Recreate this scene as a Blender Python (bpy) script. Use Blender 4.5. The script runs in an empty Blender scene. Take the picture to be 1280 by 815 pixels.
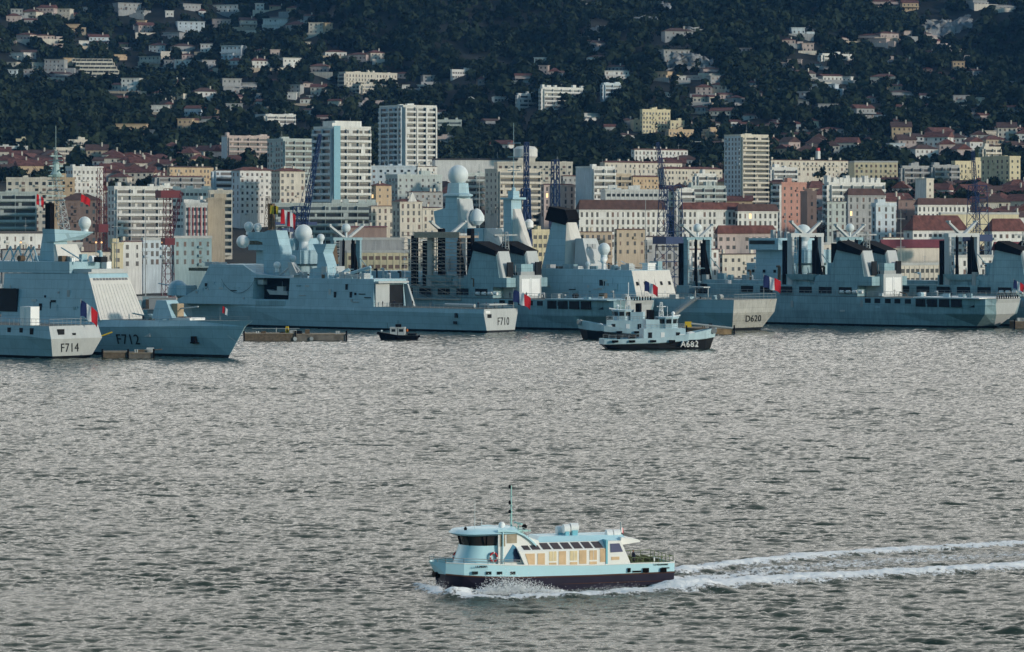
import bpy, math, random
import numpy as np
from mathutils import Matrix, Vector
R = math.radians
random.seed(7); rng = np.random.default_rng(7)
C = bpy.context.scene.collection
SC = bpy.context.scene
# ---------------------------------------------------------------- camera, sky, sun, exposure
F, CX, HY, HC = 4500.0, 640.0, 277.0, 30.0      # focal length in photo pixels, horizon row, eye height
cam = bpy.data.cameras.new('camera'); camo = bpy.data.objects.new('camera', cam); C.objects.link(camo)
camo.location = (0, 0, HC); camo.rotation_euler = (R(90), 0, 0)
cam.sensor_width = 36; cam.lens = 36*F/1280; cam.shift_y = -(407.5-HY)/1280
cam.clip_start = 1; cam.clip_end = 20000
SC.camera = camo
SUN_EL, SUN_D = R(13), Vector((.86, -.51, 0)).normalized()   # direction towards the sun
sun = bpy.data.lights.new('sun', 'SUN'); suno = bpy.data.objects.new('sun', sun); C.objects.link(suno)
sun.energy = 2.7; sun.angle = R(4); sun.color = (1.0, .87, .74)
sd = Vector((SUN_D.x*math.cos(SUN_EL), SUN_D.y*math.cos(SUN_EL), math.sin(SUN_EL)))
suno.rotation_euler = (-sd).to_track_quat('-Z', 'Y').to_euler()
W = bpy.data.worlds.new('World'); SC.world = W; W.use_nodes = True
nt = W.node_tree; bg = nt.nodes['Background']; bg.inputs[1].default_value = 0.13
sky = nt.nodes.new('ShaderNodeTexSky'); sky.sky_type = 'NISHITA'; sky.sun_disc = False
sky.sun_elevation = SUN_EL; sky.sun_rotation = math.atan2(SUN_D.x, SUN_D.y)
sky.air_density = 1.2; sky.dust_density = .6; sky.ozone_density = 2.5
# pale cloud added over the unseen inland sky to grey the water, clear blue seaward
tc = nt.nodes.new('ShaderNodeTexCoord'); sx = nt.nodes.new('ShaderNodeSeparateXYZ')
nt.links.new(tc.outputs['Generated'], sx.inputs[0])
nz = nt.nodes.new('ShaderNodeTexNoise'); nz.inputs['Scale'].default_value = 3.0; nz.inputs['Detail'].default_value = 5
nt.links.new(tc.outputs['Generated'], nz.inputs['Vector'])
ma = nt.nodes.new('ShaderNodeMath'); ma.operation = 'MULTIPLY_ADD'; ma.inputs[1].default_value = .9
nt.links.new(nz.outputs['Fac'], ma.inputs[0]); nt.links.new(sx.outputs['Y'], ma.inputs[2])
mr = nt.nodes.new('ShaderNodeMapRange'); mr.interpolation_type = 'SMOOTHSTEP'
mr.inputs['From Min'].default_value = .30; mr.inputs['From Max'].default_value = .95
nt.links.new(ma.outputs[0], mr.inputs['Value'])
mx = nt.nodes.new('ShaderNodeMix'); mx.data_type = 'RGBA'
cg = nt.nodes.new('ShaderNodeMapRange'); cg.interpolation_type = 'SMOOTHSTEP'; cg.inputs['From Min'].default_value = .12; cg.inputs['From Max'].default_value = .80
nt.links.new(sx.outputs['Z'], cg.inputs['Value'])
cm_ = nt.nodes.new('ShaderNodeMix'); cm_.data_type = 'RGBA'; cm_.inputs['A'].default_value = (14.6, 14.1, 13.1, 1); cm_.inputs['B'].default_value = (4.0, 4.4, 4.4, 1)
nt.links.new(cg.outputs['Result'], cm_.inputs['Factor']); nt.links.new(cm_.outputs['Result'], mx.inputs['B'])
nt.links.new(mr.outputs['Result'], mx.inputs['Factor'])
tint = nt.nodes.new('ShaderNodeMix'); tint.data_type = 'RGBA'; tint.blend_type = 'MULTIPLY'
tint.inputs['Factor'].default_value = 1; tint.inputs['B'].default_value = (.62, 1.0, 1.1, 1)
nt.links.new(sky.outputs[0], tint.inputs['A']); nt.links.new(tint.outputs['Result'], mx.inputs['A'])
nt.links.new(mx.outputs['Result'], bg.inputs[0])
SC.view_settings.view_transform = 'Standard'; SC.view_settings.look = 'None'
SC.view_settings.exposure = 0.0; SC.view_settings.gamma = 1; SC.view_settings.use_curve_mapping = False
SC.cycles.use_denoising = True; SC.cycles.max_bounces = 5; SC.cycles.diffuse_bounces = 2
SC.cycles.glossy_bounces = 3; SC.cycles.volume_bounces = 0; SC.cycles.transparent_max_bounces = 6
SC.cycles.caustics_reflective = False; SC.cycles.caustics_refractive = False

HAZE = .000030
# ---------------------------------------------------------------- helpers
M = {}
def lin(c): return tuple((x/12.92 if x <= .04045 else ((x+.055)/1.055)**2.4) for x in c)
def mat(name, col, rough=.7, var=.12, scale=.4, metal=0, emit=None, streak=0, rust=0, spec=.3, plate=0):
    if name in M: return M[name]
    m = bpy.data.materials.new(name); m.use_nodes = True; n = m.node_tree; b = n.nodes['Principled BSDF']
    b.inputs['Roughness'].default_value = rough; b.inputs['Metallic'].default_value = metal
    b.inputs['Specular IOR Level'].default_value = spec
    if emit:
        b.inputs['Emission Color'].default_value = (*col, 1); b.inputs['Emission Strength'].default_value = emit
    tc = n.nodes.new('ShaderNodeTexCoord'); no = n.nodes.new('ShaderNodeTexNoise')
    no.inputs['Scale'].default_value = scale; no.inputs['Detail'].default_value = 6
    n.links.new(tc.outputs['Object'], no.inputs['Vector'])
    r = n.nodes.new('ShaderNodeMapRange'); r.inputs['From Min'].default_value = .3; r.inputs['From Max'].default_value = .7
    r.inputs['To Min'].default_value = 1-var; r.inputs['To Max'].default_value = 1+var
    n.links.new(no.outputs['Fac'], r.inputs['Value'])
    mul = n.nodes.new('ShaderNodeMix'); mul.data_type = 'RGBA'; mul.blend_type = 'MULTIPLY'; mul.inputs['Factor'].default_value = 1
    mul.inputs['A'].default_value = (*col, 1); n.links.new(r.outputs['Result'], mul.inputs['B'])
    out = mul.outputs['Result']
    if plate:
        sp = n.nodes.new('ShaderNodeSeparateXYZ'); cb = n.nodes.new('ShaderNodeCombineXYZ'); n.links.new(tc.outputs['Object'], sp.inputs[0]); n.links.new(sp.outputs['X'], cb.inputs['X']); n.links.new(sp.outputs['Z'], cb.inputs['Y'])
        bk = n.nodes.new('ShaderNodeTexBrick'); bk.inputs['Scale'].default_value = 1; bk.inputs['Brick Width'].default_value = 5.5; bk.inputs['Row Height'].default_value = 2.1; bk.inputs['Mortar Size'].default_value = .06
        bk.inputs['Color1'].default_value = (1-plate*.5,)*3+(1,); bk.inputs['Color2'].default_value = (1+plate*.4,)*3+(1,); bk.inputs['Mortar'].default_value = (1-plate*2.4,)*3+(1,); n.links.new(cb.outputs[0], bk.inputs['Vector'])
        mp_ = n.nodes.new('ShaderNodeMix'); mp_.data_type = 'RGBA'; mp_.blend_type = 'MULTIPLY'; mp_.inputs['Factor'].default_value = 1; n.links.new(out, mp_.inputs['A']); n.links.new(bk.outputs['Color'], mp_.inputs['B']); out = mp_.outputs['Result']
    if streak or rust:
        mp = n.nodes.new('ShaderNodeMapping'); mp.inputs['Scale'].default_value = (.9, .9, .09)
        n.links.new(tc.outputs['Object'], mp.inputs['Vector'])
        n2 = n.nodes.new('ShaderNodeTexNoise'); n2.inputs['Scale'].default_value = 1.6; n2.inputs['Detail'].default_value = 8; n2.inputs['Roughness'].default_value = .65
        n.links.new(mp.outputs[0], n2.inputs['Vector'])
        if streak:
            r2 = n.nodes.new('ShaderNodeMapRange'); r2.inputs['From Min'].default_value = .35; r2.inputs['From Max'].default_value = .65
            r2.inputs['To Min'].default_value = 1-streak; r2.inputs['To Max'].default_value = 1+streak*.5
            n.links.new(n2.outputs['Fac'], r2.inputs['Value'])
            m2 = n.nodes.new('ShaderNodeMix'); m2.data_type = 'RGBA'; m2.blend_type = 'MULTIPLY'; m2.inputs['Factor'].default_value = 1
            n.links.new(out, m2.inputs['A']); n.links.new(r2.outputs['Result'], m2.inputs['B']); out = m2.outputs['Result']
        if rust:
            r3 = n.nodes.new('ShaderNodeMapRange'); r3.inputs['From Min'].default_value = .70-rust*.1; r3.inputs['From Max'].default_value = .80-rust*.1
            n.links.new(n2.outputs['Fac'], r3.inputs['Value'])
            m3 = n.nodes.new('ShaderNodeMix'); m3.data_type = 'RGBA'; m3.inputs['B'].default_value = (.16, .085, .04, 1)
            n.links.new(out, m3.inputs['A']); n.links.new(r3.outputs['Result'], m3.inputs['Factor']); out = m3.outputs['Result']
    n.links.new(out, b.inputs['Base Color'])
    M[name] = m; return m

class MB:
    def __init__(s): s.v = []; s.f = []; s.m = []
    def quad(s, *p, m=0):
        k = len(s.v); s.v += [tuple(q) for q in p]; s.f.append(tuple(range(k, k+len(p)))); s.m.append(m)
    def box(s, x0, x1, y0, y1, z0, z1, m=0):
        k = len(s.v); s.v += [(x, y, z) for z in (z0, z1) for y in (y0, y1) for x in (x0, x1)]
        for f in ((0, 2, 3, 1), (4, 5, 7, 6), (0, 1, 5, 4), (2, 6, 7, 3), (0, 4, 6, 2), (1, 3, 7, 5)):
            s.f.append(tuple(k+i for i in f)); s.m.append(m)
        return s
    def frus(s, a, b, m=0):      # a, b: 4 corner points each, bottom and top
        k = len(s.v); s.v += [tuple(p) for p in a]+[tuple(p) for p in b]
        for f in ((3, 2, 1, 0), (4, 5, 6, 7), (0, 1, 5, 4), (1, 2, 6, 5), (2, 3, 7, 6), (3, 0, 4, 7)):
            s.f.append(tuple(k+i for i in f)); s.m.append(m)
        return s
    def tube(s, p, q, r, n=6, r2=None, m=0, cap=True):
        p = Vector(p); q = Vector(q); d = (q-p)
        if d.length < 1e-6: return s
        d.normalize(); a = d.orthogonal().normalized(); b = d.cross(a); r2 = r if r2 is None else r2
        k = len(s.v)
        for c, rr in ((p, r), (q, r2)):
            for i in range(n):
                t = 2*math.pi*i/n+math.pi/n; s.v.append(tuple(c+(a*math.cos(t)+b*math.sin(t))*rr))
        for i in range(n):
            j = (i+1) % n; s.f.append((k+i, k+j, k+n+j, k+n+i)); s.m.append(m)
        if cap:
            s.f.append(tuple(k+i for i in range(n))[::-1]); s.f.append(tuple(k+n+i for i in range(n))); s.m += [m, m]
        return s
    def lathe(s, c, prof, n=16, m=0):   # prof: (r,z) list
        k = len(s.v); c = Vector(c)
        for r, z in prof:
            for i in range(n):
                t = 2*math.pi*i/n; s.v.append((c.x+r*math.cos(t), c.y+r*math.sin(t), c.z+z))
        for j in range(len(prof)-1):
            for i in range(n):
                i2 = (i+1) % n; s.f.append((k+j*n+i, k+j*n+i2, k+(j+1)*n+i2, k+(j+1)*n+i)); s.m.append(m)
        s.f.append(tuple(k+i for i in range(n))[::-1]); s.f.append(tuple(k+(len(prof)-1)*n+i for i in range(n))); s.m += [m, m]
        return s
    def sph(s, c, r, n=16, m=0, sz=1, lo=-90):
        pr = []
        for i in range(9):
            t = R(lo+(90-lo)*i/8); pr.append((max(r*math.cos(t), .01), r*math.sin(t)*sz))
        return s.lathe(c, pr, n, m)
    def ngon(s, pts, f0, f1, m=0, mcap=None):   # pts polygon; f0,f1 maps pt->3d
        k = len(s.v); n = len(pts); s.v += [tuple(f0(p)) for p in pts]+[tuple(f1(p)) for p in pts]
        s.f.append(tuple(range(k, k+n))); s.f.append(tuple(range(k+n, k+2*n))[::-1]); s.m += [m if mcap is None else mcap]*2
        for i in range(n):
            j = (i+1) % n; s.f.append((k+i, k+n+i, k+n+j, k+j)); s.m.append(m)
        return s
    def mesh(s, name):
        me = bpy.data.meshes.new(name); me.from_pydata(s.v, [], s.f)
        me.polygons.foreach_set('material_index', s.m); return me
def fixn(me):
    import bmesh
    b = bmesh.new(); b.from_mesh(me); bmesh.ops.recalc_face_normals(b, faces=b.faces); b.to_mesh(me); b.free()
def part(name, mb, mats, parent=None, smooth=False, loc=None):
    me = mb.mesh(name) if isinstance(mb, MB) else mb
    if isinstance(mb, MB): fixn(me)
    for m in (mats if isinstance(mats, (list, tuple)) else [mats]):
        if len(me.materials) < (len(mats) if isinstance(mats, (list, tuple)) else 1): me.materials.append(m)
    if smooth:
        me.polygons.foreach_set('use_smooth', [True]*len(me.polygons))
        try: me.set_sharp_from_angle(angle=R(40))
        except Exception: pass
    o = bpy.data.objects.new(name, me); C.objects.link(o)
    if parent is not None: o.parent = parent
    if loc is not None: o.location = loc
    return o
def tag(o, label=None, cat=None, group=None, kind=None):
    if label: o['label'] = label
    if cat: o['category'] = cat
    if group: o['group'] = group
    if kind: o['kind'] = kind
    return o
def empty(name, loc, rz=0, label=None, cat=None, group=None):
    o = bpy.data.objects.new(name, None); C.objects.link(o); o.location = loc; o.rotation_euler = (0, 0, rz)
    return tag(o, label, cat, group)
def copy_tree(o, parent=None, depth=0):
    c = o.copy(); C.objects.link(c)
    if parent is not None: c.parent = parent
    for ch in list(o.children): copy_tree(ch, c, depth+1)
    return c
def SX(Y): return F/Y
def PX(px, Y): return (px-CX)/F*Y
def PZ(py, Y): return HC+(HY-py)/F*Y
class Fr:
    """a ship's frame: local X towards the bow (away to the left for positive alpha), local Y towards the viewer"""
    def __init__(s, px, Y, al, name, label, cat, group=None):
        al = R(al); s.ox, s.oy = PX(px, Y), Y; s.ax, s.ay = -math.cos(al), math.sin(al); s.nx, s.ny = -math.sin(al), -math.cos(al)
        s.root = empty(name, (s.ox, s.oy, 0), math.pi-al, label, cat, group) if name else None
    def uz(s, px, py, v=0):
        t = (px-CX)/F
        u = (t*(s.oy+v*s.ny)-s.ox-v*s.nx)/(s.ax-t*s.ay)
        Y = s.oy+u*s.ay+v*s.ny
        return u, HC+(HY-py)/F*Y
    def P(s, pts, v): return [s.uz(x, y, v) for x, y in pts]
def slab(mb, uzs, v0, v1, tum=0, zb=None, m=0, tum0=None):
    """side profile uzs extruded across the ship from v0 to v1, sides leaning in by tum per metre above zb"""
    zb = min(z for u, z in uzs) if zb is None else zb; t0 = tum if tum0 is None else tum0
    mb.ngon(uzs, lambda p: (p[0], v0+t0*(p[1]-zb), p[1]), lambda p: (p[0], v1-tum*(p[1]-zb), p[1]), m=m)
def rail(mb, pts, h=1.0, step=2.0, r=.035):
    for a, b in zip(pts, pts[1:]):
        a = Vector(a); b = Vector(b); n = max(1, int((b-a).length/step)); up = Vector((0, 0, h))
        for i in range(n+1):
            p = a.lerp(b, i/n); mb.tube(p, p+up, r, 4)
        mb.tube(a+up, b+up, r, 4); mb.tube(a+up*.5, b+up*.5, r*.8, 4)
def lattice(mb, p, q, w0, w1, n, r, tip=False):
    p = Vector(p); q = Vector(q); d = (q-p).normalized(); a = d.cross(Vector((0, 0, 1)) if abs(d.z) < .9 else Vector((1, 0, 0))).normalized(); b = d.cross(a)
    prev = None
    for i in range(n+1):
        t = i/n; c = p.lerp(q, t); w = (w0+(w1-w0)*t)/2
        cs = [c+a*w*sx_+b*w*sy_ for sx_, sy_ in ((1, 1), (-1, 1), (-1, -1), (1, -1))]
        for k in range(4): mb.tube(cs[k], cs[(k+1) % 4], r*.7, 4, cap=False)
        if prev:
            for k in range(4):
                mb.tube(prev[k], cs[k], r, 4, cap=False); mb.tube(prev[k], cs[(k+1) % 4] if i % 2 else cs[(k-1) % 4], r*.7, 4, cap=False)
        prev = cs
def text(s, size, loc, ax, parent, m, name='hull_number', squash=1.0, off=.02):
    cu = bpy.data.curves.new(name, 'FONT'); cu.body = s; cu.size = size; cu.extrude = off; cu.align_x = 'CENTER'; cu.align_y = 'CENTER'
    cu.materials.append(m); cu.space_character = 1.08
    o = bpy.data.objects.new(name, cu); C.objects.link(o); dg = bpy.context.evaluated_depsgraph_get(); me = bpy.data.meshes.new_from_object(o.evaluated_get(dg)); bpy.data.objects.remove(o)
    x, y, z = (Vector(q).normalized() for q in ax)
    me.transform(Matrix(((x.x*squash, y.x, z.x, loc[0]), (x.y*squash, y.y, z.y, loc[1]), (x.z*squash, y.z, z.z, loc[2]), (0, 0, 0, 1))))
    o = bpy.data.objects.new(name, me); C.objects.link(o); o.parent = parent
    return o
AFT = ((0, -1, 0), (0, 0, 1), (-1, 0, 0)); SIDE = ((-1, 0, 0), (0, 0, 1), (0, 1, 0))

# ---------------------------------------------------------------- terrain
PROF = [(1112, 1.8), (1250, 2.4), (1400, 6), (1550, 13), (1700, 22), (1850, 36), (2000, 46), (2150, 58), (2300, 72), (2450, 92), (2700, 138), (3100, 224), (3700, 400), (4300, 560), (4800, 600)]
PY_, PZ_ = zip(*PROF)
def gz(x, y):
    z = np.interp(y, PY_, PZ_)
    k = np.clip((np.asarray(y)-2250)/500, 0, 1.6)
    x = np.asarray(x); y = np.asarray(y)
    return z+k*(13*np.sin(x/105+y/210)+8*np.sin(x/52-y/130+1)+4*np.sin(x/23+y/61+2)+1.5*np.sin(x/9-y/33))
def hit(px, py):
    t = (px-CX)/F; e = (HY-py)/F
    Y = np.arange(1120, 4700, 2.0); d = gz(t*Y, Y)-(HC+e*Y)
    k = np.argmax(d > 0) if (d > 0).any() else len(Y)-1
    return t*Y[k], float(Y[k])
def grid_mesh(name, X, Yg, Z):
    h, w = X.shape; co = np.stack([X, Yg, Z], -1).reshape(-1, 3).astype(np.float32)
    i = np.arange(h*w).reshape(h, w); q = np.stack([i[:-1, :-1], i[:-1, 1:], i[1:, 1:], i[1:, :-1]], -1).reshape(-1, 4)
    return np_mesh(name, co, q)
def np_mesh(name, co, q, smooth=True):
    me = bpy.data.meshes.new(name); n = q.shape[1]
    me.vertices.add(len(co)); me.vertices.foreach_set('co', np.ascontiguousarray(co, dtype=np.float32).ravel())
    me.loops.add(q.size); me.loops.foreach_set('vertex_index', q.ravel().astype(np.int32))
    me.polygons.add(len(q)); me.polygons.foreach_set('loop_start', np.arange(0, q.size, n, dtype=np.int32))
    me.polygons.foreach_set('loop_total', np.full(len(q), n, dtype=np.int32))
    if smooth: me.polygons.foreach_set('use_smooth', np.ones(len(q), bool))
    me.update(calc_edges=True); return me
ys = np.concatenate([[1112, 1112.01], np.arange(1120, 3600, 10), np.arange(3600, 4801, 60)])
xs = np.concatenate([np.arange(-1500, -520, 60), np.arange(-520, 520, 10), np.arange(520, 1501, 60)])
X, Yg = np.meshgrid(xs, ys); Z = gz(X, Yg); Z[0] = -3
tm = grid_mesh('ground', X, Yg, Z)
gm = mat('hill_ground', (.012, .016, .014), .95, .45, .03)
tm.materials.append(gm)
go = bpy.data.objects.new('ground', tm); C.objects.link(go); tag(go, kind='structure')
# ---------------------------------------------------------------- sea
def wave_tile(n, L, wind, theta, seed, lmin=.5, spread=2.2):
    r = np.random.default_rng(seed); k1 = np.fft.fftfreq(n, L/n)*2*np.pi
    kx, ky = np.meshgrid(k1, k1); k = np.hypot(kx, ky); k[0, 0] = 1
    Lw = wind**2/9.81
    c = (kx*np.cos(theta)+ky*np.sin(theta))/k
    P = np.exp(-1/(k*Lw)**2)/k**4*(np.abs(c)**spread+.08)*np.exp(-(k*lmin/6.28)**2); P[0, 0] = 0
    h = np.fft.ifft2(np.sqrt(P)*(r.normal(size=(n, n))+1j*r.normal(size=(n, n))))
    hx = np.fft.ifft2(np.fft.fft2(h.real)*(-1j*kx/k)).real; hy = np.fft.ifft2(np.fft.fft2(h.real)*(-1j*ky/k)).real
    s = h.real.std(); return h.real/s, hx/s, hy/s
def samp(T, L, x, y, rot=0):
    n = T.shape[0]; c, s = math.cos(rot), math.sin(rot)
    u = ((x*c+y*s)/L*n) % n; v = ((-x*s+y*c)/L*n) % n
    i = u.astype(int); j = v.astype(int); fu = u-i; fv = v-j; i %= n; j %= n; i2 = (i+1) % n; j2 = (j+1) % n
    return (T[j, i]*(1-fu)+T[j, i2]*fu)*(1-fv)+(T[j2, i]*(1-fu)+T[j2, i2]*fu)*fv
NR, NCOL = 2100, 760
yy = 225*np.exp(np.linspace(0, math.log(1113/225), NR)); tt = np.concatenate([np.linspace(-.5, -.168, 260), np.linspace(-.165, .165, NCOL), np.linspace(.168, .5, 260)])
X, Yg = np.meshgrid(tt, yy); X = X*Yg
T1 = wave_tile(1024, 140.0, 2.35, 1.45, 1, .25, 8); T2 = wave_tile(1024, 61.0, 1.6, 1.10, 2, .13, 6)
big = wave_tile(512, 900.0, 9.0, .7, 5, 20)
gust = samp(big[0], 900., X, Yg)
A1 = .072*(1+.16*gust); A2 = .033*(1+.35*samp(big[0], 610., X+90, Yg, .6))
z = A1*samp(T1[0], 140., X, Yg)+A2*samp(T2[0], 61., X, Yg, .5)
dx = A1*samp(T1[1], 140., X, Yg)+A2*samp(T2[1], 61., X, Yg, .5)*.8; dy = A1*samp(T1[2], 140., X, Yg)+A2*samp(T2[2], 61., X, Yg, .5)*.8
# the ferry's wake: two diverging foam lines and a churned strip behind the stern, bow wave along the side
def W2(px, py):
    Y = HC*F/(py-HY); return PX(px, Y), Y
foam = np.zeros_like(X)
def streak(pts, w0, w1, amp, s0, s1, lift=.25, side=0):
    global foam, z
    P = [W2(*p) for p in pts]; L = [0]
    for a, b in zip(P, P[1:]): L.append(L[-1]+math.hypot(b[0]-a[0], b[1]-a[1]))
    best = np.full(X.shape, 1e9); tb = np.zeros_like(X)
    for k, (a, b) in enumerate(zip(P, P[1:])):
        ex, ey = b[0]-a[0], b[1]-a[1]; l2 = ex*ex+ey*ey
        t = np.clip(((X-a[0])*ex+(Yg-a[1])*ey)/l2, 0, 1)
        d = np.hypot(X-a[0]-t*ex, Yg-a[1]-t*ey); m = d < best
        best[m] = d[m]; tb[m] = (L[k]+t[m]*math.sqrt(l2))/L[-1]
    w = w0+(w1-w0)*tb; st = s0+(s1-s0)*tb
    g = np.exp(-(best/w)**2); foam = np.maximum(foam, g*st*amp); z = z+lift*g*(1-.5*tb)
streak([(532, 738), (556, 745), (590, 748), (640, 748), (720, 744), (850, 738)], .9, 1.8, 1, 1.0, .9, .32)
streak([(565, 747), (600, 744), (640, 742), (700, 741)], .8, .7, 1, .9, .8, .55)
streak([(850, 737), (960, 729), (1060, 723), (1160, 717), (1290, 709), (1700, 684)], 2.5, 2.1, 1, 1.15, .88, .6)
streak([(850, 717), (885, 711), (960, 703), (1010, 697), (1110, 690), (1290, 680), (1700, 656)], 1.6, 2.9, 1, 1.05, .76, .4)
streak([(845, 727), (905, 722), (985, 713)], 2.6, 3.0, 1, .95, .50, .15)
streak([(960, 713), (1120, 701), (1290, 692)], 3.8, 4.6, 1, .60, .48, .02)
streak([(520, 733), (545, 741)], .5, .9, 1, .7, 1.0, .25)
fade = np.clip((1113-Yg)/30, 0, 1)
co = grid_mesh('sea', X+dx*.9, Yg+dy*.9*fade, z*fade)
at = co.attributes.new('foam', 'FLOAT', 'POINT'); at.data.foreach_set('value', foam.astype(np.float32).ravel())
m = bpy.data.materials.new('sea_water'); m.use_nodes = True; n = m.node_tree; b = n.nodes['Principled BSDF']
tc = n.nodes.new('ShaderNodeTexCoord')
nb = n.nodes.new('ShaderNodeTexNoise'); nb.inputs['Scale'].default_value = 2.6; nb.inputs['Detail'].default_value = 6; nb.inputs['Roughness'].default_value = .6
mp = n.nodes.new('ShaderNodeMapping'); mp.inputs['Scale'].default_value = (.6, 2.3, 1); mp.inputs['Rotation'].default_value = (0, 0, .12)
n.links.new(tc.outputs['Object'], mp.inputs[0]); n.links.new(mp.outputs[0], nb.inputs['Vector'])
bu = n.nodes.new('ShaderNodeBump'); bu.inputs['Strength'].default_value = 1.0; bu.inputs['Distance'].default_value = .05
n.links.new(bu.outputs[0], b.inputs['Normal'])
b.inputs['IOR'].default_value = 1.33; b.inputs['Specular IOR Level'].default_value = .5
fa = n.nodes.new('ShaderNodeAttribute'); fa.attribute_name = 'foam'
nf = n.nodes.new('ShaderNodeTexNoise'); nf.inputs['Scale'].default_value = 2.4; nf.inputs['Detail'].default_value = 9; nf.inputs['Roughness'].default_value = .72
n.links.new(tc.outputs['Object'], nf.inputs['Vector'])
ad = n.nodes.new('ShaderNodeMath'); ad.operation = 'MULTIPLY_ADD'; ad.inputs[1].default_value = 2.7; ad.inputs[2].default_value = -1.55
n.links.new(nf.outputs['Fac'], ad.inputs[0]); a2 = n.nodes.new('ShaderNodeMath'); a2.operation = 'ADD'
n.links.new(ad.outputs[0], a2.inputs[0]); n.links.new(fa.outputs['Fac'], a2.inputs[1])
a3 = n.nodes.new('ShaderNodeMath'); a3.operation = 'MULTIPLY_ADD'; a3.inputs[1].default_value = 4.5; a3.inputs[2].default_value = -.9; a3.use_clamp = True
n.links.new(a2.outputs[0], a3.inputs[0])
fh_ = n.nodes.new('ShaderNodeMath'); fh_.operation = 'MULTIPLY'; n.links.new(nf.outputs['Fac'], fh_.inputs[0]); n.links.new(a3.outputs[0], fh_.inputs[1])
fh2 = n.nodes.new('ShaderNodeMath'); fh2.operation = 'MULTIPLY_ADD'; fh2.inputs[1].default_value = 2.4; n.links.new(fh_.outputs[0], fh2.inputs[0]); n.links.new(nb.outputs['Fac'], fh2.inputs[2]); n.links.new(fh2.outputs[0], bu.inputs['Height'])
mc = n.nodes.new('ShaderNodeMix'); mc.data_type = 'RGBA'; mc.inputs['A'].default_value = (.020, .038, .028, 1); mc.inputs['B'].default_value = (.90, .90, .90, 1)
n.links.new(a3.outputs[0], mc.inputs['Factor']); n.links.new(mc.outputs['Result'], b.inputs['Base Color'])
mr_ = n.nodes.new('ShaderNodeMapRange'); mr_.inputs['To Min'].default_value = .09; mr_.inputs['To Max'].default_value = .8
n.links.new(a3.outputs[0], mr_.inputs['Value']); n.links.new(mr_.outputs['Result'], b.inputs['Roughness'])
SEA = m; co.materials.append(m)
so = bpy.data.objects.new('sea', co); C.objects.link(so); tag(so, kind='structure')
# the calmer sheet of the same sea around the waves in view
ax_ = np.array([-1600, -400, -184, -38, 38, 184, 400, 1600.]); far = MB()
far.quad((-1600, -500, -.05), (1600, -500, -.05), (1600, 224, -.05), (-1600, 224, -.05))
far.quad((-1600, 224, -.05), (-.495*224, 224, -.05), (-.495*1112, 1112, -.05), (-1600, 1112, -.05))
far.quad((.495*224, 224, -.05), (1600, 224, -.05), (1600, 1112, -.05), (.495*1112, 1112, -.05))
tag(part('outer_sea', far, SEA), kind='structure')
# spray thrown up at the bow and along the side: many small drops and lumps of foam
V = []; Fq = []
def drops(px0, py0, px1, py1, n_, h, w, r0, r1):
    a = W2(px0, py0); bb = W2(px1, py1)
    for i in range(n_):
        t = random.random(); x = a[0]+(bb[0]-a[0])*t+random.gauss(0, w); y = a[1]+(bb[1]-a[1])*t+random.gauss(0, w)
        zz = abs(random.gauss(0, h))*(.5+math.sin(t*math.pi)); r = random.uniform(r0, r1); k = len(V)
        q = [Vector(p)*r for p in ((1, 0, 0), (0, 1, 0), (-1, 0, 0), (0, -1, 0), (0, 0, 1), (0, 0, -1))]
        rot = Matrix.Rotation(random.uniform(0, 6), 3, Vector((random.random()+.1, random.random(), random.random())))
        V.extend([tuple(rot @ p*random.uniform(.6, 1.3)+Vector((x, y, zz))) for p in q])
        Fq.extend([(k+a_, k+b_, k+c_) for a_, b_, c_ in ((0, 1, 4), (1, 2, 4), (2, 3, 4), (3, 0, 4), (1, 0, 5), (2, 1, 5), (3, 2, 5), (0, 3, 5))])
drops(590, 746, 700, 744, 8000, .36, .30, .010, .045); drops(600, 744, 670, 743, 5000, .5, .26, .010, .04)
drops(690, 744, 850, 738, 2600, .18, .4, .008, .03); drops(530, 738, 560, 744, 2200, .26, .35, .008, .034)
drops(850, 735, 900, 731, 500, .2, .5, .02, .05)
me = bpy.data.meshes.new('bow_spray'); me.from_pydata(V, [], Fq); me.materials.append(mat('spray', (.9, .9, .9), .6, .05))
so = bpy.data.objects.new('bow_spray', me); C.objects.link(so); tag(so, 'white spray and foam thrown up along the hull of the passenger ferry', 'spray', kind='stuff')
# ---------------------------------------------------------------- ships
NAVY = mat('navy_grey_paint', (.33, .49, .555), .55, .09, .25, plate=.10, streak=.07, rust=.10)
NAVY2 = mat('weathered_navy_paint', (.25, .385, .425), .6, .12, .25, plate=.13, streak=.2, rust=.45)
RUSTY = mat('rusty_sunlit_stern_paint', (.44, .44, .41), .6, .08, .3, plate=.1, streak=.25, rust=.95)  # rust over stern paint that is lightened to its sunlit tone
PALE = mat('pale_and_sunlit_paint', (.46, .485, .485), .5, .05, .3, streak=.08)  # pale fittings; also sunlit tone painted on sterns and right-facing walls
DECKM = mat('deck_grey', (.10, .12, .12), .8, .2, .5)
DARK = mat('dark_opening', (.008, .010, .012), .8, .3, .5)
BLK = mat('black_paint', (.005, .005, .006), .85, .2, .5, spec=.08)
NUM = mat('hull_number_paint', (.018, .02, .022), .6, .1)
WHT = mat('white_paint', (.80, .81, .80), .45, .04, .5)
RADM = mat('radome_shell', (.62, .68, .69), .45, .04, .5)
GLS = mat('dark_glass', (.015, .018, .02), .12, .1, spec=.5)
STEEL = mat('galvanised_steel', (.34, .36, .36), .5, .1)
RED = mat('red_paint', (.45, .02, .03), .5, .1)
BOOT = mat('boot_topping', (.010, .011, .012), .5, .2)
FB = mat('flag_blue', (.010, .022, .10), .8, .05); FW = mat('flag_white', (.78, .78, .78), .8, .04); FR_ = mat('flag_red', (.60, .02, .03), .8, .05)
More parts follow.
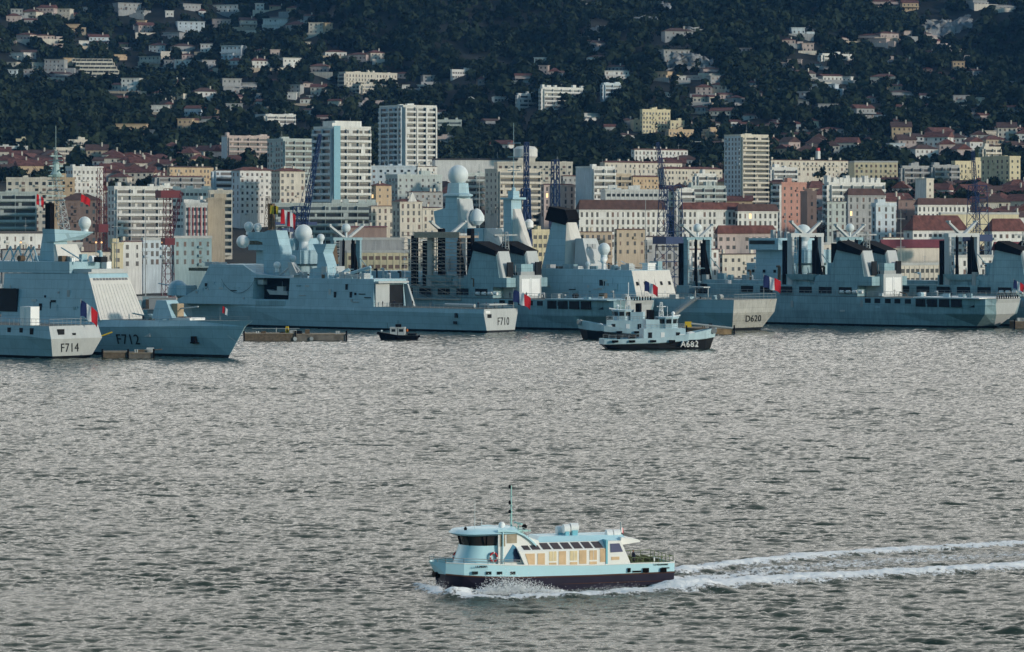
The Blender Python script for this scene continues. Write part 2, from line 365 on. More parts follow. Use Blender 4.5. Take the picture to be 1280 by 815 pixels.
YEL = mat('yellow_paint', (.60, .42, .03), .6, .1); ORG = mat('orange_rubber', (.62, .10, .02), .6, .1)
BROWN = mat('brown_canvas', (.12, .085, .055), .9, .2); WOOD = mat('wet_timber', (.13, .10, .07), .9, .3, 1.5)

def hull(root, secs, mats, name='hull', boot=.55):
    """secs: (u, [(b,z),...from keel to deck]); mats: hull, boot, deck"""
    mb = MB(); n = len(secs[0][1]); rows = []
    for u, ps in secs:
        us = u if isinstance(u, (list, tuple)) else [u]*n
        rows.append([len(mb.v)+i for i in range(2*n)])
        mb.v += [(us[i], b, z) for i, (b, z) in enumerate(ps)]+[(us[i], -b, z) for i, (b, z) in enumerate(ps)]
    for r0, r1 in zip(rows, rows[1:]):
        for i in range(n-1):
            mi = 1 if i == 0 else 0
            mb.f.append((r0[i], r1[i], r1[i+1], r0[i+1])); mb.m.append(mi)
            mb.f.append((r0[n+i+1], r1[n+i+1], r1[n+i], r0[n+i])); mb.m.append(mi)
        mb.f.append((r0[n-1], r1[n-1], r1[2*n-1], r0[2*n-1])); mb.m.append(2)
    for r in (rows[0], rows[-1]):
        for i in range(n-1): mb.f.append((r[i], r[i+1], r[n+i+1], r[n+i])); mb.m.append(1 if i == 0 else (3 if r is rows[0] and len(mats) > 3 else 0))  # optional fourth material paints the stern end in sunlit tone
    return part(name, mb, mats, root)
def flag(root, u, v, z, w, h, cols=('b', 'w', 'r'), name='ensign', ang=0, droop=.25, staff=None):
    ang -= .75
    mb = MB(); mats = {'b': FB, 'w': FW, 'r': FR_, 'y': YEL, 'k': BLK}; ms = [mats[c] for c in cols]; N = 12
    P = lambda i, j: (u-w*i/N*math.cos(ang), v+w*i/N*math.sin(ang)+.045*w*math.sin(i*.9+j*.5), z-h*j/4-droop*h*(i/N)**1.4+.05*h*math.sin(i*.9))
    for i in range(N):
        for j in range(4): mb.quad(P(i, j), P(i+1, j), P(i+1, j+1), P(i, j+1), m=int(i/N*len(cols)))
    f = part(name, mb, ms, root)
    if staff: part('staff', MB().tube((u, v, staff), (u, v, z+.4), .07, 6), STEEL, root)
    return f
def radome(root, u, v, z, r, name='radome', ped=1.0, m=None):
    mb = MB().lathe((u, v, z-r-ped), [(r*.6, 0), (r*.55, ped), (r*.75, ped+r*.25)], 14); mb.sph((u, v, z), r, 20)
    return part(name, mb, m or RADM, root, smooth=True)
def whip(mb, p, h, r=.05): mb.tube(p, (p[0], p[1], p[2]+h), r, 5, r2=r*.5)
def liferafts(root, u0, v, z, n, du=1.6, m=None):
    for i in range(n):
        a = part('liferaft_canister', MB().tube((u0+i*du, v, z), (u0+i*du+1.25, v, z), .45, 10), m or WHT, root, smooth=True)
def fittings(r, u0, u1, v, z0, z1, n, seed, tum=0, zs=0, sides=(1,)):
    rd = random.Random(seed); ms = [NAVY2, PALE, DARK, STEEL, NAVY]
    for k in range(n):
        u = rd.uniform(u0, u1); z = rd.uniform(z0, z1); m_ = rd.choice(ms); w_, h_ = rd.choice(((.9, 1.9), (1.6, .5), (.5, .5), (.7, .7), (2.4, .25), (.25, 2.2)))
        vv = v-tum*(z+h_-zs)
        part('hatch' if m_ is DARK else 'fitting', MB().box(u, u+w_, vv-.15, vv+.16, z, z+h_), m_, r)
def clutter(r, u0, u1, v0, v1, z, n, seed, hmax=2.6):
    rd = random.Random(seed); ms = [NAVY2, PALE, NAVY, STEEL, BROWN, WHT, DARK]
    for k in range(n):
        u, v = rd.uniform(u0, u1), rd.uniform(v0, v1); t = rd.random(); mb = MB(); h = rd.uniform(.6, hmax)
        if t < .45: mb.box(u, u+rd.uniform(.6, 2.6), v, v+rd.uniform(.6, 2), z-.05, z+h)
        elif t < .6: mb.tube((u, v, z-.05), (u, v, z+h*1.6), rd.uniform(.15, .5), 8); mb.tube((u, v, z+h*1.6), (u+.9, v, z+h*1.6), .35, 8)
        elif t < .75: mb.tube((u, v, z+.5), (u+rd.uniform(3, 8), v, z+rd.uniform(.5, 3.4)), rd.uniform(.08, .22), 6); mb.tube((u, v, z-.05), (u, v, z+.6), .2, 6)
        elif t < .9: mb.tube((u, v, z-.05), (u, v, z+h*2.2), .06, 5, r2=.03); mb.box(u-.4, u+.4, v-.05, v+.05, z+h*1.7, z+h*1.8)
        else: mb.tube((u, v-.7, z+.7), (u, v+.7, z+.7), .7, 12)
        part('deck_gear', mb, rd.choice(ms), r)
# person built once, copied
def make_person(name, ms):
    me = bpy.data.meshes.new(name)
    J = [(0, 0, .95, .15), (0, 0, 1.15, .15), (0, 0, 1.38, .17), (0, 0, 1.52, .06), (0, .01, 1.62, .10), (0, .01, 1.72, .085),
         (.09, 0, .88, .10), (.10, .02, .5, .07), (.10, -.01, .08, .05), (.10, .12, .04, .04),
         (-.09, 0, .88, .10), (-.11, .03, .5, .07), (-.12, 0, .08, .05), (-.12, .13, .04, .04),
         (.21, 0, 1.42, .06), (.26, 0, 1.15, .045), (.25, .10, .92, .035), (-.21, 0, 1.42, .06), (-.27, -.02, 1.15, .045), (-.25, .08, .92, .035)]
    E_ = [(0, 1), (1, 2), (2, 3), (3, 4), (4, 5), (0, 6), (6, 7), (7, 8), (8, 9), (0, 10), (10, 11), (11, 12), (12, 13), (2, 14), (14, 15), (15, 16), (2, 17), (17, 18), (18, 19)]
    me.from_pydata([j[:3] for j in J], E_, []); sv = me.skin_vertices if me.skin_vertices else None
    o = bpy.data.objects.new(name, me); C.objects.link(o)
    mo = o.modifiers.new('skin', 'SKIN'); 
    if not me.skin_vertices: 
        import bmesh
        bm = bmesh.new(); bm.from_mesh(me); bm.verts.layers.skin.verify(); bm.to_mesh(me); bm.free()
    for i, j in enumerate(J): me.skin_vertices[0].data[i].radius = (j[3], j[3]*.8)
    me.skin_vertices[0].data[0].use_root = True
    sb = o.modifiers.new('sub', 'SUBSURF'); sb.levels = 1; sb.render_levels = 1
    dg = bpy.context.evaluated_depsgraph_get(); em = bpy.data.meshes.new_from_object(o.evaluated_get(dg)); em.name = name
    bpy.data.objects.remove(o)
    em.materials.clear()
    for m_ in ms: em.materials.append(m_)
    for p in em.polygons:
        c = p.center; p.material_index = 2 if c.z > 1.55 and c.z < 1.70 and c.y > 0 else (2 if .85 < c.z < .97 and abs(c.x) > .2 else (1 if c.z < .95 else 0)); p.use_smooth = True
        if c.z > 1.68: p.material_index = 1
    return em
SKIN = mat('skin', (.45, .26, .18), .6, .05); CL1 = mat('navy_uniform', (.018, .025, .05), .9, .1); CL2 = mat('dark_trousers', (.015, .017, .02), .9, .1)
CL3 = mat('orange_vest', (.65, .16, .03), .8, .1)
PME = make_person('person', [CL1, CL2, SKIN]); PME2 = PME.copy(); PME2.materials[0] = CL3
def person(fr, u, v, z, look, vest=False, rz=0):
    o = bpy.data.objects.new('person', PME2 if vest else PME); C.objects.link(o)
    x = fr.ox+u*fr.ax+v*fr.nx; y = fr.oy+u*fr.ay+v*fr.ny; o.location = (x, y, z); o.rotation_euler = (0, 0, rz)
    tag(o, look, 'person', 'people standing on the ships')

# ---- frigate moored stern-out in the centre left (number on the transom F710)
def big_frigate():
    f = Fr(626, 975, 40, 'frigate', 'long blue-grey frigate F710 with an open boat bay in its side', 'frigate'); r = f.root
    L = 125
    def S(u, b, bw, zd, zk, bd): return (u, [(bw*.7, -1), (bw, .6), (b, zk), (bd, zd)])
    secs = [S(0, 7.1, 5.9, 6.4, 5.2, 6.9), S(6, 7.5, 6.4, 6.4, 5.2, 7.3), S(30, 7.7, 6.9, 6.4, 5.3, 7.5), S(70, 7.7, 6.8, 6.6, 5.5, 7.5),
            S(88, 7.3, 5.6, 6.9, 5.6, 7.1), S(92, 7.0, 5.2, 9.0, 5.7, 6.5), S(105, 5.2, 3.0, 9.2, 5.9, 4.9), S(116, 2.9, 1.0, 9.5, 6.3, 2.7)]
    secs.append(([118.5, 119.5, 123, 126], [(.05, -1), (.05, .6), (.25, 6.8), (.12, 9.8)]))
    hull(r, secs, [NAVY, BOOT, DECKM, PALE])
    tr = MB(); tr.quad((-.03, -5.8, .7), (-.03, 5.8, .7), (-.03, 7.0, 5.15), (-.03, -7.0, 5.15)); tr.quad((-.03, -7.0, 5.15), (-.03, 7.0, 5.15), (-.03, 6.8, 6.4), (-.03, -6.8, 6.4))
    text('F710', 3.0, (-.08, -1.0, 2.9), AFT, r, NUM, squash=.8)
    part('mooring_recess', MB().box(-.12, 0, 4.0, 5.6, 4.0, 5.0), DARK, r); part('light_panel', MB().box(-.14, 0, 4.6, 6.6, 5.2, 5.9), WHT, r)
    part('fairlead', MB().box(9, 10, 7.2, 7.62, 4.0, 5.2), DARK, r); part('fairlead', MB().box(9.6, 10.6, 7.1, 7.50, 2.2, 3.0), DARK, r)
    rl = MB(); rail(rl, [(0, -6.8, 6.4), (0, 6.8, 6.4), (40, 7.4, 6.45)], 1.1, 1.6); part('railing', rl, STEEL, r)
    # deckhouse with boat bay: profile read at the near side
    v = 7.5; P = f.P([(467, 386), (467, 349), (316, 342), (300, 331), (259, 330), (246, 361), (222, 370)], v)
    zs = 6.3; poly = [(P[0][0], zs), (P[1][0]+.6, P[1][1]), (P[2][0], P[2][1]), (P[3][0], P[3][1]), (P[4][0], P[4][1]), (P[5][0], P[5][1]), (P[6][0]+3, zs)]
    h0, h1 = f.uz(360, 373, v), f.uz(315, 345, v); ub0, ub1 = h0[0], h1[0]; zb0, zb1 = 7.9, 14.0
    ztop = P[1][1]; tum = .10
    def wall(u0, u1, z0a, z1a, z0b, z1b, m=0, mb=None):
        for s in (1, -1):
            q = [(u0, z0a), (u1, z0b), (u1, z1b), (u0, z1a)]
            mb.quad(*[(u, s*(v-tum*(z-zs)), z) for u, z in q], m=m)
    mb = MB(); slab(mb, [(poly[0][0], zs), poly[1], (ub0-.0, poly[1][1]+.0), (ub0, zs)], -v+0, v, tum, zs, tum0=tum)
    slab(mb, [(ub1, zs), (ub1, poly[2][1]), poly[2], poly[3], poly[4], poly[5], poly[6]], -v, v, tum, zs, tum0=tum)
    slab(mb, [(ub0, zs), (ub0, zb0), (ub1, zb0), (ub1, zs)], -v, v, tum, zs, tum0=tum)
    slab(mb, [(ub0, zb1), (ub0, poly[1][1]), (ub1, poly[2][1]), (ub1, zb1)], -v, v, tum, zs, tum0=tum)
    mb.box(ub0, ub1, -2.5, 2.5, zb0, zb1, m=1)
    ss = part('superstructure', mb, [NAVY, DARK], r)
    bt = MB(); u0 = ub0+2
    hullb = [(u0, 9.2), (u0+.3, 10.3), (u0+6, 10.4), (u0+8, 10.7), (u0+7, 9.3)]
    slab(bt, hullb, 3.6, 5.6, -.15, 9.2); bt.box(u0+2, u0+4.5, 4.0, 5.2, 10.35, 11.6); bt.tube((u0+3, 4.6, 11.6), (u0+3, 4.6, 13), .05)
    part('ship_boat', bt, PALE, r); part('boat_bay_locker', MB().box(ub1-3, ub1-.8, 4.5, 6, 12.1, 13.5), PALE, r)
    part('bay_door_lower', MB().box(ub0+1, ub1-1.5, 7.35, 7.50, 6.1, 7.6), NAVY2, r)
    # hangar end in painted sunlit tone, with the dark door opening
    ua = P[0][0]
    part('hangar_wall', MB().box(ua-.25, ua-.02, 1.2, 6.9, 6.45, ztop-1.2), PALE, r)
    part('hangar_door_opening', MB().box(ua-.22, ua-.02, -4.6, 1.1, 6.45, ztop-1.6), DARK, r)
    pp = MB(); pp.frus([(ua-4, -4.7, 6.45), (ua-1, -4.7, 6.45), (ua-1, -5.5, 6.45), (ua-4, -5.5, 6.45)], [(ua-1.6, -4.7, ztop-1.4), (ua-.2, -4.7, ztop-1.4), (ua-.2, -5.3, ztop-1.4), (ua-1.6, -5.3, ztop-1.4)]); pp.box(ua-1.4, ua-.05, -5.6, 7.0, ztop-1.15, ztop-.6); part('hangar_flange', pp, PALE, r)
    # window strip of the bridge
    q = f.P([(262, 333), (297, 334)], 0); part('bridge_windows', MB().box(q[1][0]-1, q[0][0]+2.2, -6.4, 6.4, P[3][1]-1.9, P[3][1]-1.0), GLS, ss)
    # mast with black funnel cap
    def tower(pts, pts2, hw, name, m=NAVY):
        a = f.P(pts, hw); mb = MB(); slab(mb, a, -hw, hw, .0); return part(name, mb, m, r)
    tower([(330, 345), (352, 345), (351, 315), (345, 288), (335, 288), (330, 290), (311, 290), (309, 297), (328, 303), (329, 318)], 0, 2.3, 'mast')
    q = f.P([(338, 305), (353, 305), (355, 290), (341, 290)], -2.2); mb = MB(); mb.ngon(q, lambda p: (p[0], -4.6, p[1]), lambda p: (p[0], -2.32, p[1])); part('funnel_cap', mb, BLK, r)
    q = f.P([(338, 330), (352, 330), (352, 307), (339, 307)], -2.3); mb = MB(); mb.ngon(q, lambda p: (p[0], -4.4, p[1]), lambda p: (p[0], -2.32, p[1])); part('funnel_casing', mb, PALE, r)
    u, z = f.uz(335, 287, 0); mb = MB(); lattice(mb, (u, 0, z), (u, 0, z+9.5), 1.6, .8, 6, .09); mb.box(u-1.0, u+.6, -1.9, -.6, z, z+7.5); part('lattice_mast', mb, [BROWN], r)
    flag(r, u-2, 1.2, z+6.9, 2.6, 2.4, ('y', 'y', 'k', 'y'), 'signal_flag', .5, .1); flag(r, u-4.2, -1, z+5.8, 4.2, 4.2, ('r', 'w', 'r', 'w', 'r'), 'signal_flag', .3, .35)
    for px, py, rr in ((311, 283, 1.4), (322, 284, 1.2)):
        u, z = f.uz(px, py, 0); radome(r, u, 0, z, rr)
    u, z = f.uz(316, 302, 0); mb = MB(); mb.sph((u+1, 3, z), 1.9, 16); part('satellite_dome', mb, WHT, r, smooth=True)
    u, z = f.uz(357, 331, 0); radome(r, u, 3.5, z, 1.0, m=WHT); u, z = f.uz(366, 323, 0); radome(r, u, 0, z, 1.0)
    u, z = f.uz(365, 335, 4); mb = MB(); mb.frus([(u, 5, z-2), (u-3, 5, z-2), (u-3, 2.5, z-2), (u, 2.5, z-2)], [(u+1, 4.8, z+1.6), (u-.5, 4.8, z+1.6), (u-.5, 3, z+1.6), (u+1, 3, z+1.6)]); mb.tube((u+5, 4, z-2.2), (u-.5, 4, z+1), .3); mb.tube((u-4.5, 4, z-2.0), (u-.5, 4, z+1.2), .25); part('decoy_launcher', mb, PALE, r)
    # second mast and its dark intake, pale box at its foot
    tower([(396, 347), (412, 347), (409, 332), (404, 316), (408, 305), (391, 305), (397, 318)], 0, 2.0, 'mast')
    q = f.P([(403, 330), (414, 330), (411, 306), (402, 306)], -2); mb = MB(); mb.ngon(q, lambda p: (p[0], -5.2, p[1]), lambda p: (p[0], -2.05, p[1])); part('exhaust_box', mb, BROWN, r)
    q = f.P([(386, 349), (410, 349), (409, 332), (388, 336)], 4); mb = MB(); mb.ngon(q, lambda p: (p[0], 0.5, p[1]), lambda p: (p[0], 4, p[1])); part('launcher_base', mb, NAVY, r)
    q = f.P([(404, 348), (410, 348), (409, 333), (404, 333)], 3.5); mb = MB(); mb.box(q[1][0], q[0][0], -3.5, 4.2, q[0][1]-.3, q[2][1]); part('missile_launcher', mb, PALE, r)
    u, z = f.uz(401, 297, 0); radome(r, u, 0, z, 1.1, ped=1.6)
    # small deck fittings
    for px, w_, h_ in ((264, 3, .7), (276, 2, .6), (430, 2, 1.3), (442, 5, .7), (455, 2, 1.0), (375, 3, 1.1)):
        u, z = f.uz(px, 346, 3); zz = ztop+.5 if px > 320 else P[3][1]; part('deck_locker', MB().box(u-w_/2, u+w_/2, 1.5, 4.0, zz-.6, zz+h_), PALE, r)
    mb = MB()
    for px in (283, 292, 370, 382, 425, 447, 460): u, z = f.uz(px, 347, 5); whip(mb, (u, 5, z-1.5), random.uniform(3, 7))
    rail(mb, [(f.uz(462, 346, 6.5)[0], 6.4, ztop+.1), (f.uz(320, 343, 6.5)[0], 6.4, P[2][1]+.1)], 1.0, 2.2); part('aerials', mb, STEEL, r)
    u, z = f.uz(450, 340, 0); mb = MB(); mb.tube((u+7, 0, ztop+.6), (u-4, 0, ztop+3.2), .45); mb.tube((u+8, 1, ztop+.5), (u+5, -1, ztop+2.5), .5); mb.tube((u-4, 0, ztop+3.2), (u-4, 0, ztop+.3), .2); part('boat_crane', mb, NAVY, r)
    # gun forward
    u, z = f.uz(219, 364, 3); mb = MB(); mb.lathe((u, 2, z-1.2), [(3, 0), (3.0, 1.6), (2.5, 3.2), (1.4, 4.2), (.1, 4.5)], 18); mb.box(u-6, u-2, 0, 4.5, z-1.2, z+1.8); mb.tube((u+2, 2, z+1.5), (u+8, 2, z+2.2), .16); part('gun_turret', mb, NAVY, r, smooth=True)
    flag(r, -.3, -5.0, 11.4, 4.6, 3.3, ang=.2, droop=.6, staff=6.4)
    mb = MB(); mb.box(1.5, 5, -4.5, 3, 7.3, 7.7); mb.tube((5, 5.0, 7.2), (15, 5.6, 7.3), .55); part('covered_equipment', mb, PALE, r)
    bo = MB(); q0 = f.uz(291, 350, 7)[0]
    for i in range(12): a = i/12*math.pi; a2 = (i+1)/12*math.pi; bo.tube((f.uz(278, 350, 7)[0]-math.cos(a)*0-(i)*1.1, 7.35, 13.5-3.9*math.sin(a)**.7), (f.uz(278, 350, 7)[0]-(i+1)*1.1, 7.35, 13.5-3.9*max(math.sin(a2), 0)**.7), .05, 4)
    part('hanging_cable', bo, BLK, r)
    for k, (u, vv) in enumerate(((ua-1.6, 5.5), (ua-2.2, 1.9), (ua-2.0, .9), (ua-6, -2))): person(f, u, vv, 6.45, ['crew member in dark uniform at the left edge of the pale hangar wall', 'crew member standing in front of the pale hangar wall beside the doorway', 'crew member in dark uniform in the dark hangar doorway', 'crew member on the flight deck just right of the dark hangar doorway'][k], rz=2)
    fittings(r, ub1+1, ub1+24, v, 7.2, 12.6, 12, 3, tum, zs); fittings(r, ua+1, ub0-2, v, 7.2, 12.8, 14, 4, tum, zs); clutter(r, ua+2, ub0-2, -5, 5, ztop-.05, 16, 5, 1.8); clutter(r, ub1+3, ub1+22, -5, 5, P[2][1]-.05, 12, 6, 1.8)
    for k in range(4): person(f, 2.4+k*2.2, -3.5+k*.8, 6.42, ['sailor nearest the tricolour on the F710 flight deck', 'second sailor left of the tricolour on the F710 flight deck', 'third sailor left of the tricolour on the F710 flight deck', 'fourth sailor left of the tricolour on the F710 flight deck'][k], rz=k)
BF = big_frigate()

# ---- frigate lying bow-out on the left (F712)
def bow_frigate():
    f = Fr(283, 794, 40, 'frigate', 'blue-grey frigate F712 lying bow-out with gun turret and tall antenna mast on the left', 'frigate'); r = f.root
    ub, zb = f.uz(316, 401, 0)
    zk = 6.6
    secs = [([0, -1, ub*.72, ub], [(.05, -1), (.05, .6), (.15, 7.0), (.10, zb)]),
            (8, [(.8, -1), (1.3, .6), (3.0, 6.9), (2.6, zb-.15)]), (20, [(2.6, -1), (3.6, .6), (5.6, zk), (5.0, zb-.3)]),
            (34, [(4, -1), (5.4, .6), (7.2, zk-.3), (6.6, zb-.4)]), (48, [(5, -1), (6.4, .6), (7.7, zk-.6), (7.15, zb-.4)]), (125, [(5, -1), (6.8, .6), (7.7, 5.6), (7.15, 8.4)])]
    hull(r, secs, [NAVY, BOOT, DECKM])
    un, zn = f.uz(155.5, 425, 6.5); bn = 3.6+1.8*(un-20)/14+(zn-.6)/5.8*1.95
    t = text('F712', 3.4, (un, bn+.12, zn), ((-1, -.12, 0), (0, .31, .95), (-.12, 1, -.31)), r, NUM, squash=.95, off=.04)
    z0 = zb-.45; v = 7.1
    a = f.P([(106, 387), (106, 342)], v); ua, ut, zt = a[0][0], a[1][0], a[1][1]
    mb = MB(); slab(mb, [(ua-5, z0), (ua, zt), (ua+28, zt-.2), (ua+28, z0)], -v, v, .1, z0, tum0=.1)
    # the raking front of the deckhouse, sunlit tone put into its paint, with ribs
    part('superstructure', mb, NAVY, r)
    fr_ = MB(); k = 5.0/(zt-z0)
    def pt(s, z): return (ua-5+k*(z-z0)-.06, s*(v-.1*(z-z0)), z)
    fr_.quad(pt(-1, z0+.1), pt(1, z0+.1), pt(1, zt-1.0), pt(-1, zt-1.0)); part('front_bulkhead', fr_, mat('sunlit_grey_paint', (.60, .585, .55), .6, .05, .4, streak=.08), r)
    wd = MB()
    for i in range(11):
        s0 = -.88+i*.16; z1 = zt-1.55; z2 = zt-1.05
        wd.frus([(pt(s0, z1)[0]-.1, pt(s0, z1)[1], z1), (pt(s0, z1)[0]-.1, pt(s0+.12, z1)[1], z1), (pt(s0, z1)[0], pt(s0+.12, z1)[1], z1), (pt(s0, z1)[0], pt(s0, z1)[1], z1)], [(pt(s0, z2)[0]-.1, pt(s0, z2)[1], z2), (pt(s0, z2)[0]-.1, pt(s0+.12, z2)[1], z2), (pt(s0, z2)[0], pt(s0+.12, z2)[1], z2), (pt(s0, z2)[0], pt(s0, z2)[1], z2)])
    part('bridge_windows', wd, mat('bridge_glass', (.16, .17, .18), .2, .1), r)
    rb = MB()
    for i in range(13): s0 = -.92+i*.153; rb.tube(pt(s0, z0+.4), pt(s0, zt-2.4), .10, 4)
    part('stiffeners', rb, M['sunlit_grey_paint'], r)
    mb = MB(); mb.box(ua, ua+12, -5, 5, zt, zt+1.0); mb.box(ua-.2, ua+1.5, -6.2, 6.2, zt, zt+.35); part('bridge_roof', mb, PALE, r)
    # dark bay aft
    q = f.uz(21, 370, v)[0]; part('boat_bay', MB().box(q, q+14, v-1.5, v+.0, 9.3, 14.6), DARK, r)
    mb = MB(); mb.box(ua+6, ua+40, -5.5, 6.2, zt, zt+2.6); part('upper_deckhouse', mb, NAVY, r)
    # mast
    a = f.P([(50, 342), (68, 342), (67, 289), (54, 289), (50, 315)], 1.8); mb = MB(); slab(mb, a, -2.4, 1.8, 0); part('mast', mb, NAVY, r)
    ux = a[1][0]; mb = MB(); mb.quad((ux-.04, 1.75, a[0][1]+.1), (ux-.04, -2.35, a[0][1]+.1), (a[2][0]-.04, -2.35, a[2][1]-2.4), (a[2][0]-.04, 1.75, a[2][1]-2.4))
    mb = MB(); mb.frus([(ux-.05, 1.7, zt+2.7), (ux-.05, -6.2, zt+2.7), (ux-1.0, -6.6, zt+2.7), (ux-1.0, 1.4, zt+2.7)], [(a[2][0]-.05, 1.7, a[2][1]-3), (a[2][0]-.05, -5.0, a[2][1]-3), (a[2][0]-.5, -5.0, a[2][1]-3), (a[2][0]-.5, 1.7, a[2][1]-3)]); part('mast_front', mb, M['sunlit_grey_paint'], r)  # right-facing side of the mast, sunlight put into its colour
    zt2 = a[2][1]; mb = MB(); um = a[2][0]
    mb.frus([(um+2.6, 2.2, zt2-2.4), (um-1.0, 2.2, zt2-2.4), (um-1.0, -6, zt2-2.0), (um+2.6, -6, zt2-2.0)], [(um+3, 2.6, zt2+.5), (um-1.2, 2.6, zt2+.5), (um-2.4, -8.6, zt2-.2), (um+2.6, -8.6, zt2-.2)]); part('mast_platform', mb, NAVY, r)
    radome(r, um-.6, -7.4, zt2+1.9, 1.5, ped=.8)
    mb = MB(); mb.box(um+.8, um+2.4, .8, 2.2, zt2+.2, zt2+6.5); part('exhaust_trunk', mb, BLK, r)
    mb = MB(); lattice(mb, (um+.5, -2.0, zt2+.4), (um+1.2, 0, zt2+12.5), 1.9, 1.0, 9, .09); part('lattice_mast', mb, PALE, r)
    mb = MB(); um2 = um+1.6; lattice(mb, (um+1.2, 0, zt2+12), (um+1.2, 0, zt2+18.5), 1.3, .4, 7, .07); mb.tube((um+1.2, 0, zt2+17), (um+1.2, 0, zt2+24.3), .07); mb.lathe((um+1.2, 0, zt2+12.5), [(1.1, 0), (1.4, .6), (.9, 1.2), (.7, 3), (.9, 3.3), (.3, 3.6)], 10)
    for k in range(5): mb.box(um-1.8+k*.2, um+4.2-k*.2, -.15, .15, zt2+7+k*2.3, zt2+7.22+k*2.3); mb.box(um+1.0, um+1.3, -3+.3*k, 3-.3*k, zt2+8+k*2.3, zt2+8.25+k*2.3)
    part('antenna_mast', mb, mat('green_grey_paint', (.30, .42, .42), .5, .08), r)
    flag(r, um+5.5, 2.0, zt2+8.5, 1.6, 2.4, ('r', 'w', 'r'), 'signal_flag', 0, .4); flag(r, um-3.0, -4, zt2+8.5, 2.0, 1.8, ('r', 'r'), 'signal_flag', 0, .6)
    u, z = f.uz(212, 398, 0); mb = MB(); mb.lathe((u, 0, z0), [(3.3, 0), (3.3, .5)], 20)
    mb.frus([(u+3.2, 2.5, z0+.5), (u-3.4, 2.5, z0+.5), (u-3.4, -2.5, z0+.5), (u+3.2, -2.5, z0+.5)], [(u+2.4, 1.7, z0+4.6), (u-.6, 1.7, z0+4.6), (u-.6, -1.7, z0+4.6), (u+2.4, -1.7, z0+4.6)])
    gt = part('gun_turret', mb, NAVY, r); part('gun_barrel', MB().tube((u-1.5, 0, z0+2.6), (u-9, 0, z0+3.3), .16, 8), PALE, gt)
    part('blast_shield', MB().box(u-3.5, u-1.6, -1.0, 1.0, z0+.6, z0+3.9), mat('tan_canvas', (.35, .27, .18), .9, .2), gt)
    mb = MB(); mb.box(9, 19, -2.4, 2.4, z0, z0+.8); mb.box(12, 14, -1, 1, z0+.75, z0+1.0, m=1); part('anchor_gear', mb, [WHT, DARK], r)
    part('anchor', MB().box(7.0, 8.2, 1.6, 2.9, 3.2, 4.6).box(6.6, 8.6, 1.5, 2.7, 3.0, 3.3), BLK, r); part('hawse_pipe', MB().box(19, 21.3, 4.2, 4.95, 4.3, 5.3), PALE, r)
    rl = MB(); rail(rl, [(ub+1, .2, zb), (8, 2.5, zb-.15), (20, 4.9, zb-.3), (34, 6.5, zb-.4)], .9, 2.5, .022); whip(rl, (2, 0, zb), 2.5); part('railing', rl, STEEL, r)
    flag(r, 1.2, 0, zb+3.1, 1.2, 1.6, ('r', 'w'), 'jack_flag', .4, .4)
    mb = MB()
    for px in (4, 14, 27, 33): u, z = f.uz(px, 342, 3); mb.tube((u+2, 3, zt), (u-2.5, 3, zt+6), .2); mb.tube((u-5, 3, zt), (u-2.5, 3, zt+6), .2)
    part('missile_rails', mb, NAVY, r)
    fittings(r, ua+1, ua+26, v, z0+1, zt-2.5, 14, 61, .1, z0); clutter(r, ua+2, ua+24, -4.5, 5, zt+2.55, 14, 62, 2.2); clutter(r, 22, 30, -3, 3, z0, 4, 63, 1.0)
    u = ua+9; mb = MB(); mb.lathe((u, -4, zt+.9), [(1, 0), (1, 1.2), (.7, 2.4)], 10); mb.box(u-5, u-3.2, -5, -3.5, zt+.9, zt+2.6); part('sensor_head', mb, WHT, r)
bow_frigate()
# ---- stern of the next frigate at the left edge (F714)
def stern_frigate():
    f = Fr(92, 790, 40, 'frigate', 'blue-grey frigate F714 at the left edge showing its pale stern and tricolour', 'frigate'); r = f.root
    zd = 7.2
    secs = [([1.2, .4, -1.0, 0], [(4.8, -1), (5.9, .6), (7.6, 4.4), (7.3, zd)]), (8, [(5, -1), (6.4, .6), (7.7, 5.0), (7.5, zd)]), (60, [(5, -1), (6.8, .6), (7.7, 5.2), (7.5, zd)]), (100, [(3, -1), (4.5, .6), (6.3, 5.6), (6, 9)]), (123, [(.05, -1), (.1, .6), (.3, 6), (.2, 9.5)])]
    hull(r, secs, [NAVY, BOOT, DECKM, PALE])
    text('F714', 3.1, (-.3, 1.4, 2.3), ((0, -1, 0), (-.368, .36, 1), (-1, 0, -.368)), r, NUM, squash=.85)
    rl = MB(); rail(rl, [(0, -7.2, zd), (0, 7.2, zd), (14, 7.4, zd), (60, 7.4, zd)], 1.5, 1.3, .045); part('railing', rl, STEEL, r)
    for px in (14, 29, 42): u = f.uz(px, 417, 7.5)[0]; part('fairlead', MB().box(u, u+1.1, 7.2, 7.64, 5.3, 6.7), DARK, r)
    part('mooring_recess', MB().box(-.75, -.3, 3.4, 5.2, 5.3, 6.5), DARK, r); part('mooring_recess', MB().box(-.75, -.3, 0.0, 1.0, 4.6, 5.6), DARK, r)
    u = f.uz(33, 400, 5)[0]; part('deck_container', MB().box(u-2, u+1.4, 3, 5.6, zd, zd+4.1).box(u-.1, u+.1, 5.55, 5.7, zd+.3, zd+3.8), WHT, r)
    part('safety_net_frame', MB().tube((-.4, -7.4, 4.6), (-2.6, -9.2, 5.6), .16), YEL, r)
    flag(r, -.6, -1.6, 12.6, 3.6, 3.4, ang=.1, droop=.7, staff=7.2)
    person(f, 21, 5.5, zd, 'sailor in dark clothes left of the F714 ensign', rz=1)
    mb = MB(); mb.box(45, 100, -6.5, 6.5, 8, 10.5); part('superstructure', mb, NAVY, r)
stern_frigate()

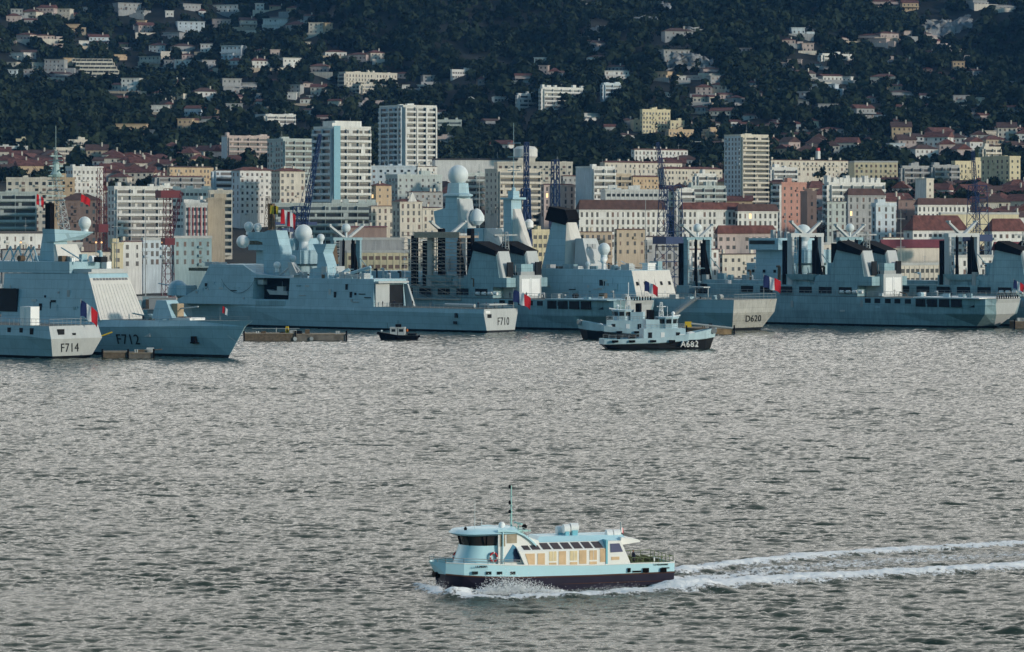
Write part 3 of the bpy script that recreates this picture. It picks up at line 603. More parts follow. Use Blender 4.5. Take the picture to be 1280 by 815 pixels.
# ---- air-defence destroyer D620
def destroyer():
    f = Fr(938, 992, 40, 'destroyer', 'large grey destroyer D620 with black-capped funnel, ball-topped tower and rust-stained stern', 'destroyer'); r = f.root
    zd = 8.6
    secs = [([1.6, 1.0, -1.2, -1.8], [(5, -1), (7, .8), (9.6, 5), (10, zd)]), (10, [(6, -1), (8.2, .8), (9.9, 5), (10.1, zd)]), (50, [(7, -1), (9.2, .8), (10.1, 5), (10.1, zd)]), (100, [(6, -1), (8.4, .8), (9.8, 5.4), (9.8, zd+1)]),
            (135, [(2, -1), (3.2, .8), (6, 6), (5.6, 11)]), ([145, 146, 151, 154], [(.05, -1), (.1, .8), (.4, 7), (.2, 12)])]
    hull(r, secs, [NAVY, BOOT, DECKM, RUSTY])
    text('D620', 3.3, (-.38, -.9, 3.2), ((0, -1, 0), (-.524, .62, 1), (-1, 0, -.524)), r, NUM, squash=.95)
    rl = MB(); rail(rl, [(-1.7, -9.6, zd), (-1.7, 9.8, zd), (10, 10, zd), (34, 10, zd)], 1.5, 1.8, .045); part('railing', rl, STEEL, r)
    v = 9.2
    a = f.P([(788, 375), (788, 338), (676, 337)], v); ua, zt = a[0][0], a[1][1]; uf = a[2][0]
    mb = MB(); slab(mb, [(ua-2.2, zd), (ua, zt), (uf, zt+.3), (uf+2, zd)], -v, v, .06, zd, tum0=.06); part('hangar_block', mb, NAVY, r)
    k = 2.2/(zt-zd)
    def pt(s, z, o=.05): return (ua-2.2+k*(z-zd)-o, s, z)
    mb = MB(); mb.quad(pt(-9.1, zd+.1), pt(9.1, zd+.1), pt(8.7, zt-.1), pt(-8.7, zt-.1)); part('hangar_rear_wall', mb, mat('sunlit_cream_paint', (.62, .60, .56), .6, .05, .3, streak=.1, rust=.12), r)  # aft wall and doors carry their sunlight in the cream colour
    for s0, s1 in ((-6.5, -.6), (.6, 6.5)):
        mb = MB(); mb.frus([pt(s0, zd+.2), pt(s1, zd+.2), pt(s1, zd+.2, .2), pt(s0, zd+.2, .2)], [pt(s0, zt-2.5), pt(s1, zt-2.5), pt(s1, zt-2.5, .2), pt(s0, zt-2.5, .2)]); part('hangar_door', mb, M['sunlit_cream_paint'], r)
    mb = MB()
    for s0 in (-7.4, -3.6, 3.8, 7.2): mb.frus([pt(s0, zt-4.2), pt(s0+.8, zt-4.2), pt(s0+.8, zt-4.2, .5), pt(s0, zt-4.2, .5)], [pt(s0, zt-3.2), pt(s0+.8, zt-3.2), pt(s0+.8, zt-3.2, .4), pt(s0, zt-3.2, .4)])
    part('wall_fittings', mb, DARK, r)
    part('side_door', MB().box(f.uz(752, 358, v)[0]-1, f.uz(752, 358, v)[0]+1, v-.6, v-.2, zd+3, zd+5), DARK, r)
    mb = MB(); rail(mb, [(ua+.3, -8.6, zt), (ua+.3, 8.6, zt), (uf, 8.6, zt+.3)], 1, 2); part('roof_railing', mb, STEEL, r)
    # funnel
    hw = 3.0
    q = f.P([(676, 340), (705, 340), (708, 278), (690, 278)], hw); mb = MB()
    mb.frus([(q[0][0], hw, q[0][1]), (q[1][0], hw, q[1][1]), (q[1][0], -4.6, q[1][1]), (q[0][0], -4.6, q[0][1])], [(q[3][0], hw, q[3][1]), (q[2][0], hw, q[2][1]), (q[2][0], -.9, q[2][1]), (q[3][0], -.9, q[3][1])]); part('funnel', mb, NAVY, r)
    mb = MB(); z0, z1 = q[1][1], q[2][1]; mb.frus([(q[1][0]-.05, hw, z0), (q[1][0]-.05, -4.6, z0), (q[1][0]-4, -4.8, z0), (q[1][0]-2.4, hw-2.5, z0)], [(q[2][0]-.05, hw, z1), (q[2][0]-.05, -.9, z1), (q[2][0]-.5, -.9, z1), (q[2][0]-.3, hw-.3, z1)]); part('funnel_rear', mb, M['sunlit_cream_paint'], r)  # aft face in a sunlit tone of the funnel paint
    q = f.P([(681, 275), (705, 281), (710, 274), (706, 262), (686, 258)], hw+.6); mb = MB(); slab(mb, q, -1.7, hw+.6, 0); part('funnel_cap', mb, BLK, r); hw = 2
    q = f.P([(700, 303), (704, 303), (718, 299), (704, 298)], -1); mb = MB(); mb.ngon(q, lambda p: (p[0]-3, -3, p[1]), lambda p: (p[0]-3, .5, p[1])); part('funnel_platform', mb, NAVY, r)
    # cream block and big radome aft of the funnel
    q = f.P([(728, 340), (732, 340), (732, 298), (728, 298)], 3); mb = MB(); mb.frus([(q[0][0]+3, 3, zt), (q[0][0]-2.5, 3, zt), (q[0][0]-2.5, -5.6, zt), (q[0][0]+3, -5.6, zt)], [(q[0][0]+3, 2.4, q[2][1]), (q[0][0]+.4, 2.4, q[2][1]), (q[0][0]+.4, -4, q[2][1]), (q[0][0]+3, -4, q[2][1])]); part('sensor_house', mb, PALE, r)
    part('vents', MB().box(q[0][0]-.6, q[0][0]-.2, -2.6, -.9, q[2][1]-6, q[2][1]-1.6).box(q[0][0]-.6, q[0][0]-.2, -.6, 1.2, q[2][1]-6, q[2][1]-1.6), STEEL, r)
    u, z = f.uz(755, 311, 0); radome(r, u, 0, z, 1.75, ped=1.5); u2, z2 = f.uz(737, 313, 0); radome(r, u2+1, 1, z2, 1.5, ped=1.5)
    u, z = f.uz(755, 324, 1); radome(r, u-1, 2.5, z-.3, .95, ped=2.8, m=WHT); u, z = f.uz(735, 330, 4); radome(r, u, 4, z, .8, ped=2)
    for px, w_, h_ in ((688, 1.6, 1.4), (713, 4, 1.5), (722, 2, 1.0), (784, 3, 1.6), (768, 1.6, 1), (800, 0, 0)):
        if w_: u, _ = f.uz(px, 335, 6); part('deck_locker', MB().box(u-w_/2, u+w_/2, 4.5, 7, zt-.1, zt+h_), PALE if px not in (713,) else NAVY2, r)
    part('deck_locker', MB().box(ua+1, ua+3, -3.5, 0, zt-.1, zt+1.7).box(ua+.8, ua+3.2, -3.7, .2, zt+1.7, zt+2.0), WHT, r); part('deck_locker', MB().box(ua+2, ua+5, -8, -6, zt-.1, zt+2.4), NAVY2, r)
    # narrow second mast, blue left face, sunlit tone painted on the right face
    q = f.P([(630, 345), (640, 345), (639, 248), (629, 248)], 2.3); mb = MB(); slab(mb, q, -2.3, 2.3, 0); part('second_mast', mb, NAVY, r)
    mb = MB(); z0, z1 = q[0][1], q[2][1]; mb.frus([(q[1][0]-.05, 2.2, z0), (q[1][0]-.05, -2.2, z0), (q[1][0]-6.4, -3, z0), (q[1][0]-4.4, 0, z0)], [(q[2][0]-.05, 1.6, z1-3), (q[2][0]-.05, -1.6, z1-3), (q[2][0]-.4, -1.6, z1-3), (q[2][0]-.4, 1.4, z1-3)]); part('mast_rear', mb, M['sunlit_cream_paint'], r)
    mb = MB(); u = q[2][0]; mb.box(u-1.2, u+3.6, -3, 3, z1-.3, z1+.3); mb.box(u, u+2, -1.4, 1.4, z1+.3, z1+2.2); mb.lathe((u+1, 0, z1+2.2), [(.6, 0), (.6, .8), (.1, 1.2)]); mb.tube((u+1, 0, z1), (u+1, 0, z1+22), .12, 6, r2=.05)
    for k in range(3): mb.box(u-1.5, u+3.2, -.1, .1, z1+8+4*k, z1+8.2+4*k)
    part('mast_head', mb, NAVY, r)
    mb = MB(); mb.lathe((q[1][0]-1, -4.2, z1-9), [(.2, 0), (1.3, .6), (1.3, 2.2), (.4, 3)], 12); part('radar_pod', mb, WHT, r, smooth=True)
    # forward tower with the big ball
    q = f.P([(553, 350), (573, 350), (572, 282), (571, 247), (557, 247), (556, 282)], 3.1); mb = MB(); slab(mb, q, -3.0, 3.1, .0); part('tower', mb, NAVY, r)
    u1 = q[3][0]; z1 = q[3][1]; z0 = q[0][1]; mb = MB(); mb.frus([(q[1][0]-.05, 3.0, z0), (q[1][0]-.05, -2.9, z0), (q[1][0]-3.8, -3.6, z0), (q[1][0]-2.8, 2.0, z0)], [(u1-.05, 3.0, z1-.3), (u1-.05, -2.9, z1-.3), (u1-.9, -2.8, z1-.3), (u1-.7, 2.8, z1-.3)]); part('tower_rear', mb, PALE, r)  # aft face of the tower, sunlit tone painted on
    uc = (q[3][0]+q[4][0])/2; mb = MB(); mb.lathe((uc, 0, z1), [(3.4, 0), (4.4, .5), (4.4, .9), (3.3, 1.3), (3.0, 4.2), (2.2, 4.4)], 8); part('tower_top', mb, NAVY, r)
    u, z = f.uz(565, 219, 0); radome(r, uc, 0, z, 3.05, 'ball_radome', ped=1.2)
    mb = MB(); u, z = f.uz(580, 272, 0); mb.lathe((q[1][0]-2.2, -2.6, z-2.2), [(1, 0), (2.3, 1.2), (2.3, 2.6), (1.2, 4.4), (.2, 4.9)], 14); part('radar_pod', mb, RADM, r, smooth=True)
    mb = MB(); mb.frus([(uc+6, 3, z1-9), (uc+2, 3, z1-9), (uc+2, 0, z1-9), (uc+6, 0, z1-9)], [(uc+7, 3, z1-4), (uc+2, 3, z1-3), (uc+2, 0, z1-3), (uc+7, 0, z1-4)]); part('side_platform', mb, NAVY, r)
    # blocks between the masts
    q = f.P([(581, 350), (604, 350), (604, 285), (581, 285)], 3); mb = MB(); slab(mb, q, -4, 3, 0); part('midship_block', mb, NAVY, r)
    mb = MB(); mb.box(q[0][0]-5, q[1][0]-.5, -5.5, 3.2, zt, q[2][1]-.5) if False else mb.frus([(q[1][0]-.1, 2.8, q[2][1]-12), (q[1][0]-.1, -6, q[2][1]-12), (q[1][0]-6, -6, q[2][1]-12), (q[1][0]-4, 2.8, q[2][1]-12)], [(q[1][0]-.1, 2.8, q[2][1]), (q[1][0]-.1, -6, q[2][1]), (q[1][0]-1.4, -6, q[2][1]), (q[1][0]-1, 2.8, q[2][1])]); part('midship_block_rear', mb, PALE, r)  # aft face lightened in paint as if sunlit
    part('vents', MB().box(q[1][0]-2.2, q[1][0]-1.6, -3, -1.8, q[2][1]-7, q[2][1]-2).box(q[1][0]-2.2, q[1][0]-1.6, -.8, .4, q[2][1]-7, q[2][1]-2), STEEL, r)
    mb = MB(); slab(mb, [(uf, zd), (uf, zt-1), (uf+70, zt-1), (uf+76, zd)], -8.5, 8.5, .08, zd, tum0=.08); part('forward_superstructure', mb, NAVY, r)
    flag(r, -1.9, -3.6, 15.2, 4.6, 3.4, ang=.15, droop=.45, staff=zd)
    fittings(r, ua+2, uf-2, v, zd+.8, zt-3, 16, 8, .06, zd); clutter(r, ua+3, uf-3, -7.5, 7.5, zt-.05, 22, 9, 2.2); clutter(r, uf+3, uf+40, -7, 7, zt-1.05, 30, 10, 4); clutter(r, 2, 30, -8, 8, zd, 6, 12, 1.2)
    # gangway from quarterdeck to the pontoon
    p0 = f.uz(870, 377, 10.5); mb = MB(); mb.tube((p0[0], 10.4, zd+.3), (p0[0]+8, 15.5, 1.8), .5, 4); rail(mb, [(p0[0], 10.8, zd+.3), (p0[0]+8, 15.9, 1.8)], 1, 1.2, .04); part('gangway', mb, STEEL, r)
    part('gangway_head', MB().box(p0[0]-3, p0[0]+2, 8, 11, zd+3.2, zd+3.5).box(p0[0]-2.8, p0[0]-2.6, 8.5, 8.7, zd, zd+3.2).box(p0[0]+1.6, p0[0]+1.8, 8.5, 8.7, zd, zd+3.2), PALE, r)
destroyer()

# ---- fleet replenishment ships
FC = Fr(1257, 1014, 40, None, '', '')
def gantry(r, u, v0, z0, z1, w=15, deep=2.2, col=None, arms=True, dome=True, thin=0):
    g = empty('gantry', (0, 0, 0)); g.parent = r; col = col or PALE; mb = MB()
    for s in (1, -1): mb.box(u-.8, u+.8, s*w/2-.6+thin, s*w/2+.6-thin, z0, z1); mb.box(u+1.3, u+2.6, s*w/2-.6, s*w/2+.6, z0, z1-1, m=1)
    mb.box(u-.75, u+.75, -w/2-.8, w/2+.8, z1, z1+1.1-thin*1.2); part('gantry_frame', mb, [col, BLK], g)
    mb = MB(); mb.box(u-2.4, u+2.4, w/2-2.2, w/2+1.8, z0-.2, z0+2.2); mb.box(u-1.6, u+1.6, -3, 3, z0-.2, z0+3.4); mb.tube((u-1.2, w/2-1, z1-5), (u-3.6, w/2+2, z1-9), .16); mb.tube((u-1.2, -w/2+1, z1-5), (u-3.6, -w/2-1, z1-9), .16); mb.box(u-1.2, u+1.2, -w/2, w/2, z0+(z1-z0)*.45, z0+(z1-z0)*.45+.3) if thin else None; part('winch_house', mb, NAVY2, g)
    mb = MB()
    for s in (1, -1):
        for k in range(4): mb.tube((u-1.6-.4*k, s*(w/2-2.6+.35*k), z0+1), (u-.6, s*(w/2-3.6), z1+.4), .28, 6)
        mb.tube((u-1, s*(w/2-3), z0+3), (u-1, s*(w/2-3.4), z1), .45, 6)
    part('fuel_hoses', mb, BLK, g)
    if arms:
        mb = MB()
        for s in (1, -1):
            q0 = [(u-.5, s*.5, z1+.9), (u+.5, s*.5, z1+.9), (u+.5, s*1.9, z1+.9), (u-.5, s*1.9, z1+.9)]; q1 = [(u-.35, s*7.2, z1+4.6), (u+.35, s*7.2, z1+4.6), (u+.35, s*7.5, z1+4.1), (u-.35, s*7.5, z1+4.1)]
            mb.frus(q0, q1); mb.box(u-.6, u+.6, s*7.3-.4, s*7.3+.4, z1+4.3, z1+4.8)
        part('outrigger_arms', mb, PALE, g); mb = MB()
        if dome: mb.tube((u, 0, z1), (u, 0, z1+2.6), .4); mb.sph((u, 0, z1+3.6), 1.35, 14); part('radome', mb, RADM, g, smooth=True)
    mb = MB()
    for k in range(9): mb.box(u-1.4, u-1.1, w/2-1.2, w/2+1.1, z0+1+k*(z1-z0)/9, z0+1.15+k*(z1-z0)/9)
    mb.box(u-1.3, u-1.15, w/2+.9, w/2+1.0, z0, z1); mb.box(u-1.3, u-1.15, w/2-1.2, w/2-1.1, z0, z1); part('ladder', mb, STEEL, g)
def supply(px, Y, label, rot=0, number=None, bridge=True, crew=()):
    f = Fr(px, Y, 40, 'supply_ship', label, 'supply ship', 'replenishment ships moored side by side'); r = f.root; zd = 8.7; b = 10.4
    secs = [([5, 3, 0, -.6, -1], [(.6, -1), (1.2, .6), (4.8, 4), (6.0, 6.6), (6.2, zd-.4)]), ([9, 6, 1.5, 1, 1], [(4, -1), (5.5, .6), (8.4, 4), (9.0, 6.6), (9.0, zd-.4)]),
            (14, [(6.5, -1), (8.6, .6), (10, 4), (10.3, 6.6), (10.3, zd-.4)]), (30, [(8, -1), (10, .6), (b+.1, 4), (b+.1, 6.6), (b+.1, zd-.4)]), (110, [(8, -1), (10, .6), (b, 4), (b, 6.6), (b, zd)]), (140, [(3, -1), (4.4, .6), (7, 4), (7.6, 6.6), (8, 12)]), (156, [(.1, -1), (.2, .6), (.5, 4), (.7, 6.6), (1, 13)])]
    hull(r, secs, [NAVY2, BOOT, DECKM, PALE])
    # plate on the rounded stern, sunlit tone in its pale paint
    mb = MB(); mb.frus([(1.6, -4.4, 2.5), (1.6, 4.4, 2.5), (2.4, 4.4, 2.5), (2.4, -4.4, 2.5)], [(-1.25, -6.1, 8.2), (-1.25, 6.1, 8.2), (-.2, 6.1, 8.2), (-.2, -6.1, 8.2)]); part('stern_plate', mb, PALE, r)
    mb = MB()
    for i in range(10): mb.tube((-.6, -5.4+i*1.2, 8.3), (-.6, -5.4+i*1.2, 9.4), .22)
    part('stern_bollards', mb, BLK, r)
    if number: text(number, 3.1, (.02, -.2, 5.4), ((0, -1, 0), (-.5, .6, 1), (-1, 0, -.5)), r, NUM, squash=.8)
    # windows in the hull side and the open mooring deck
    for pxw in (1085, 1097, 1110, 1122, 1135, 1148.5, 1162):
        u = FC.uz(pxw, 381, b)[0]; part('side_window', MB().box(u-1.0, u+1.0, b-.2, b+.14, 6.7, 8.0), DARK, r)
    for k in range(5):
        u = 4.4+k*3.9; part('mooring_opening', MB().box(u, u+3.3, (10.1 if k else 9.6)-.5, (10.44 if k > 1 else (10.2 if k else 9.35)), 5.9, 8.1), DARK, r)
    mb = MB(); mb.box(2, 24, -10.6, 10.65, zd-.35, zd-.05); part('deck_edge', mb, WHT if number else NAVY, r)
    # rust stains on the side
    rl = MB(); rail(rl, [(-.8, -6, zd), (-.8, 6, zd), (4, 9.2, zd), (16, 10.2, zd), (60, 10.3, zd), (105, 10.2, zd)], 1.3, 2.0, .045); part('railing', rl, STEEL, r)
    # pale helicopter hangar door block facing aft
    u = FC.uz(1105, 370, 4.6)[0]; mb = MB(); mb.box(u, u+6, -4.8, 4.8, zd-.3, zd+6.2); part('hangar', mb, PALE, r)
    part('hangar_door', MB().box(u-.14, u, -.25, .25, zd+.6, zd+5.4).box(u-.12, u, -4.0, -.4, zd+.3, zd+5.2).box(u-.12, u, .4, 4.0, zd+.3, zd+5.2), WHT, r)
    mb = MB(); mb.box(u+1, u+2.4, -3, 3, zd+6.2, zd+7.2); mb.tube((u+3, 3, zd+6), (u+3, 3, zd+9), .1); mb.tube((u+3, -3, zd+6), (u+3, -3, zd+8), .1); part('hangar_roof_gear', mb, STEEL, r)
    # long deckhouse forward of it
    mb = MB(); mb.box(u+6, u+62, -9.3, 9.3, zd-.2, zd+2.9); mb.box(u+8, u+34, -8, 8, zd+2.9, zd+5.8); part('deckhouse', mb, NAVY2, r)
    for k in range(6): part('deckhouse_opening', MB().box(u+8+k*7, u+12.5+k*7, 9.2, 9.36, zd+.5, zd+2.4), DARK, r)
    liferafts(r, FC.uz(1078, 372, 10)[0], 9.9, zd+1.1, 4, 2.2)
    # twin funnels with raked black caps
    for v, name in ((6.2, 'funnel'), (-6.2, 'funnel')):
        h = 2.8; q = FC.P([(1034, 352), (1081, 352), (1075, 312), (1046, 308)], 9.0)
        q = [(a, z-.2) for a, z in q]; fn = empty('funnel', (0, 0, 0)); fn.parent = r
        mb = MB(); slab(mb, q, v-h, v+h, .02); part('casing', mb, NAVY2 if v > 0 else NAVY2, fn)
        mb = MB(); mb.frus([(q[1][0]-.06, v+h-.3, q[1][1]), (q[1][0]-.06, v-h+.3, q[1][1]), (q[1][0]-1.2, v-h+.3, q[1][1]), (q[1][0]-1.2, v+h-.6, q[1][1])], [(q[2][0]-.06, v+h-.3, q[2][1]), (q[2][0]-.06, v-h+.3, q[2][1]), (q[2][0]-.5, v-h+.3, q[2][1]), (q[2][0]-.5, v+h-.6, q[2][1])]); part('casing_rear', mb, PALE, fn)  # aft strip of the casing, sunlit tone painted on
        q2 = FC.P([(1045, 312), (1075, 319), (1077, 313), (1049, 301), (1045, 306)], 9.0); mb = MB(); slab(mb, [(a, z) for a, z in q2], v-h-.4, v+h+.4, 0); part('cap', mb, BLK, fn)
        part('vents', MB().box(q[1][0]-1.35, q[1][0]-1.0, v-1.5, v+1, q[1][1]+2, q[1][1]+6), DARK, fn)
    mb = MB(); uf = (q[0][0]+q[1][0])/2; mb.box(uf-9, uf+11, -9, 9, zd+2.9, 14.2); mb.box(uf-9, uf+11, -2.6, 2.6, 14.2, 18); part('funnel_house', mb, NAVY2, r)
    mb = MB(); lattice(mb, (uf-1, 0, 17), (uf-1, 0, 27), 2, 1, 5, .12); mb.box(uf-1.2, uf-.8, -5, 5, 26, 26.4)
    part('antenna_mast', mb, STEEL, r)
    # aft gantry with the V-shaped outriggers, forward gantry
    ga = FC.uz(1007, 300, 0)[0]; gb = FC.uz(872, 300, 0)[0]
    gantry(r, ga, 0, zd, 25.5, dome=False); gantry(r, gb, 0, zd, 24.5, arms=True, col=NAVY2, thin=.22, w=11)
    mb = MB(); mb.box(ga-8, ga+10, -8.5, 8.5, zd-.3, zd+2.4); mb.box(ga+6, gb-6, -5, 5, zd-.3, zd+4); part('cargo_deckhouse', mb, NAVY2, r)
    for k in range(5): u5 = ga+9+k*4.2; part('cargo_winch', MB().sph((u5, 6.8, zd+.9), 1.5, 12).box(u5-1.8, u5+1.8, 5.4, 8.2, zd-.2, zd+.6), BROWN, r, smooth=True)
    mb = MB(); u6 = ga-5; mb.frus([(u6-4, 9, zd+4.4), (u6+4, 9, zd+4.4), (u6+4, 7, zd+4.4), (u6-4, 7, zd+4.4)], [(u6-4.6, 9.6, zd+6), (u6+5.4, 9.6, zd+6), (u6+5.4, 6.6, zd+6), (u6-4.6, 6.6, zd+6)]); mb.tube((u6-2.5, 8, zd+2), (u6-2.5, 9.5, zd+8), .15); mb.tube((u6+2.5, 8, zd+2), (u6+2.5, 9.5, zd+8), .15); part('lifeboat', mb, NAVY2, r)
    if bridge:
        ub = gb+14
        mb = MB(); mb.box(ub, ub+17, -10, 10, zd-.3, 17.5); mb.box(ub-3, ub+15, -8, 8, 17.5, 21.5); mb.box(ub+5, ub+16, -10.3, 10.3, 21.5, 25.0); part('bridge', mb, NAVY, r)
        part('bridge_windows', MB().box(ub+6.3, ub+15.6, -10.45, 10.45, 23.2, 24.3), GLS, r)
        for k in range(4): part('porthole', MB().box(ub+2+k*4, ub+2.9+k*4, 9.9, 10.15, 14.6, 15.5), DARK, r)
        radome(r, ub+3.2, 0, 26.6, 2.6, ped=3); mb = MB()
        for k in range(6): mb.box(ub+5+k*1.8, ub+6+k*1.8, -6+k, -4.6+k, 25, 26+.3*k)
        rail(mb, [(ub+5, 10, 25), (ub+16, 10, 25)], 1, 1.5); rail(mb, [(ub-3, 8, 21.5), (ub+5, 8, 21.5)], 1, 1.5); whip(mb, (ub+8, 2, 25), 6); whip(mb, (ub+11, -2, 25), 9, .12); part('roof_gear', mb, STEEL, r)
    clutter(r, 3, ga-9, -8.5, 9, zd-.1, 14, 21+int(px), 1.8); clutter(r, u+2, u+5, -4, 4, zd+6.1, 4, 5, 1.5); clutter(r, FC.uz(1100, 370, 0)[0]+2, ga-10, -7, 9, zd+2.9, 26, 31+int(px), 4); clutter(r, ga+6, gb-4, -9, 9.4, zd-.1, 44, 41+int(px), 6); clutter(r, gb+4, gb+12, -9, 9, zd-.1, 8, 7, 6); fittings(r, 25, 118, 10.42, 2.5, 5.6, 14, 51)
    for (u, v, lab) in crew: person(f, u, v, zd-.05, lab, rz=u)
    return f
s1 = supply(1257, 1014, 'supply ship A607 at the right with rust-streaked side, twin funnels and sunlit rounded stern plate', number='A607', bridge=False, crew=((8, 9, 'sailor by the rail near the stern bollards of the A607'), (12, 9.3, 'sailor at the stern rail of the A607, left of the nearest one')))
flag(s1.root, -1.0, -2.6, 13.5, 2.8, 2.4, ('b', 'w', 'r'), ang=.3, droop=.5, staff=8.4)
s2 = supply(796, 990, 'supply ship moored between frigate F710 and destroyer D620 with radome on its bridge', crew=tuple((38-k*1.5, 9.0-.3*(k % 2), ['leftmost', 'second from left', 'third from left', 'fourth from left', 'rightmost'][k]+' of the sailors by the white hangar block right of the tricolour') for k in range(5)))
flag(s2.root, -.6, -2.8, 13.6, 3.6, 2.8, ang=.3, droop=.55, staff=8.4)
s3 = supply(1462, 1010, 'farthest right supply ship, its bridge and tall gantries rising behind the A607')

# ---- scaffolding round the destroyer's mast
sf = Fr(560, 1025, 40, 'scaffolding', 'grey tube scaffolding tower built up beside the ball-topped mast', 'scaffolding')
for (u0, u1, w0, w1) in ((-8, -2.5, -4, 4), (-2.5, 3, -4, 4), (3, 8.5, -4, 4), (8.5, 14, -4, 4)):
    mb = MB()
    for lv in range(9):
        z0 = 10+lv*2.0; 
        if z0 > 26.5: break
        for u in (u0, u1):
            mb.tube((u, w0, z0), (u, w1, z0), .045, 4)
            for v in (w0, w1): mb.tube((u, v, z0-2), (u, v, z0+1), .055, 4)
        for v in (w0, w1): mb.tube((u0, v, z0), (u1, v, z0), .07, 4); mb.tube((u0, v, z0-2), (u1, v, z0), .05, 4); mb.tube((u0, v, z0+1), (u1, v, z0+1), .05, 4)
        if lv % 3 == 1: mb.box(u0, u1, w1-1.2, w1, z0-.1, z0)
    mb.box(u0, u1, w0, w1, 7.8, 8.1)
    part('scaffold_bay', mb, mat('scaffold_tube', (.46, .39, .33), .6, .2), sf.root)
mb = MB()
for u in (-8.2, 13, 2.8): mb.box(u, u+1.6, -2, -.6, 8, 28 if u < 12 else 26)
part('dark_column', mb, BLK, sf.root)
part('work_platform', MB().box(-8, 9, -4, 4.4, 25.4, 25.9).box(-8, 9, 4.2, 4.4, 25.9, 27), mat('plank_boards', (.36, .29, .22), .9, .2, 2), sf.root)

# ---- harbour tugs
def tug(px, Y, label, flip, number=None, hm=11.0):
    f = Fr(px, Y, 8 if not flip else 172, 'harbour_tug', label, 'tug', 'pale blue harbour tugs'); r = f.root; LB = mat('tug_pale_blue', (.42, .57, .63), .5, .08, .5, streak=.1)
    secs = [([1.6, 1, 0, 0, 0], [(.5, -1), (2.3, .3), (3.6, 1.2), (3.7, 1.35), (3.8, 2.5)]), (4, [(2.5, -1), (3.6, .3), (4.1, 1.3), (4.2, 1.45), (4.3, 2.5)]), (13, [(3, -1), (4, .3), (4.3, 1.5), (4.4, 1.65), (4.4, 2.8)]), (20, [(2, -1), (3.2, .3), (3.9, 2.0), (4.0, 2.15), (4.1, 3.6)]),
            (24.5, [(.8, -1), (1.4, .3), (2.3, 2.4), (2.5, 2.55), (2.7, 4.5)]), ([25.3, 26, 26.8, 27, 27.4], [(.1, -1), (.15, .3), (.3, 2.7), (.35, 2.8), (.5, 5.0)])]
    mb = MB(); n = 5; rows = []
    for u, ps in secs:
        us = u if isinstance(u, list) else [u]*n; rows.append(len(mb.v)); mb.v += [(us[i], b, z) for i, (b, z) in enumerate(ps)]+[(us[i], -b, z) for i, (b, z) in enumerate(ps)]
    for a, b2 in zip(rows, rows[1:]):
        for i in range(n-1):
            mi = 1 if i < 2 else 0
            mb.f += [(a+i, b2+i, b2+i+1, a+i+1), (a+n+i+1, b2+n+i+1, b2+n+i, a+n+i)]; mb.m += [mi, mi]
        mb.f.append((a+2, b2+2, b2+n+2, a+n+2)); mb.m.append(2)
    for a in (rows[0], rows[-1]):
        for i in range(n-1): mb.f.append((a+i, a+i+1, a+n+i+1, a+n+i)); mb.m.append(1 if i < 2 else 0)
    part('hull', mb, [LB, BOOT, DECKM], r)
    if number: s = -1 if flip else 1; text(number, 2.1, (20.2, -3.95 if flip else 3.95, 1.25), ((1, .20, 0) if flip else (-1, -.2, 0), (0, -.3 if flip else .3, 1), (.2, -1, -.3)), r, WHT, squash=.95, off=.25)
    for u in (2.5, 6.5, 11.5, 16, 21): part('tyre_fender', MB().box(u-.7, u+.7, -4.75+(.5 if u > 20 else 0), 4.75-(.5 if u > 20 else 0), 1.75, 2.25), BLK, r)
    part('bow_fender', MB().tube((26.6, -1.6, 4.3), (26.6, 1.6, 4.3), .7, 10), mat('grey_rubber', (.2, .22, .23), .8, .1), r)
    mb = MB(); mb.box(9.5, 19.5, -3, 3, 1.4, 4.9); mb.box(10.2, 13.4, -2.4, 2.4, 4.9, 7.0); part('deckhouse', mb, LB, r)
    mb = MB(); mb.lathe((15.6, 0, 4.9), [(2.6, 0), (2.6, 1.1), (2.75, 2.4), (3.0, 2.5), (2.9, 2.7)], 10); wh = part('wheelhouse', mb, LB, r)
    mb = MB()
    for i in range(10):
        a = (i+.5)*math.pi/5; c, s = math.cos(a), math.sin(a)
        mb.frus([(15.6+c*2.56-s*.6, s*2.56+c*.6, 6.05), (15.6+c*2.56+s*.6, s*2.56-c*.6, 6.05), (15.6+c*2.4, s*2.4, 6.05), (15.6+c*2.4-.01, s*2.4, 6.05)], [(15.6+c*2.72-s*.62, s*2.72+c*.62, 7.1), (15.6+c*2.72+s*.62, s*2.72-c*.62, 7.1), (15.6+c*2.4, s*2.4, 7.1), (15.6+c*2.4-.01, s*2.4, 7.1)])
    part('wheelhouse_window', mb, GLS, wh)
    for u, w_ in ((10.6, .9), (13.6, .9), (17.2, 1.0)): part('door', MB().box(u, u+w_, -3.06, 3.06, 1.9, 4.0), DARK if u != 13.6 else WHT, r)
    mb = MB(); mb.box(11, 12.2, -1.8, -.8, 7.0, 9.2); mb.box(11, 12.2, .8, 1.8, 7.0, 9.2); part('funnel', mb, BLK, r)
    mb = MB(); mb.tube((14.2, 0, 7), (14.2, 0, hm), .10); lattice(mb, (14.2, 0, 7.2), (14.2, 0, 11), 1.1, .5, 4, .06); mb.box(13.2, 15.4, -.08, .08, 9.9, 10.1); mb.box(14.1, 14.3, -1.4, 1.4, 8.9, 9.1); mb.tube((16, 1, 7.4), (19, 1.2, 7.9), .2); mb.tube((16, 1.6, 7.4), (16, 1.6, 10), .05); part('mast', mb, WHT, r)
    radome(r, 17.0, -.5, 8.4, .45, ped=.5, m=WHT)
    mb = MB(); mb.tube((4, 0, 1.4), (4, 0, 3.2), .35); mb.tube((4, -1, 2.6), (4, 1, 2.6), .25); mb.tube((7.3, -1.4, 2.3), (7.3, 1.4, 2.3), .85, 12); part('towing_gear', mb, BLK, r)
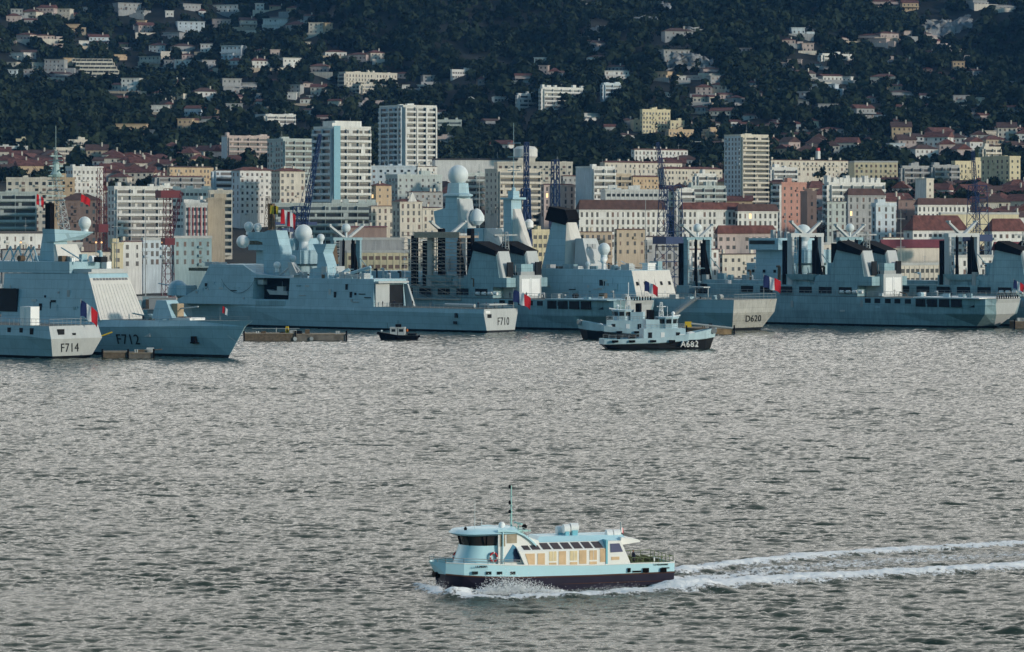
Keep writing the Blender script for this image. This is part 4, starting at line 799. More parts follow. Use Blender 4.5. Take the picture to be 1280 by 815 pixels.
    part('bow_winch', MB().tube((21.5, -1.3, 3.2), (21.5, 1.3, 3.2), .9, 12).box(20.5, 22.6, -1.7, -1.4, 2, 3.6).box(20.5, 22.6, 1.4, 1.7, 2, 3.6), WHT, r)
    part('wall_cabinet', MB().box(18, 19.2, -3.4, 3.4, 1.8, 3.6), WHT, r)
    mb = MB(); rail(mb, [(9.6, -3.2, 4.9), (19.5, -3.2, 4.9), (19.5, 3.2, 4.9), (9.6, 3.2, 4.9)], 1, 1.4, .035); rail(mb, [(1, -3.8, 2.5), (9, -4.2, 2.6)], .9, 1.5, .035); rail(mb, [(1, 3.8, 2.5), (9, 4.2, 2.6)], .9, 1.5, .035); part('railing', mb, STEEL, r)
    return f
t1 = tug(752, 846, 'pale blue and black harbour tug A682 in front, bow to the right', True, 'A682', 11)
t2 = tug(855, 915, 'pale blue harbour tug half hidden behind the A682, bow to the left', False, None, 14.5)
for k, (u, v) in enumerate(((8.2, 2.4), (6, -2.2))): person(t1, u, v, 1.6, ['deckhand in orange vest at the stern of the A682 tug', 'deckhand in dark clothes near the towing drum of the A682 tug'][k], vest=(k == 0))
# ---- small tender on the water in front of F710
f = Fr(522, 912, 6, 'workboat', 'small dark workboat with a pale cabin motoring below frigate F710', 'workboat'); r = f.root
secs = [(0, [(1, -.5), (1.3, .2), (1.6, .9), (1.65, 1.2)]), (5, [(1.2, -.5), (1.5, .2), (1.9, 1.0), (1.95, 1.3)]), (8, [(.7, -.5), (.9, .2), (1.4, 1.3), (1.5, 1.8)]), ([9.2, 9.5, 10, 10.4], [(.05, -.5), (.08, .2), (.25, 1.6), (.3, 2.1)])]
hull(r, secs, [BLK, BOOT, DECKM]); cb = part('cabin', MB().box(3.2, 4.9, -1.1, 1.1, 1.0, 3.1).box(5.1, 6.9, -1.15, 1.15, 1.0, 3.0).box(3.1, 7.0, -1.25, 1.25, 3.1, 3.25), PALE, r)
part('window', MB().box(3.5, 4.6, -1.14, 1.14, 2.1, 2.8).box(5.5, 6.5, -1.19, 1.19, 2.1, 2.8), GLS, cb)
mb = MB(); mb.tube((5, 0, 3.2), (5, 0, 5), .05); mb.box(4.2, 5.6, -.5, .5, 3.25, 4.0); mb.tube((7.6, 0, 2), (7.8, 0, 4.4), .05); part('mast', mb, BLK, r)
part('bow_fender', MB().tube((10.0, -.6, 1.7), (10.0, .6, 1.7), .4, 8), BLK, r); part('searchlight', MB().sph((9.2, 0, 2.3), .25, 8), WHT, r)
part('stern_gear', MB().box(.4, 2.4, -1, 1, 1.1, 1.7).tube((0, 0, .8), (-.6, 0, 1.1), .3), BLK, r)
person(f, 2.6, .5, 1.2, 'boatman in orange vest standing in the small dark workboat', vest=True)
# ---------------------------------------------------------------- the passenger ferry
def ferry():
    f = Fr(850, 298.5, -17, 'passenger_ferry', 'white, sky-tinted passenger ferry with dark lower hull speeding left in the foreground', 'ferry'); r = f.root
    AQ = mat('ferry_sky_tinted_gelcoat', (.50, .755, .82), .32, .03, .6); CR = mat('ferry_white_gelcoat', (.90, .88, .83), .3, .02, .6); DK = mat('ferry_dark_hull', (.030, .026, .045), .35, .15, .8)  # pale blue is white gelcoat with skylight tint put into its colour
    B = 2.9; P = lambda x, y, v=B: f.uz(x, y, v)
    # hull stations from side profile read in the photo
    def st(pxx, ytop, yk, b, bw, k=1):
        ut, zt = P(pxx, ytop, b); _, zk = P(pxx, yk, b); return ut, zt, zk
    secs = []; ks = []
    for pxx, yt, yk, b, bw in ((843, 703, 715, 2.85, 2.6), (800, 704, 717, 2.9, 2.7), (740, 706.5, 719.5, 2.9, 2.7), (650, 706.5, 722, 2.9, 2.6), (610, 705.5, 721.5, 2.85, 2.2), (580, 704.5, 720, 2.5, 1.5), (557, 703.5, 718, 1.7, .75)):
        u, zt, zk = st(pxx, yt, yk, b, bw); secs.append((u, zt, zk, b, bw))
    ub, zb = P(536.5, 701.5, 0); uk, zk2 = P(544.5, 716.5, 0)
    S = []
    for u, zt, zk, b, bw in secs: S.append((u, [(bw*.6, -.8), (bw, -.1), (b-.02, zk), (b, zk+.02), (b+.03, zt)]))
    S.append(([uk-1.4, uk-1.1, uk, uk+.02, ub], [(.03, -.8), (.05, -.1), (.12, zk2), (.12, zk2+.02), (.25, zb)]))
    n = 5; rows = []; mb = MB()
    for u, ps in S:
        us = u if isinstance(u, list) else [u]*n; rows.append(len(mb.v)); mb.v += [(us[i], b, z) for i, (b, z) in enumerate(ps)]+[(us[i], -b, z) for i, (b, z) in enumerate(ps)]
    for a, b2 in zip(rows, rows[1:]):
        for i in range(n-1):
            mi = 1 if i < 2 else 0; mb.f += [(a+i, b2+i, b2+i+1, a+i+1), (a+n+i+1, b2+n+i+1, b2+n+i, a+n+i)]; mb.m += [mi, mi]
        mb.f.append((a+3, b2+3, b2+n+3, a+n+3)); mb.m.append(2)
    for a in (rows[0], rows[-1]):
        for i in range(n-1): mb.f.append((a+i, a+i+1, a+n+i+1, a+n+i)); mb.m.append(1 if i < 2 else 0)
    hl = part('hull', mb, [AQ, DK, mat('ferry_deck', (.16, .20, .20), .8, .1)], r)
    zk = secs[2][2]; zt = secs[2][1]; ud = lambda x, y=705, v=B: P(x, y, v)[0]
    rb = MB()
    for (a, b_) in zip(secs, secs[1:]):
        for s in (1, -1): rb.tube((a[0], s*a[3], a[2]), (b_[0], s*b_[3], b_[2]), .07, 6); rb.tube((a[0], s*(a[4]+.12), .55), (b_[0], s*(b_[4]+.1), .55), .03, 4)
    part('rubbing_strake', rb, mat('brown_rubber', (.10, .05, .04), .7, .1), r)
    # toe rail along the bulwark
    tr = MB()
    for (a, b_) in zip(secs, secs[1:]):
        for s in (1, -1): tr.tube((a[0], s*(a[3]+.03), a[1]), (b_[0], s*(b_[3]+.03), b_[1]), .05, 6)
    part('cap_rail', tr, CR, r)
    text('LA MESANGERE', .23, (ud(606, 708), 2.86, P(606, 708.5)[1]), ((-1, -.10, 0), (0, 0, 1), (-.10, 1, 0)), r, NUM, 'boat_name', squash=.95, off=.03)
    text('LA MESANGERE', .17, (ud(826, 707), 2.92, P(826, 705.8)[1]), SIDE, r, NUM, 'boat_name', off=.03); text('TOULON', .15, (ud(832, 707), 2.92, P(832, 710)[1]), SIDE, r, NUM, 'home_port', off=.03)
    for x0 in (594.5, 611, 624.5, 641): 
        u, z = P(x0, 716.5); part('porthole', MB().box(u-.22, u+.22, 2.6, 2.92 if x0 > 600 else 2.84, z-.11, z+.13), GLS, r)
    for x0, w_ in ((786, .12), (807, .25), (829, .25)):
        u, z = P(x0, 713); part('fender', MB().box(u-w_, u+w_, 2.85, 3.05, z-.15, z+.2), BLK, r)
    u, z = P(796, 714); part('step', MB().box(u-.35, u+.35, 2.8, 3.0, z-.08, z+.05), BLK, r)
    u, z = P(546, 718, 0); part('bow_fender', MB().tube((u, -.5, z), (u, .5, z), .28, 10).tube((u-.8, -.9, z-.15), (u, -.5, z), .2, 8).tube((u-.8, .9, z-.15), (u, .5, z), .2, 8), BLK, r)
    # ---- wheelhouse: leaning-out glass band under a visor roof
    z0 = secs[5][2]+.3; v = 1.95
    _, z1 = P(600, 682.5, v); _, z2 = P(600, 670, v); _, z3 = P(600, 661, v)
    uf0, ur = ud(570.5, 703, .4), ud(626, 690, v)
    def ring(uf, ub_, hw, z, n_=9):
        pts = []
        for i in range(n_): a = -math.pi/2+math.pi*i/(n_-1); pts.append((uf-1.5+1.5*math.cos(a), hw*math.sin(a), z))
        return [(ub_, -hw, z)]+pts+[(ub_, hw, z)]
    def loft(mb, rs, m=0, cap=True):
        k = len(mb.v); n_ = len(rs[0])
        for q in rs: mb.v += q
        for j in range(len(rs)-1):
            for i in range(n_): i2 = (i+1) % n_; mb.f.append((k+j*n_+i, k+j*n_+i2, k+(j+1)*n_+i2, k+(j+1)*n_+i)); mb.m.append(m)
        if cap: mb.f.append(tuple(k+i for i in range(n_))[::-1]); mb.f.append(tuple(k+(len(rs)-1)*n_+i for i in range(n_))); mb.m += [m, m]
        return mb
    uf1 = ud(576, 682, .4)-.05; uf2 = ud(571.5, 670, .4)+.1
    wb = part('wheelhouse', loft(MB(), [ring(uf0+.25, ur, v+.15, z0), ring(uf1, ur, v, z1)]), AQ, r, smooth=True)
    part('wheelhouse_glass', loft(MB(), [ring(uf1-.05, ur, v-.04, z1), ring(uf2-.3, ur, v+.02, z2)]), mat('tinted_glass', (.035, .03, .028), .08, .2, 1.5, spec=.6), wb, smooth=True)
    mb = MB(); R1 = ring(uf1, ur, v, z1); R2 = ring(uf2-.25, ur, v+.06, z2)
    for i in (1, 3, 5, 7, 9, 10): mb.tube(R1[i], R2[i], .05, 4)
    mb.tube((ur+1.2, v, z1), (ur+1.2, v+.05, z2), .05, 4); part('window_post', mb, BLK, wb)
    rf = loft(MB(), [ring(uf2+.15, ur, v+.2, z2), ring(uf2+.4, ur-1.4, v+.45, z2+.16), ring(uf2+.1, ur-1.4, v+.1, z2+.42), ring(uf2-1.2, ur-1.4, v-1.0, z3)]); part('wheelhouse_roof', rf, AQ, wb, smooth=True)
    sp = MB(); u, z = P(581, 663, 1); sp.lathe((u, 1.2, z), [(.12, 0), (.14, .2), (.05, .3)], 8); part('horn', sp, BLK, wb)
    # ---- mid section behind the wheelhouse with side windows, arched roof running aft
    vm = 2.25; um0, um1 = ur, ud(656, 690, vm)
    _, zm = P(640, 664.5, vm)
    mb = MB(); slab(mb, [(um0+.3, z0), (um0+.3, z2+.35), (ud(640, 665, vm), zm), (ud(655, 669, vm), zm-.35), (um1-1.2, P(664, 676, vm)[1]), (um1-1.2, z0)], -vm, vm, .0); ms = part('mid_cabin', mb, CR, r)
    mb = MB()
    for (xa, xb) in ((624.8, 631.5), (633.5, 646)):
        mb.box(ud(xb, 675, vm), ud(xa, 675, vm), vm-.1, vm+.03, P(630, 683, vm)[1] if xa < 630 else P(640, 679, vm)[1], P(630, 667.5, vm)[1])
    part('side_window', mb, mat('lit_reflecting_glass', (.40, .33, .24), .25, .25, 2), ms)  # warm reflection put into the pane colour
    mb = MB(); pts = [(622, 663), (632, 662.5), (645, 663.5), (655, 668), (663, 674), (670, 681)]
    for s in (1, -1):
        Q = [P(*p, vm+.1) for p in pts]
        for a, b_ in zip(Q, Q[1:]): mb.frus([(a[0], s*(vm+.0), a[1]-.14), (b_[0], s*(vm+.0), b_[1]-.14), (b_[0], s*(vm+.2), b_[1]-.14), (a[0], s*(vm+.2), a[1]-.14)], [(a[0], s*(vm+.0), a[1]+.04), (b_[0], s*(vm+.0), b_[1]+.04), (b_[0], s*(vm+.2), b_[1]+.04), (a[0], s*(vm+.2), a[1]+.04)])
    part('roof_arch', mb, AQ, ms)
    part('handrail_post', MB().tube((ur-.05, vm+.12, z0), (ur-.05, vm+.12, z2+.3), .06), AQ, ms)
    # recess with blue door
    mb = MB(); q = [P(628, 702, vm), P(641, 680.5, vm), (P(652, 689, vm)), P(648, 702, vm)]
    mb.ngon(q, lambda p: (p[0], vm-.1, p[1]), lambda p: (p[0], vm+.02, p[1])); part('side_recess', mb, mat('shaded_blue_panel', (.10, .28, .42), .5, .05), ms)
    part('side_door', MB().box(ud(650, 695, vm), ud(642, 695, vm), vm-.1, vm+.05, P(645, 702, vm)[1], P(645, 686, vm)[1]), mat('deep_blue_paint', (.01, .03, .09), .4, .1), ms)
    # ---- passenger cabin: white frame, raked glazing, skylights, flat roof
    vc = 2.72; c0, c1 = ud(757, 700, vc), ud(658, 708, vc); zb_ = P(700, 709.5, vc)[1]; zw = P(700, 688, vc)[1]; zs = P(700, 677, vc-.7)[1]; zr = P(700, 671, 2)[1]
    ctop = ud(650, 688, vc)
    prof = [(c0, zb_), (c1, zb_), (ctop+.1, zw), (c0, zw)]
    mb = MB(); mb.ngon(prof, lambda p: (p[0], -vc, p[1]), lambda p: (p[0], vc, p[1]))
    k = len(mb.v); mb.frus([(c0, -vc, zw), (ctop+.1, -vc, zw), (ctop+.1, vc, zw), (c0, vc, zw)], [(c0, -vc+.8, zs), (ctop+.3, -vc+.8, zs), (ctop+.3, vc-.8, zs), (c0, vc-.8, zs)])
    pc = part('passenger_cabin', mb, CR, r)
    TAN = mat('sunset_reflection_tan', (.72, .50, .30), .22, .16, 1.2); TAN2 = mat('sunset_reflection_pale', (.82, .66, .40), .22, .14, 1.2)  # tan panes: sunset reflection put into the window colour
    def win(x0, x1, y0, y1, mt, sl=0, name='cabin_window'):
        u0, u1 = ud(x1, 700, vc), ud(x0, 700, vc); za, zb2 = P(700, y1, vc)[1], P(700, y0, vc)[1]
        q = [(u0, za), (u1, za), (u1+sl, zb2), (u0, zb2)]; m_ = MB(); m_.ngon(q, lambda p: (p[0], vc-.05, p[1]), lambda p: (p[0], vc+.03, p[1])); part(name, m_, mt, pc)
    win(661.5, 668.5, 691, 706.5, TAN, .35); win(672, 681, 691, 707, TAN)
    for x0 in (686.5, 712.5, 737):
        win(x0, x0+9, 689, 701, TAN2 if x0 < 730 else TAN); win(x0, x0+9, 703, 706.5, TAN)
        m_ = MB(); m_.box(ud(x0+5, 700, vc), ud(x0+4.6, 700, vc), vc+.03, vc+.05, P(700, 701, vc)[1], P(700, 689, vc)[1]); part('window_bar', m_, CR, pc)
    win(698.5, 707.5, 689, 706, TAN); win(724, 733, 688.5, 705.5, TAN); win(750, 756.5, 687, 704, TAN)
    for x0 in (653, 663.5, 677, 690, 703, 716, 729, 742):
        w_ = 10 if x0 > 660 else 8; u0, u1 = ud(x0+w_, 683, vc-.3), ud(x0, 683, vc-.3)
        a0 = .15; a1 = .85; zz = lambda t: zw+(zs-zw)*t; yy_ = lambda t: vc-.8*t
        m_ = MB(); o = .03; m_.frus([(u0-.10, yy_(a0), zz(a0)), (u1-.10, yy_(a0), zz(a0)), (u1+.12, yy_(a1), zz(a1)), (u0+.12, yy_(a1), zz(a1))], [(u0-.10, yy_(a0)+o, zz(a0)+o), (u1-.10, yy_(a0)+o, zz(a0)+o), (u1+.12, yy_(a1)+o, zz(a1)+o), (u0+.12, yy_(a1)+o, zz(a1)+o)]); part('skylight', m_, mat('skylight_glass', (.07, .055, .06), .2, .1, spec=.5), pc)
    mb = MB(); ra, rb_ = ud(783, 672, 1.8), ud(668, 672, 1.8)
    mb.frus([(ra, -2.0, zs-.02), (rb_, -2.0, zs-.02), (rb_, 2.0, zs-.02), (ra, 2.0, zs-.02)], [(ra+.2, -1.3, zr), (rb_-.6, -1.3, zr), (rb_-.6, 1.3, zr), (ra+.2, 1.3, zr)]); part('cabin_roof', mb, AQ, r)
    # aft block with sloping edge
    q = [P(757.5, 704, vc), P(789.5, 703.5, vc), P(776, 676, vc), P(760, 676.5, vc)]; q[0] = (q[0][0]-.02, zb_); q[1] = (q[1][0], zb_)
    mb = MB(); mb.ngon(q, lambda p: (p[0], -vc-.03, p[1]), lambda p: (p[0], vc+.03, p[1])); ab = part('aft_house', mb, CR, r)
    q = [P(763, 690.5, vc), P(778.5, 689.5, vc), P(774, 679, vc), P(762.5, 679.5, vc)]; mb = MB(); mb.ngon(q, lambda p: (p[0], vc, p[1]), lambda p: (p[0], vc+.07, p[1])); part('aft_window', mb, mat('violet_glass', (.13, .13, .22), .15, .1, spec=.5), ab)
    q = [P(764, 700, vc), P(774, 699.5, vc), P(774, 695.7, vc), P(764, 696, vc)]; mb = MB(); mb.ngon(q, lambda p: (p[0], vc, p[1]), lambda p: (p[0], vc+.06, p[1])); part('aft_vent', mb, TAN, ab)
    mb = MB(); q = [P(751, 690, vc), P(759, 676, vc), P(760, 672, vc), P(757.5, 704, vc)]; mb.box(ud(759.5, 690, vc), ud(757.3, 690, vc), -vc-.05, vc+.06, zb_, zs+.1); part('blue_band', mb, mat('aqua_band', (.20, .52, .62), .4, .05), ab)
    mb = MB(); q = [P(774, 681, 2), P(800, 677, 2), P(797, 674, 2), P(776, 671.5, 2)]; mb.ngon(q, lambda p: (p[0], -2.0, p[1]), lambda p: (p[0], 2.2, p[1])); part('aft_awning', mb, CR, r)
    # life rafts in canisters
    for (xa, xb, yc, vv) in ((704, 711.5, 661, .6), (712.5, 722, 659.5, .6), (757.5, 765, 667.5, 1.0), (766, 774.5, 667.5, 1.0), (695.5, 703, 663, -.4)):
        ua, zc = P(xa, yc, vv); ub2, _ = P(xb, yc, vv); part('liferaft_canister', MB().tube((ua, vv, zc), (ub2, vv, zc), .38, 14), WHT, r, smooth=True)
        part('raft_cradle', MB().box(min(ua, ub2)+.1, max(ua, ub2)-.1, vv-.35, vv+.35, zr-.15, zc-.2), mat('aqua_band', (0, 0, 0)), r)
    # lifebuoys
    for (x, y, vv) in ((617, 696.5, 2.2), (571, 696, -1.0)):
        u, z = P(x, y, vv); mb = MB(); N = 20
        for i in range(N):
            a, a2 = 2*math.pi*i/N, 2*math.pi*(i+1)/N; mb.tube((u+.29*math.cos(a), vv, z+.36*math.sin(a)), (u+.29*math.cos(a2), vv, z+.36*math.sin(a2)), .085, 6, m=0 if i % 5 else 1)
        part('lifebuoy', mb, [RED, WHT], r)
    # mast with lights and radar
    u, z = P(639, 659.5, 0); zt_ = P(639, 607, 0)[1]; GM = mat('pale_green_paint', (.33, .55, .52), .5, .05)
    mb = MB(); mb.tube((u, 0, z-.2), (u, 0, zt_), .075, 8, r2=.05)
    for s in (.38, .52, .75): mb.box(u-.02, u+.02, -.35, .35, z+(zt_-z)*s-.03, z+(zt_-z)*s+.03)
    for i in range(7): mb.tube((u-.14, 0, z+.1+i*.28), (u+.14, 0, z+.1+i*.28), .02, 4)
    ma_ = part('mast', mb, GM, r)
    for s in (.34, .55, .93): zz = z+(zt_-z)*s; part('navigation_light', MB().lathe((u+.13, 0, zz), [(.09, 0), (.11, .22), (.05, .3)], 8), BLK, ma_)
    mb = MB(); mb.box(u-1.3, u+1.4, -1.2, 1.2, z-.25, z-.12); mb.box(u-.2, u+.9, -.7, .7, z-.1, z+.12); mb.box(u-1.0, u-.8, -.1, .1, z-.8, z-.2); mb.box(u+1, u+1.2, -.1, .1, z-.8, z-.2); mb.tube((u-.6, -1, z+.35), (u-.6, 1, z+.35), .09, 6); mb.tube((u-.6, 0, z-.1), (u-.6, 0, z+.35), .05); part('mast_platform', mb, GM, r)
    radome(r, u+.9, .3, z+.25, .28, ped=.2, m=WHT); u2 = P(627, 660, 1)[0]; radome(r, u2, 1, z+.05, .2, ped=.3, m=WHT)
    part('searchlight', MB().sph((u-.95, .6, z+.1), .22, 10).tube((u-.95, .6, z-.2), (u-.95, .6, z), .06), BLK, r)
    mb = MB(); u3 = P(593.5, 660, 1)[0]; whip(mb, (u3, 1.0, z-.2), 2.6, .03); u3 = P(600, 660, -1)[0]; whip(mb, (u3, -.5, z-.2), .9, .03); part('whip_aerial', mb, WHT, r)
    mb = MB(); rail(mb, [(P(652, 664, 1)[0], 1.2, z-.5), (P(660, 664, 1)[0], 1.2, z-.7)], .6, .6, .025); part('roof_rail', mb, STEEL, r)
    # bow rail and side rail
    mb = MB(); zb2 = secs[5][1]; rail(mb, [(ub, 0, zb), (secs[6][0], 1.75, secs[6][1])], .4, .9, .028); rail(mb, [(ub, 0, zb), (secs[6][0], -1.75, secs[6][1])], .4, .9, .028)
    rail(mb, [(secs[6][0], 1.75, secs[6][1]), (secs[5][0], 2.5, secs[5][1]), (secs[4][0], 2.85, secs[4][1]), (ud(651, 705), 2.88, secs[3][1])], .4, 1.1, .028); part('bow_rail', mb, STEEL, r)
    mb = MB(); rail(mb, [(ud(790, 704), 2.85, zb_-.1), (ud(812, 704), 2.85, zb_-.1)], .75, .45, .03); rail(mb, [(ud(812, 704), 2.85, zb_-.1), (ud(842, 704), 2.8, zb_-.1), (ud(842, 704), -2.8, zb_-.1), (ud(790, 704), -2.8, zb_-.1)], .8, .8, .03); part('stern_rail', mb, mat('olive_rail', (.16, .20, .10), .7, .1), r)
    mb = MB()
    for x in (796, 806, 816): u4 = ud(x, 703, 0); mb.box(u4-.3, u4+.3, -2.2, 2.2, zb_-.5, zb_-.05); mb.box(u4+.2, u4+.3, -2.2, 2.2, zb_-.1, zb_+.42)
    part('deck_bench', mb, mat('olive_seat', (.10, .12, .05), .8, .2), r)
    part('deck_post', MB().box(ud(818, 703, 2.5)-.05, ud(818, 703, 2.5)+.05, 2.4, 2.5, zb_-.3, zb_+.7).box(ud(838, 703, 2.5)-.3, ud(838, 703, 2.5)+.05, 2.4, 2.7, zb_, zb_+.3), WHT, r)
    flag(r, P(776, 660, 0)[0], 0, P(776, 658.5, 0)[1], .42, .42, droop=.4, staff=zr)
    u5 = ud(787, 690, 1); person(f, u5-.2, 1.4, zb_-.55, 'passenger in dark clothes behind the aft house of the ferry', rz=2)
    person(f, ud(598, 690, 0), -.1, z1-1.25, 'helmsman in dark clothes behind the ferry wheelhouse glass', rz=1)
ferry()
# ---------------------------------------------------------------- town materials
def wm(n, c, st=.20): return mat(n, c, .85, .12, .15, streak=st)
COL = dict(w=wm('white_render', (.64, .64, .61)), c=wm('cream_render', (.58, .54, .46)), p=wm('pink_render', (.46, .38, .35)), o=wm('ochre_render', (.50, .38, .25)),
           g=wm('grey_render', (.33, .34, .34), .2), b=wm('pale_blue_and_shade_render', (.50, .57, .61)), y=wm('yellow_render', (.56, .50, .34)), s=wm('salmon_render', (.46, .25, .20)),  # pale blue walls; also painted shade on left faces of other blocks
           k=wm('brown_render', (.22, .16, .14), .2), t=wm('tan_render', (.44, .37, .28)), n=wm('teal_render', (.28, .38, .40)), m=wm('green_grey_render', (.42, .47, .45)))
ROOF = dict(r=mat('red_roof_tiles', (.125, .052, .045), .9, .40, .5), d=mat('brown_roof_tiles', (.085, .050, .045), .9, .25, .5), f=mat('flat_roof_gravel', (.30, .29, .27), .95, .2, .5), x=mat('dark_roof_sheet', (.045, .045, .05), .6, .2, .5), q=mat('maroon_roof_sheet', (.13, .028, .04), .7, .2, .5), v=mat('pale_roof_sheet', (.40, .41, .40), .7, .15, .5))
WD = mat('window_dark', (.030, .034, .040), .35, .4, .25, spec=.4); WD2 = mat('window_grey', (.10, .12, .13), .35, .3, .25, spec=.4); LIT = mat('lit_window', (1.0, .62, .28), .5, .05, emit=1.2)
SHUT = mat('shutter_brown', (.17, .12, .10), .8, .2, .3)
def unit(name, m):
    me = MB().box(0, 1, 0, 1, 0, 1).mesh(name); fixn(me); me.materials.append(m); return me
UW = {k: unit('window', m) for k, m in (('d', WD), ('g', WD2), ('l', LIT), ('s', SHUT))}
UB = {m.name: unit('balcony', m) for m in COL.values()}
def put(me, name, parent, x0, x1, y0, y1, z0, z1):
    o = bpy.data.objects.new(name, me); C.objects.link(o); o.parent = parent; o.location = (x0, y0, z0); o.scale = (x1-x0, y1-y0, z1-z0); return o
def hip(mb, x0, x1, y0, y1, z, h, gable=False, ov=.5, m=0):
    x0 -= ov; x1 += ov; y0 -= ov; y1 += ov; w, d = x1-x0, y1-y0
    if w >= d:
        e = 0 if gable else d/2; a, b = (x0+e, (y0+y1)/2, z+h), (x1-e, (y0+y1)/2, z+h)
        c = [(x0, y0, z), (x1, y0, z), (x1, y1, z), (x0, y1, z)]; F_ = [(c[0], c[1], b, a), (c[2], c[3], a, b), (c[1], c[2], b), (c[3], c[0], a)]
    else:
        e = 0 if gable else w/2; a, b = ((x0+x1)/2, y0+e, z+h), ((x0+x1)/2, y1-e, z+h)
        c = [(x0, y0, z), (x1, y0, z), (x1, y1, z), (x0, y1, z)]; F_ = [(c[1], c[2], b, a), (c[3], c[0], a, b), (c[0], c[1], a), (c[2], c[3], b)]
    for q in F_: mb.quad(*q, m=m)
    mb.quad(c[3], c[2], c[1], c[0], m=m); return mb
NB = [0]; FOOT = []
def building(lab, xl, xc, xr, yt, Y, sty='b', col='w', roof='f', nf=6, nc=6, th=None, d=None, left=None, colL=None, name='apartment_building', cat='apartment building', ls=None, nl=3, rh=None, group=None, base=None, win='d', fh=3.0, yb=None):
    """xl, xc, xr: left end, near corner and right end of the two faces seen, yt: eaves row; sty: w windows, b balconies, r ribbons, n blank"""
    if yb: Y = hit((xl+xr)/2, yb)[1]
    s = F/Y
    if th is None: th = 35 if xc > xl+1 else 8
    t = R(th); w = (xr-xc)/s/math.cos(t); dd = (xc-xl)/s/math.sin(t) if xc > xl+1 else (d or 14)
    X0 = PX(xc, Y); zb = float(min(gz(X0, Y), gz(PX(xr, Y), Y+w*math.sin(t)), gz(PX(xl, Y), Y+dd*math.cos(t))))-.5 if base is None else base
    zt = PZ(yt, Y)-zb; NB[0] += 1
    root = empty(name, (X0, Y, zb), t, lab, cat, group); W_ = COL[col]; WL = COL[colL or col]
    FOOT.append((X0, Y, max(w, dd)))
    mb = MB(); mb.box(0, w, 0, dd, -3, zt)
    if colL:  # own colour for the left wall; pale blue here paints its shade
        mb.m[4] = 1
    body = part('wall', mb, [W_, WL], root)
    rm = MB()
    if roof in 'rdq' : hip(rm, 0, w, 0, dd, zt, rh or min(w, dd)*.22, gable=(roof == 'q')); hf = 0
    else:
        rm.box(-.15, w+.15, -.15, .25, zt, zt+.9); rm.box(-.15, .25, .25, dd, zt, zt+.9); rm.box(w-.25, w+.15, .25, dd, zt, zt+.9); rm.box(.25, w-.25, .25, dd, zt, zt+.2)
    ro = part('roof', rm, [W_ if roof == 'f' else ROOF[roof]] if roof in 'f' else ROOF[roof], root)
    rd = random.Random(NB[0]*13+5)
    if roof not in 'xv':
        for k in range(min(7, max(1, int(w/7)))):
            a = rd.uniform(1, max(1.2, w-3)); b = rd.uniform(1.5, max(1.6, dd*.6)); 
            if roof == 'f': part('stair_house' if k == 0 else 'chimney', MB().box(a, a+rd.uniform(1, 4 if k else 5), b, b+2.2, zt+.19, zt+rd.uniform(1.2, 3.0)), W_, ro)
            else: part('chimney', MB().box(a, a+.9, b, b+.8, zt+.2, zt+min(w, dd)*.11+1.6), COL['c'], ro)
    if rd.random() < .5:
        m_ = MB(); a = rd.uniform(1, w-1); m_.tube((a, dd*.5, zt), (a, dd*.5, zt+rd.uniform(3, 6)), .07, 4); m_.box(a-.7, a+.7, dd*.5-.04, dd*.5+.04, zt+2.8, zt+2.9); part('aerial', m_, STEEL, ro)
    used = [0]
    def face(st, n, L, left_):
        if st == 'n': return
        h = fh; nv = min(nf+(4 if st in 'br' else 1), int((zt-.4)/h)); L = float(L)
        def bx(a0, a1, o0, o1, z0, z1):  # along, outward
            return (a0, a1, -o1, -o0, z0, z1) if not left_ else (-o1, -o0, a0, a1, z0, z1)
        if st in 'br':
            ns = max(1, round(L/7.5))
            for k in range(nv):
                z0 = zt-.35-(k+1)*h
                if st == 'b':
                    put(UW[win if rd.random() < .7 else 'g'], 'window', body, *bx(L*.04, L*.96, 0, .04, z0+.25, z0+h*.80))
                    m_ = MB(); m_.box(*bx(L*.02, L*.98, .05, 1.35, z0-.12, z0+.06)); m_.box(*bx(L*.02, L*.98, 1.2, 1.38, z0+.06, z0+h*.34))
                    for q in range(ns+1):
                        a = L*(.03+.94*q/ns); m_.box(*bx(a-.12, a+.12, .06, 1.15, z0+.07, z0+h-.14))
                        if q < ns and rd.random() < .45:
                            a += rd.uniform(1.2, 2.6); m_.box(*bx(a, min(a+rd.uniform(.6, 1.6), L*.96), .05, .12, z0+.07, z0+h-.13))
                            if rd.random() < .16: m_.box(*bx(a-1, min(a+1.2, L*.97), 1.0, 1.15, z0+h*.35, z0+h-.15))
                    part('balcony', m_, WL if left_ else W_, root)
                else:
                    put(UW[win], 'window', body, *bx(L*.02, L*.98, 0, .05, z0+h*.30, z0+h*.74))
            if st == 'r':
                m_ = MB(); n2 = max(3, int(L/2.2))
                for q in range(1, n2): a = L*(.02+.96*q/n2); m_.box(*bx(a-.3, a+.3, .06, .14, zt-.3-nv*h, zt-.3))
                part('pilasters', m_, WL if left_ else W_, root)
        else:
            sp_ = rd.uniform(2.2, 3.3); wv = rd.uniform(.85, 1.55); hv = rd.uniform(1.2, 1.9); n = max(1, min(int(L/sp_), 26)); off_ = rd.random() < .4
            for k in range(nv):
                for q in range(n):
                    if used[0] >= 100 or (off_ and q % 4 == 3 and rd.random() < .7) or rd.random() < .03: continue
                    used[0] += 1; c_ = L*(q+.5)/n+(.25 if off_ and q % 2 else 0); ww = (wv if st != 'W' else 1.1)*(1 if rd.random() < .85 else .6); zh = hv if st != 'W' else 1.95; z0 = zt-.5-(k+1)*h+(h-zh)*.5
                    put(UW['l'] if rd.random() < .004 else UW[rd.choice('ssdg') if rd.random() < .35 else win], 'window', body, *bx(c_-ww/2, c_+ww/2, 0, .05, z0, z0+zh))
            m_ = MB()
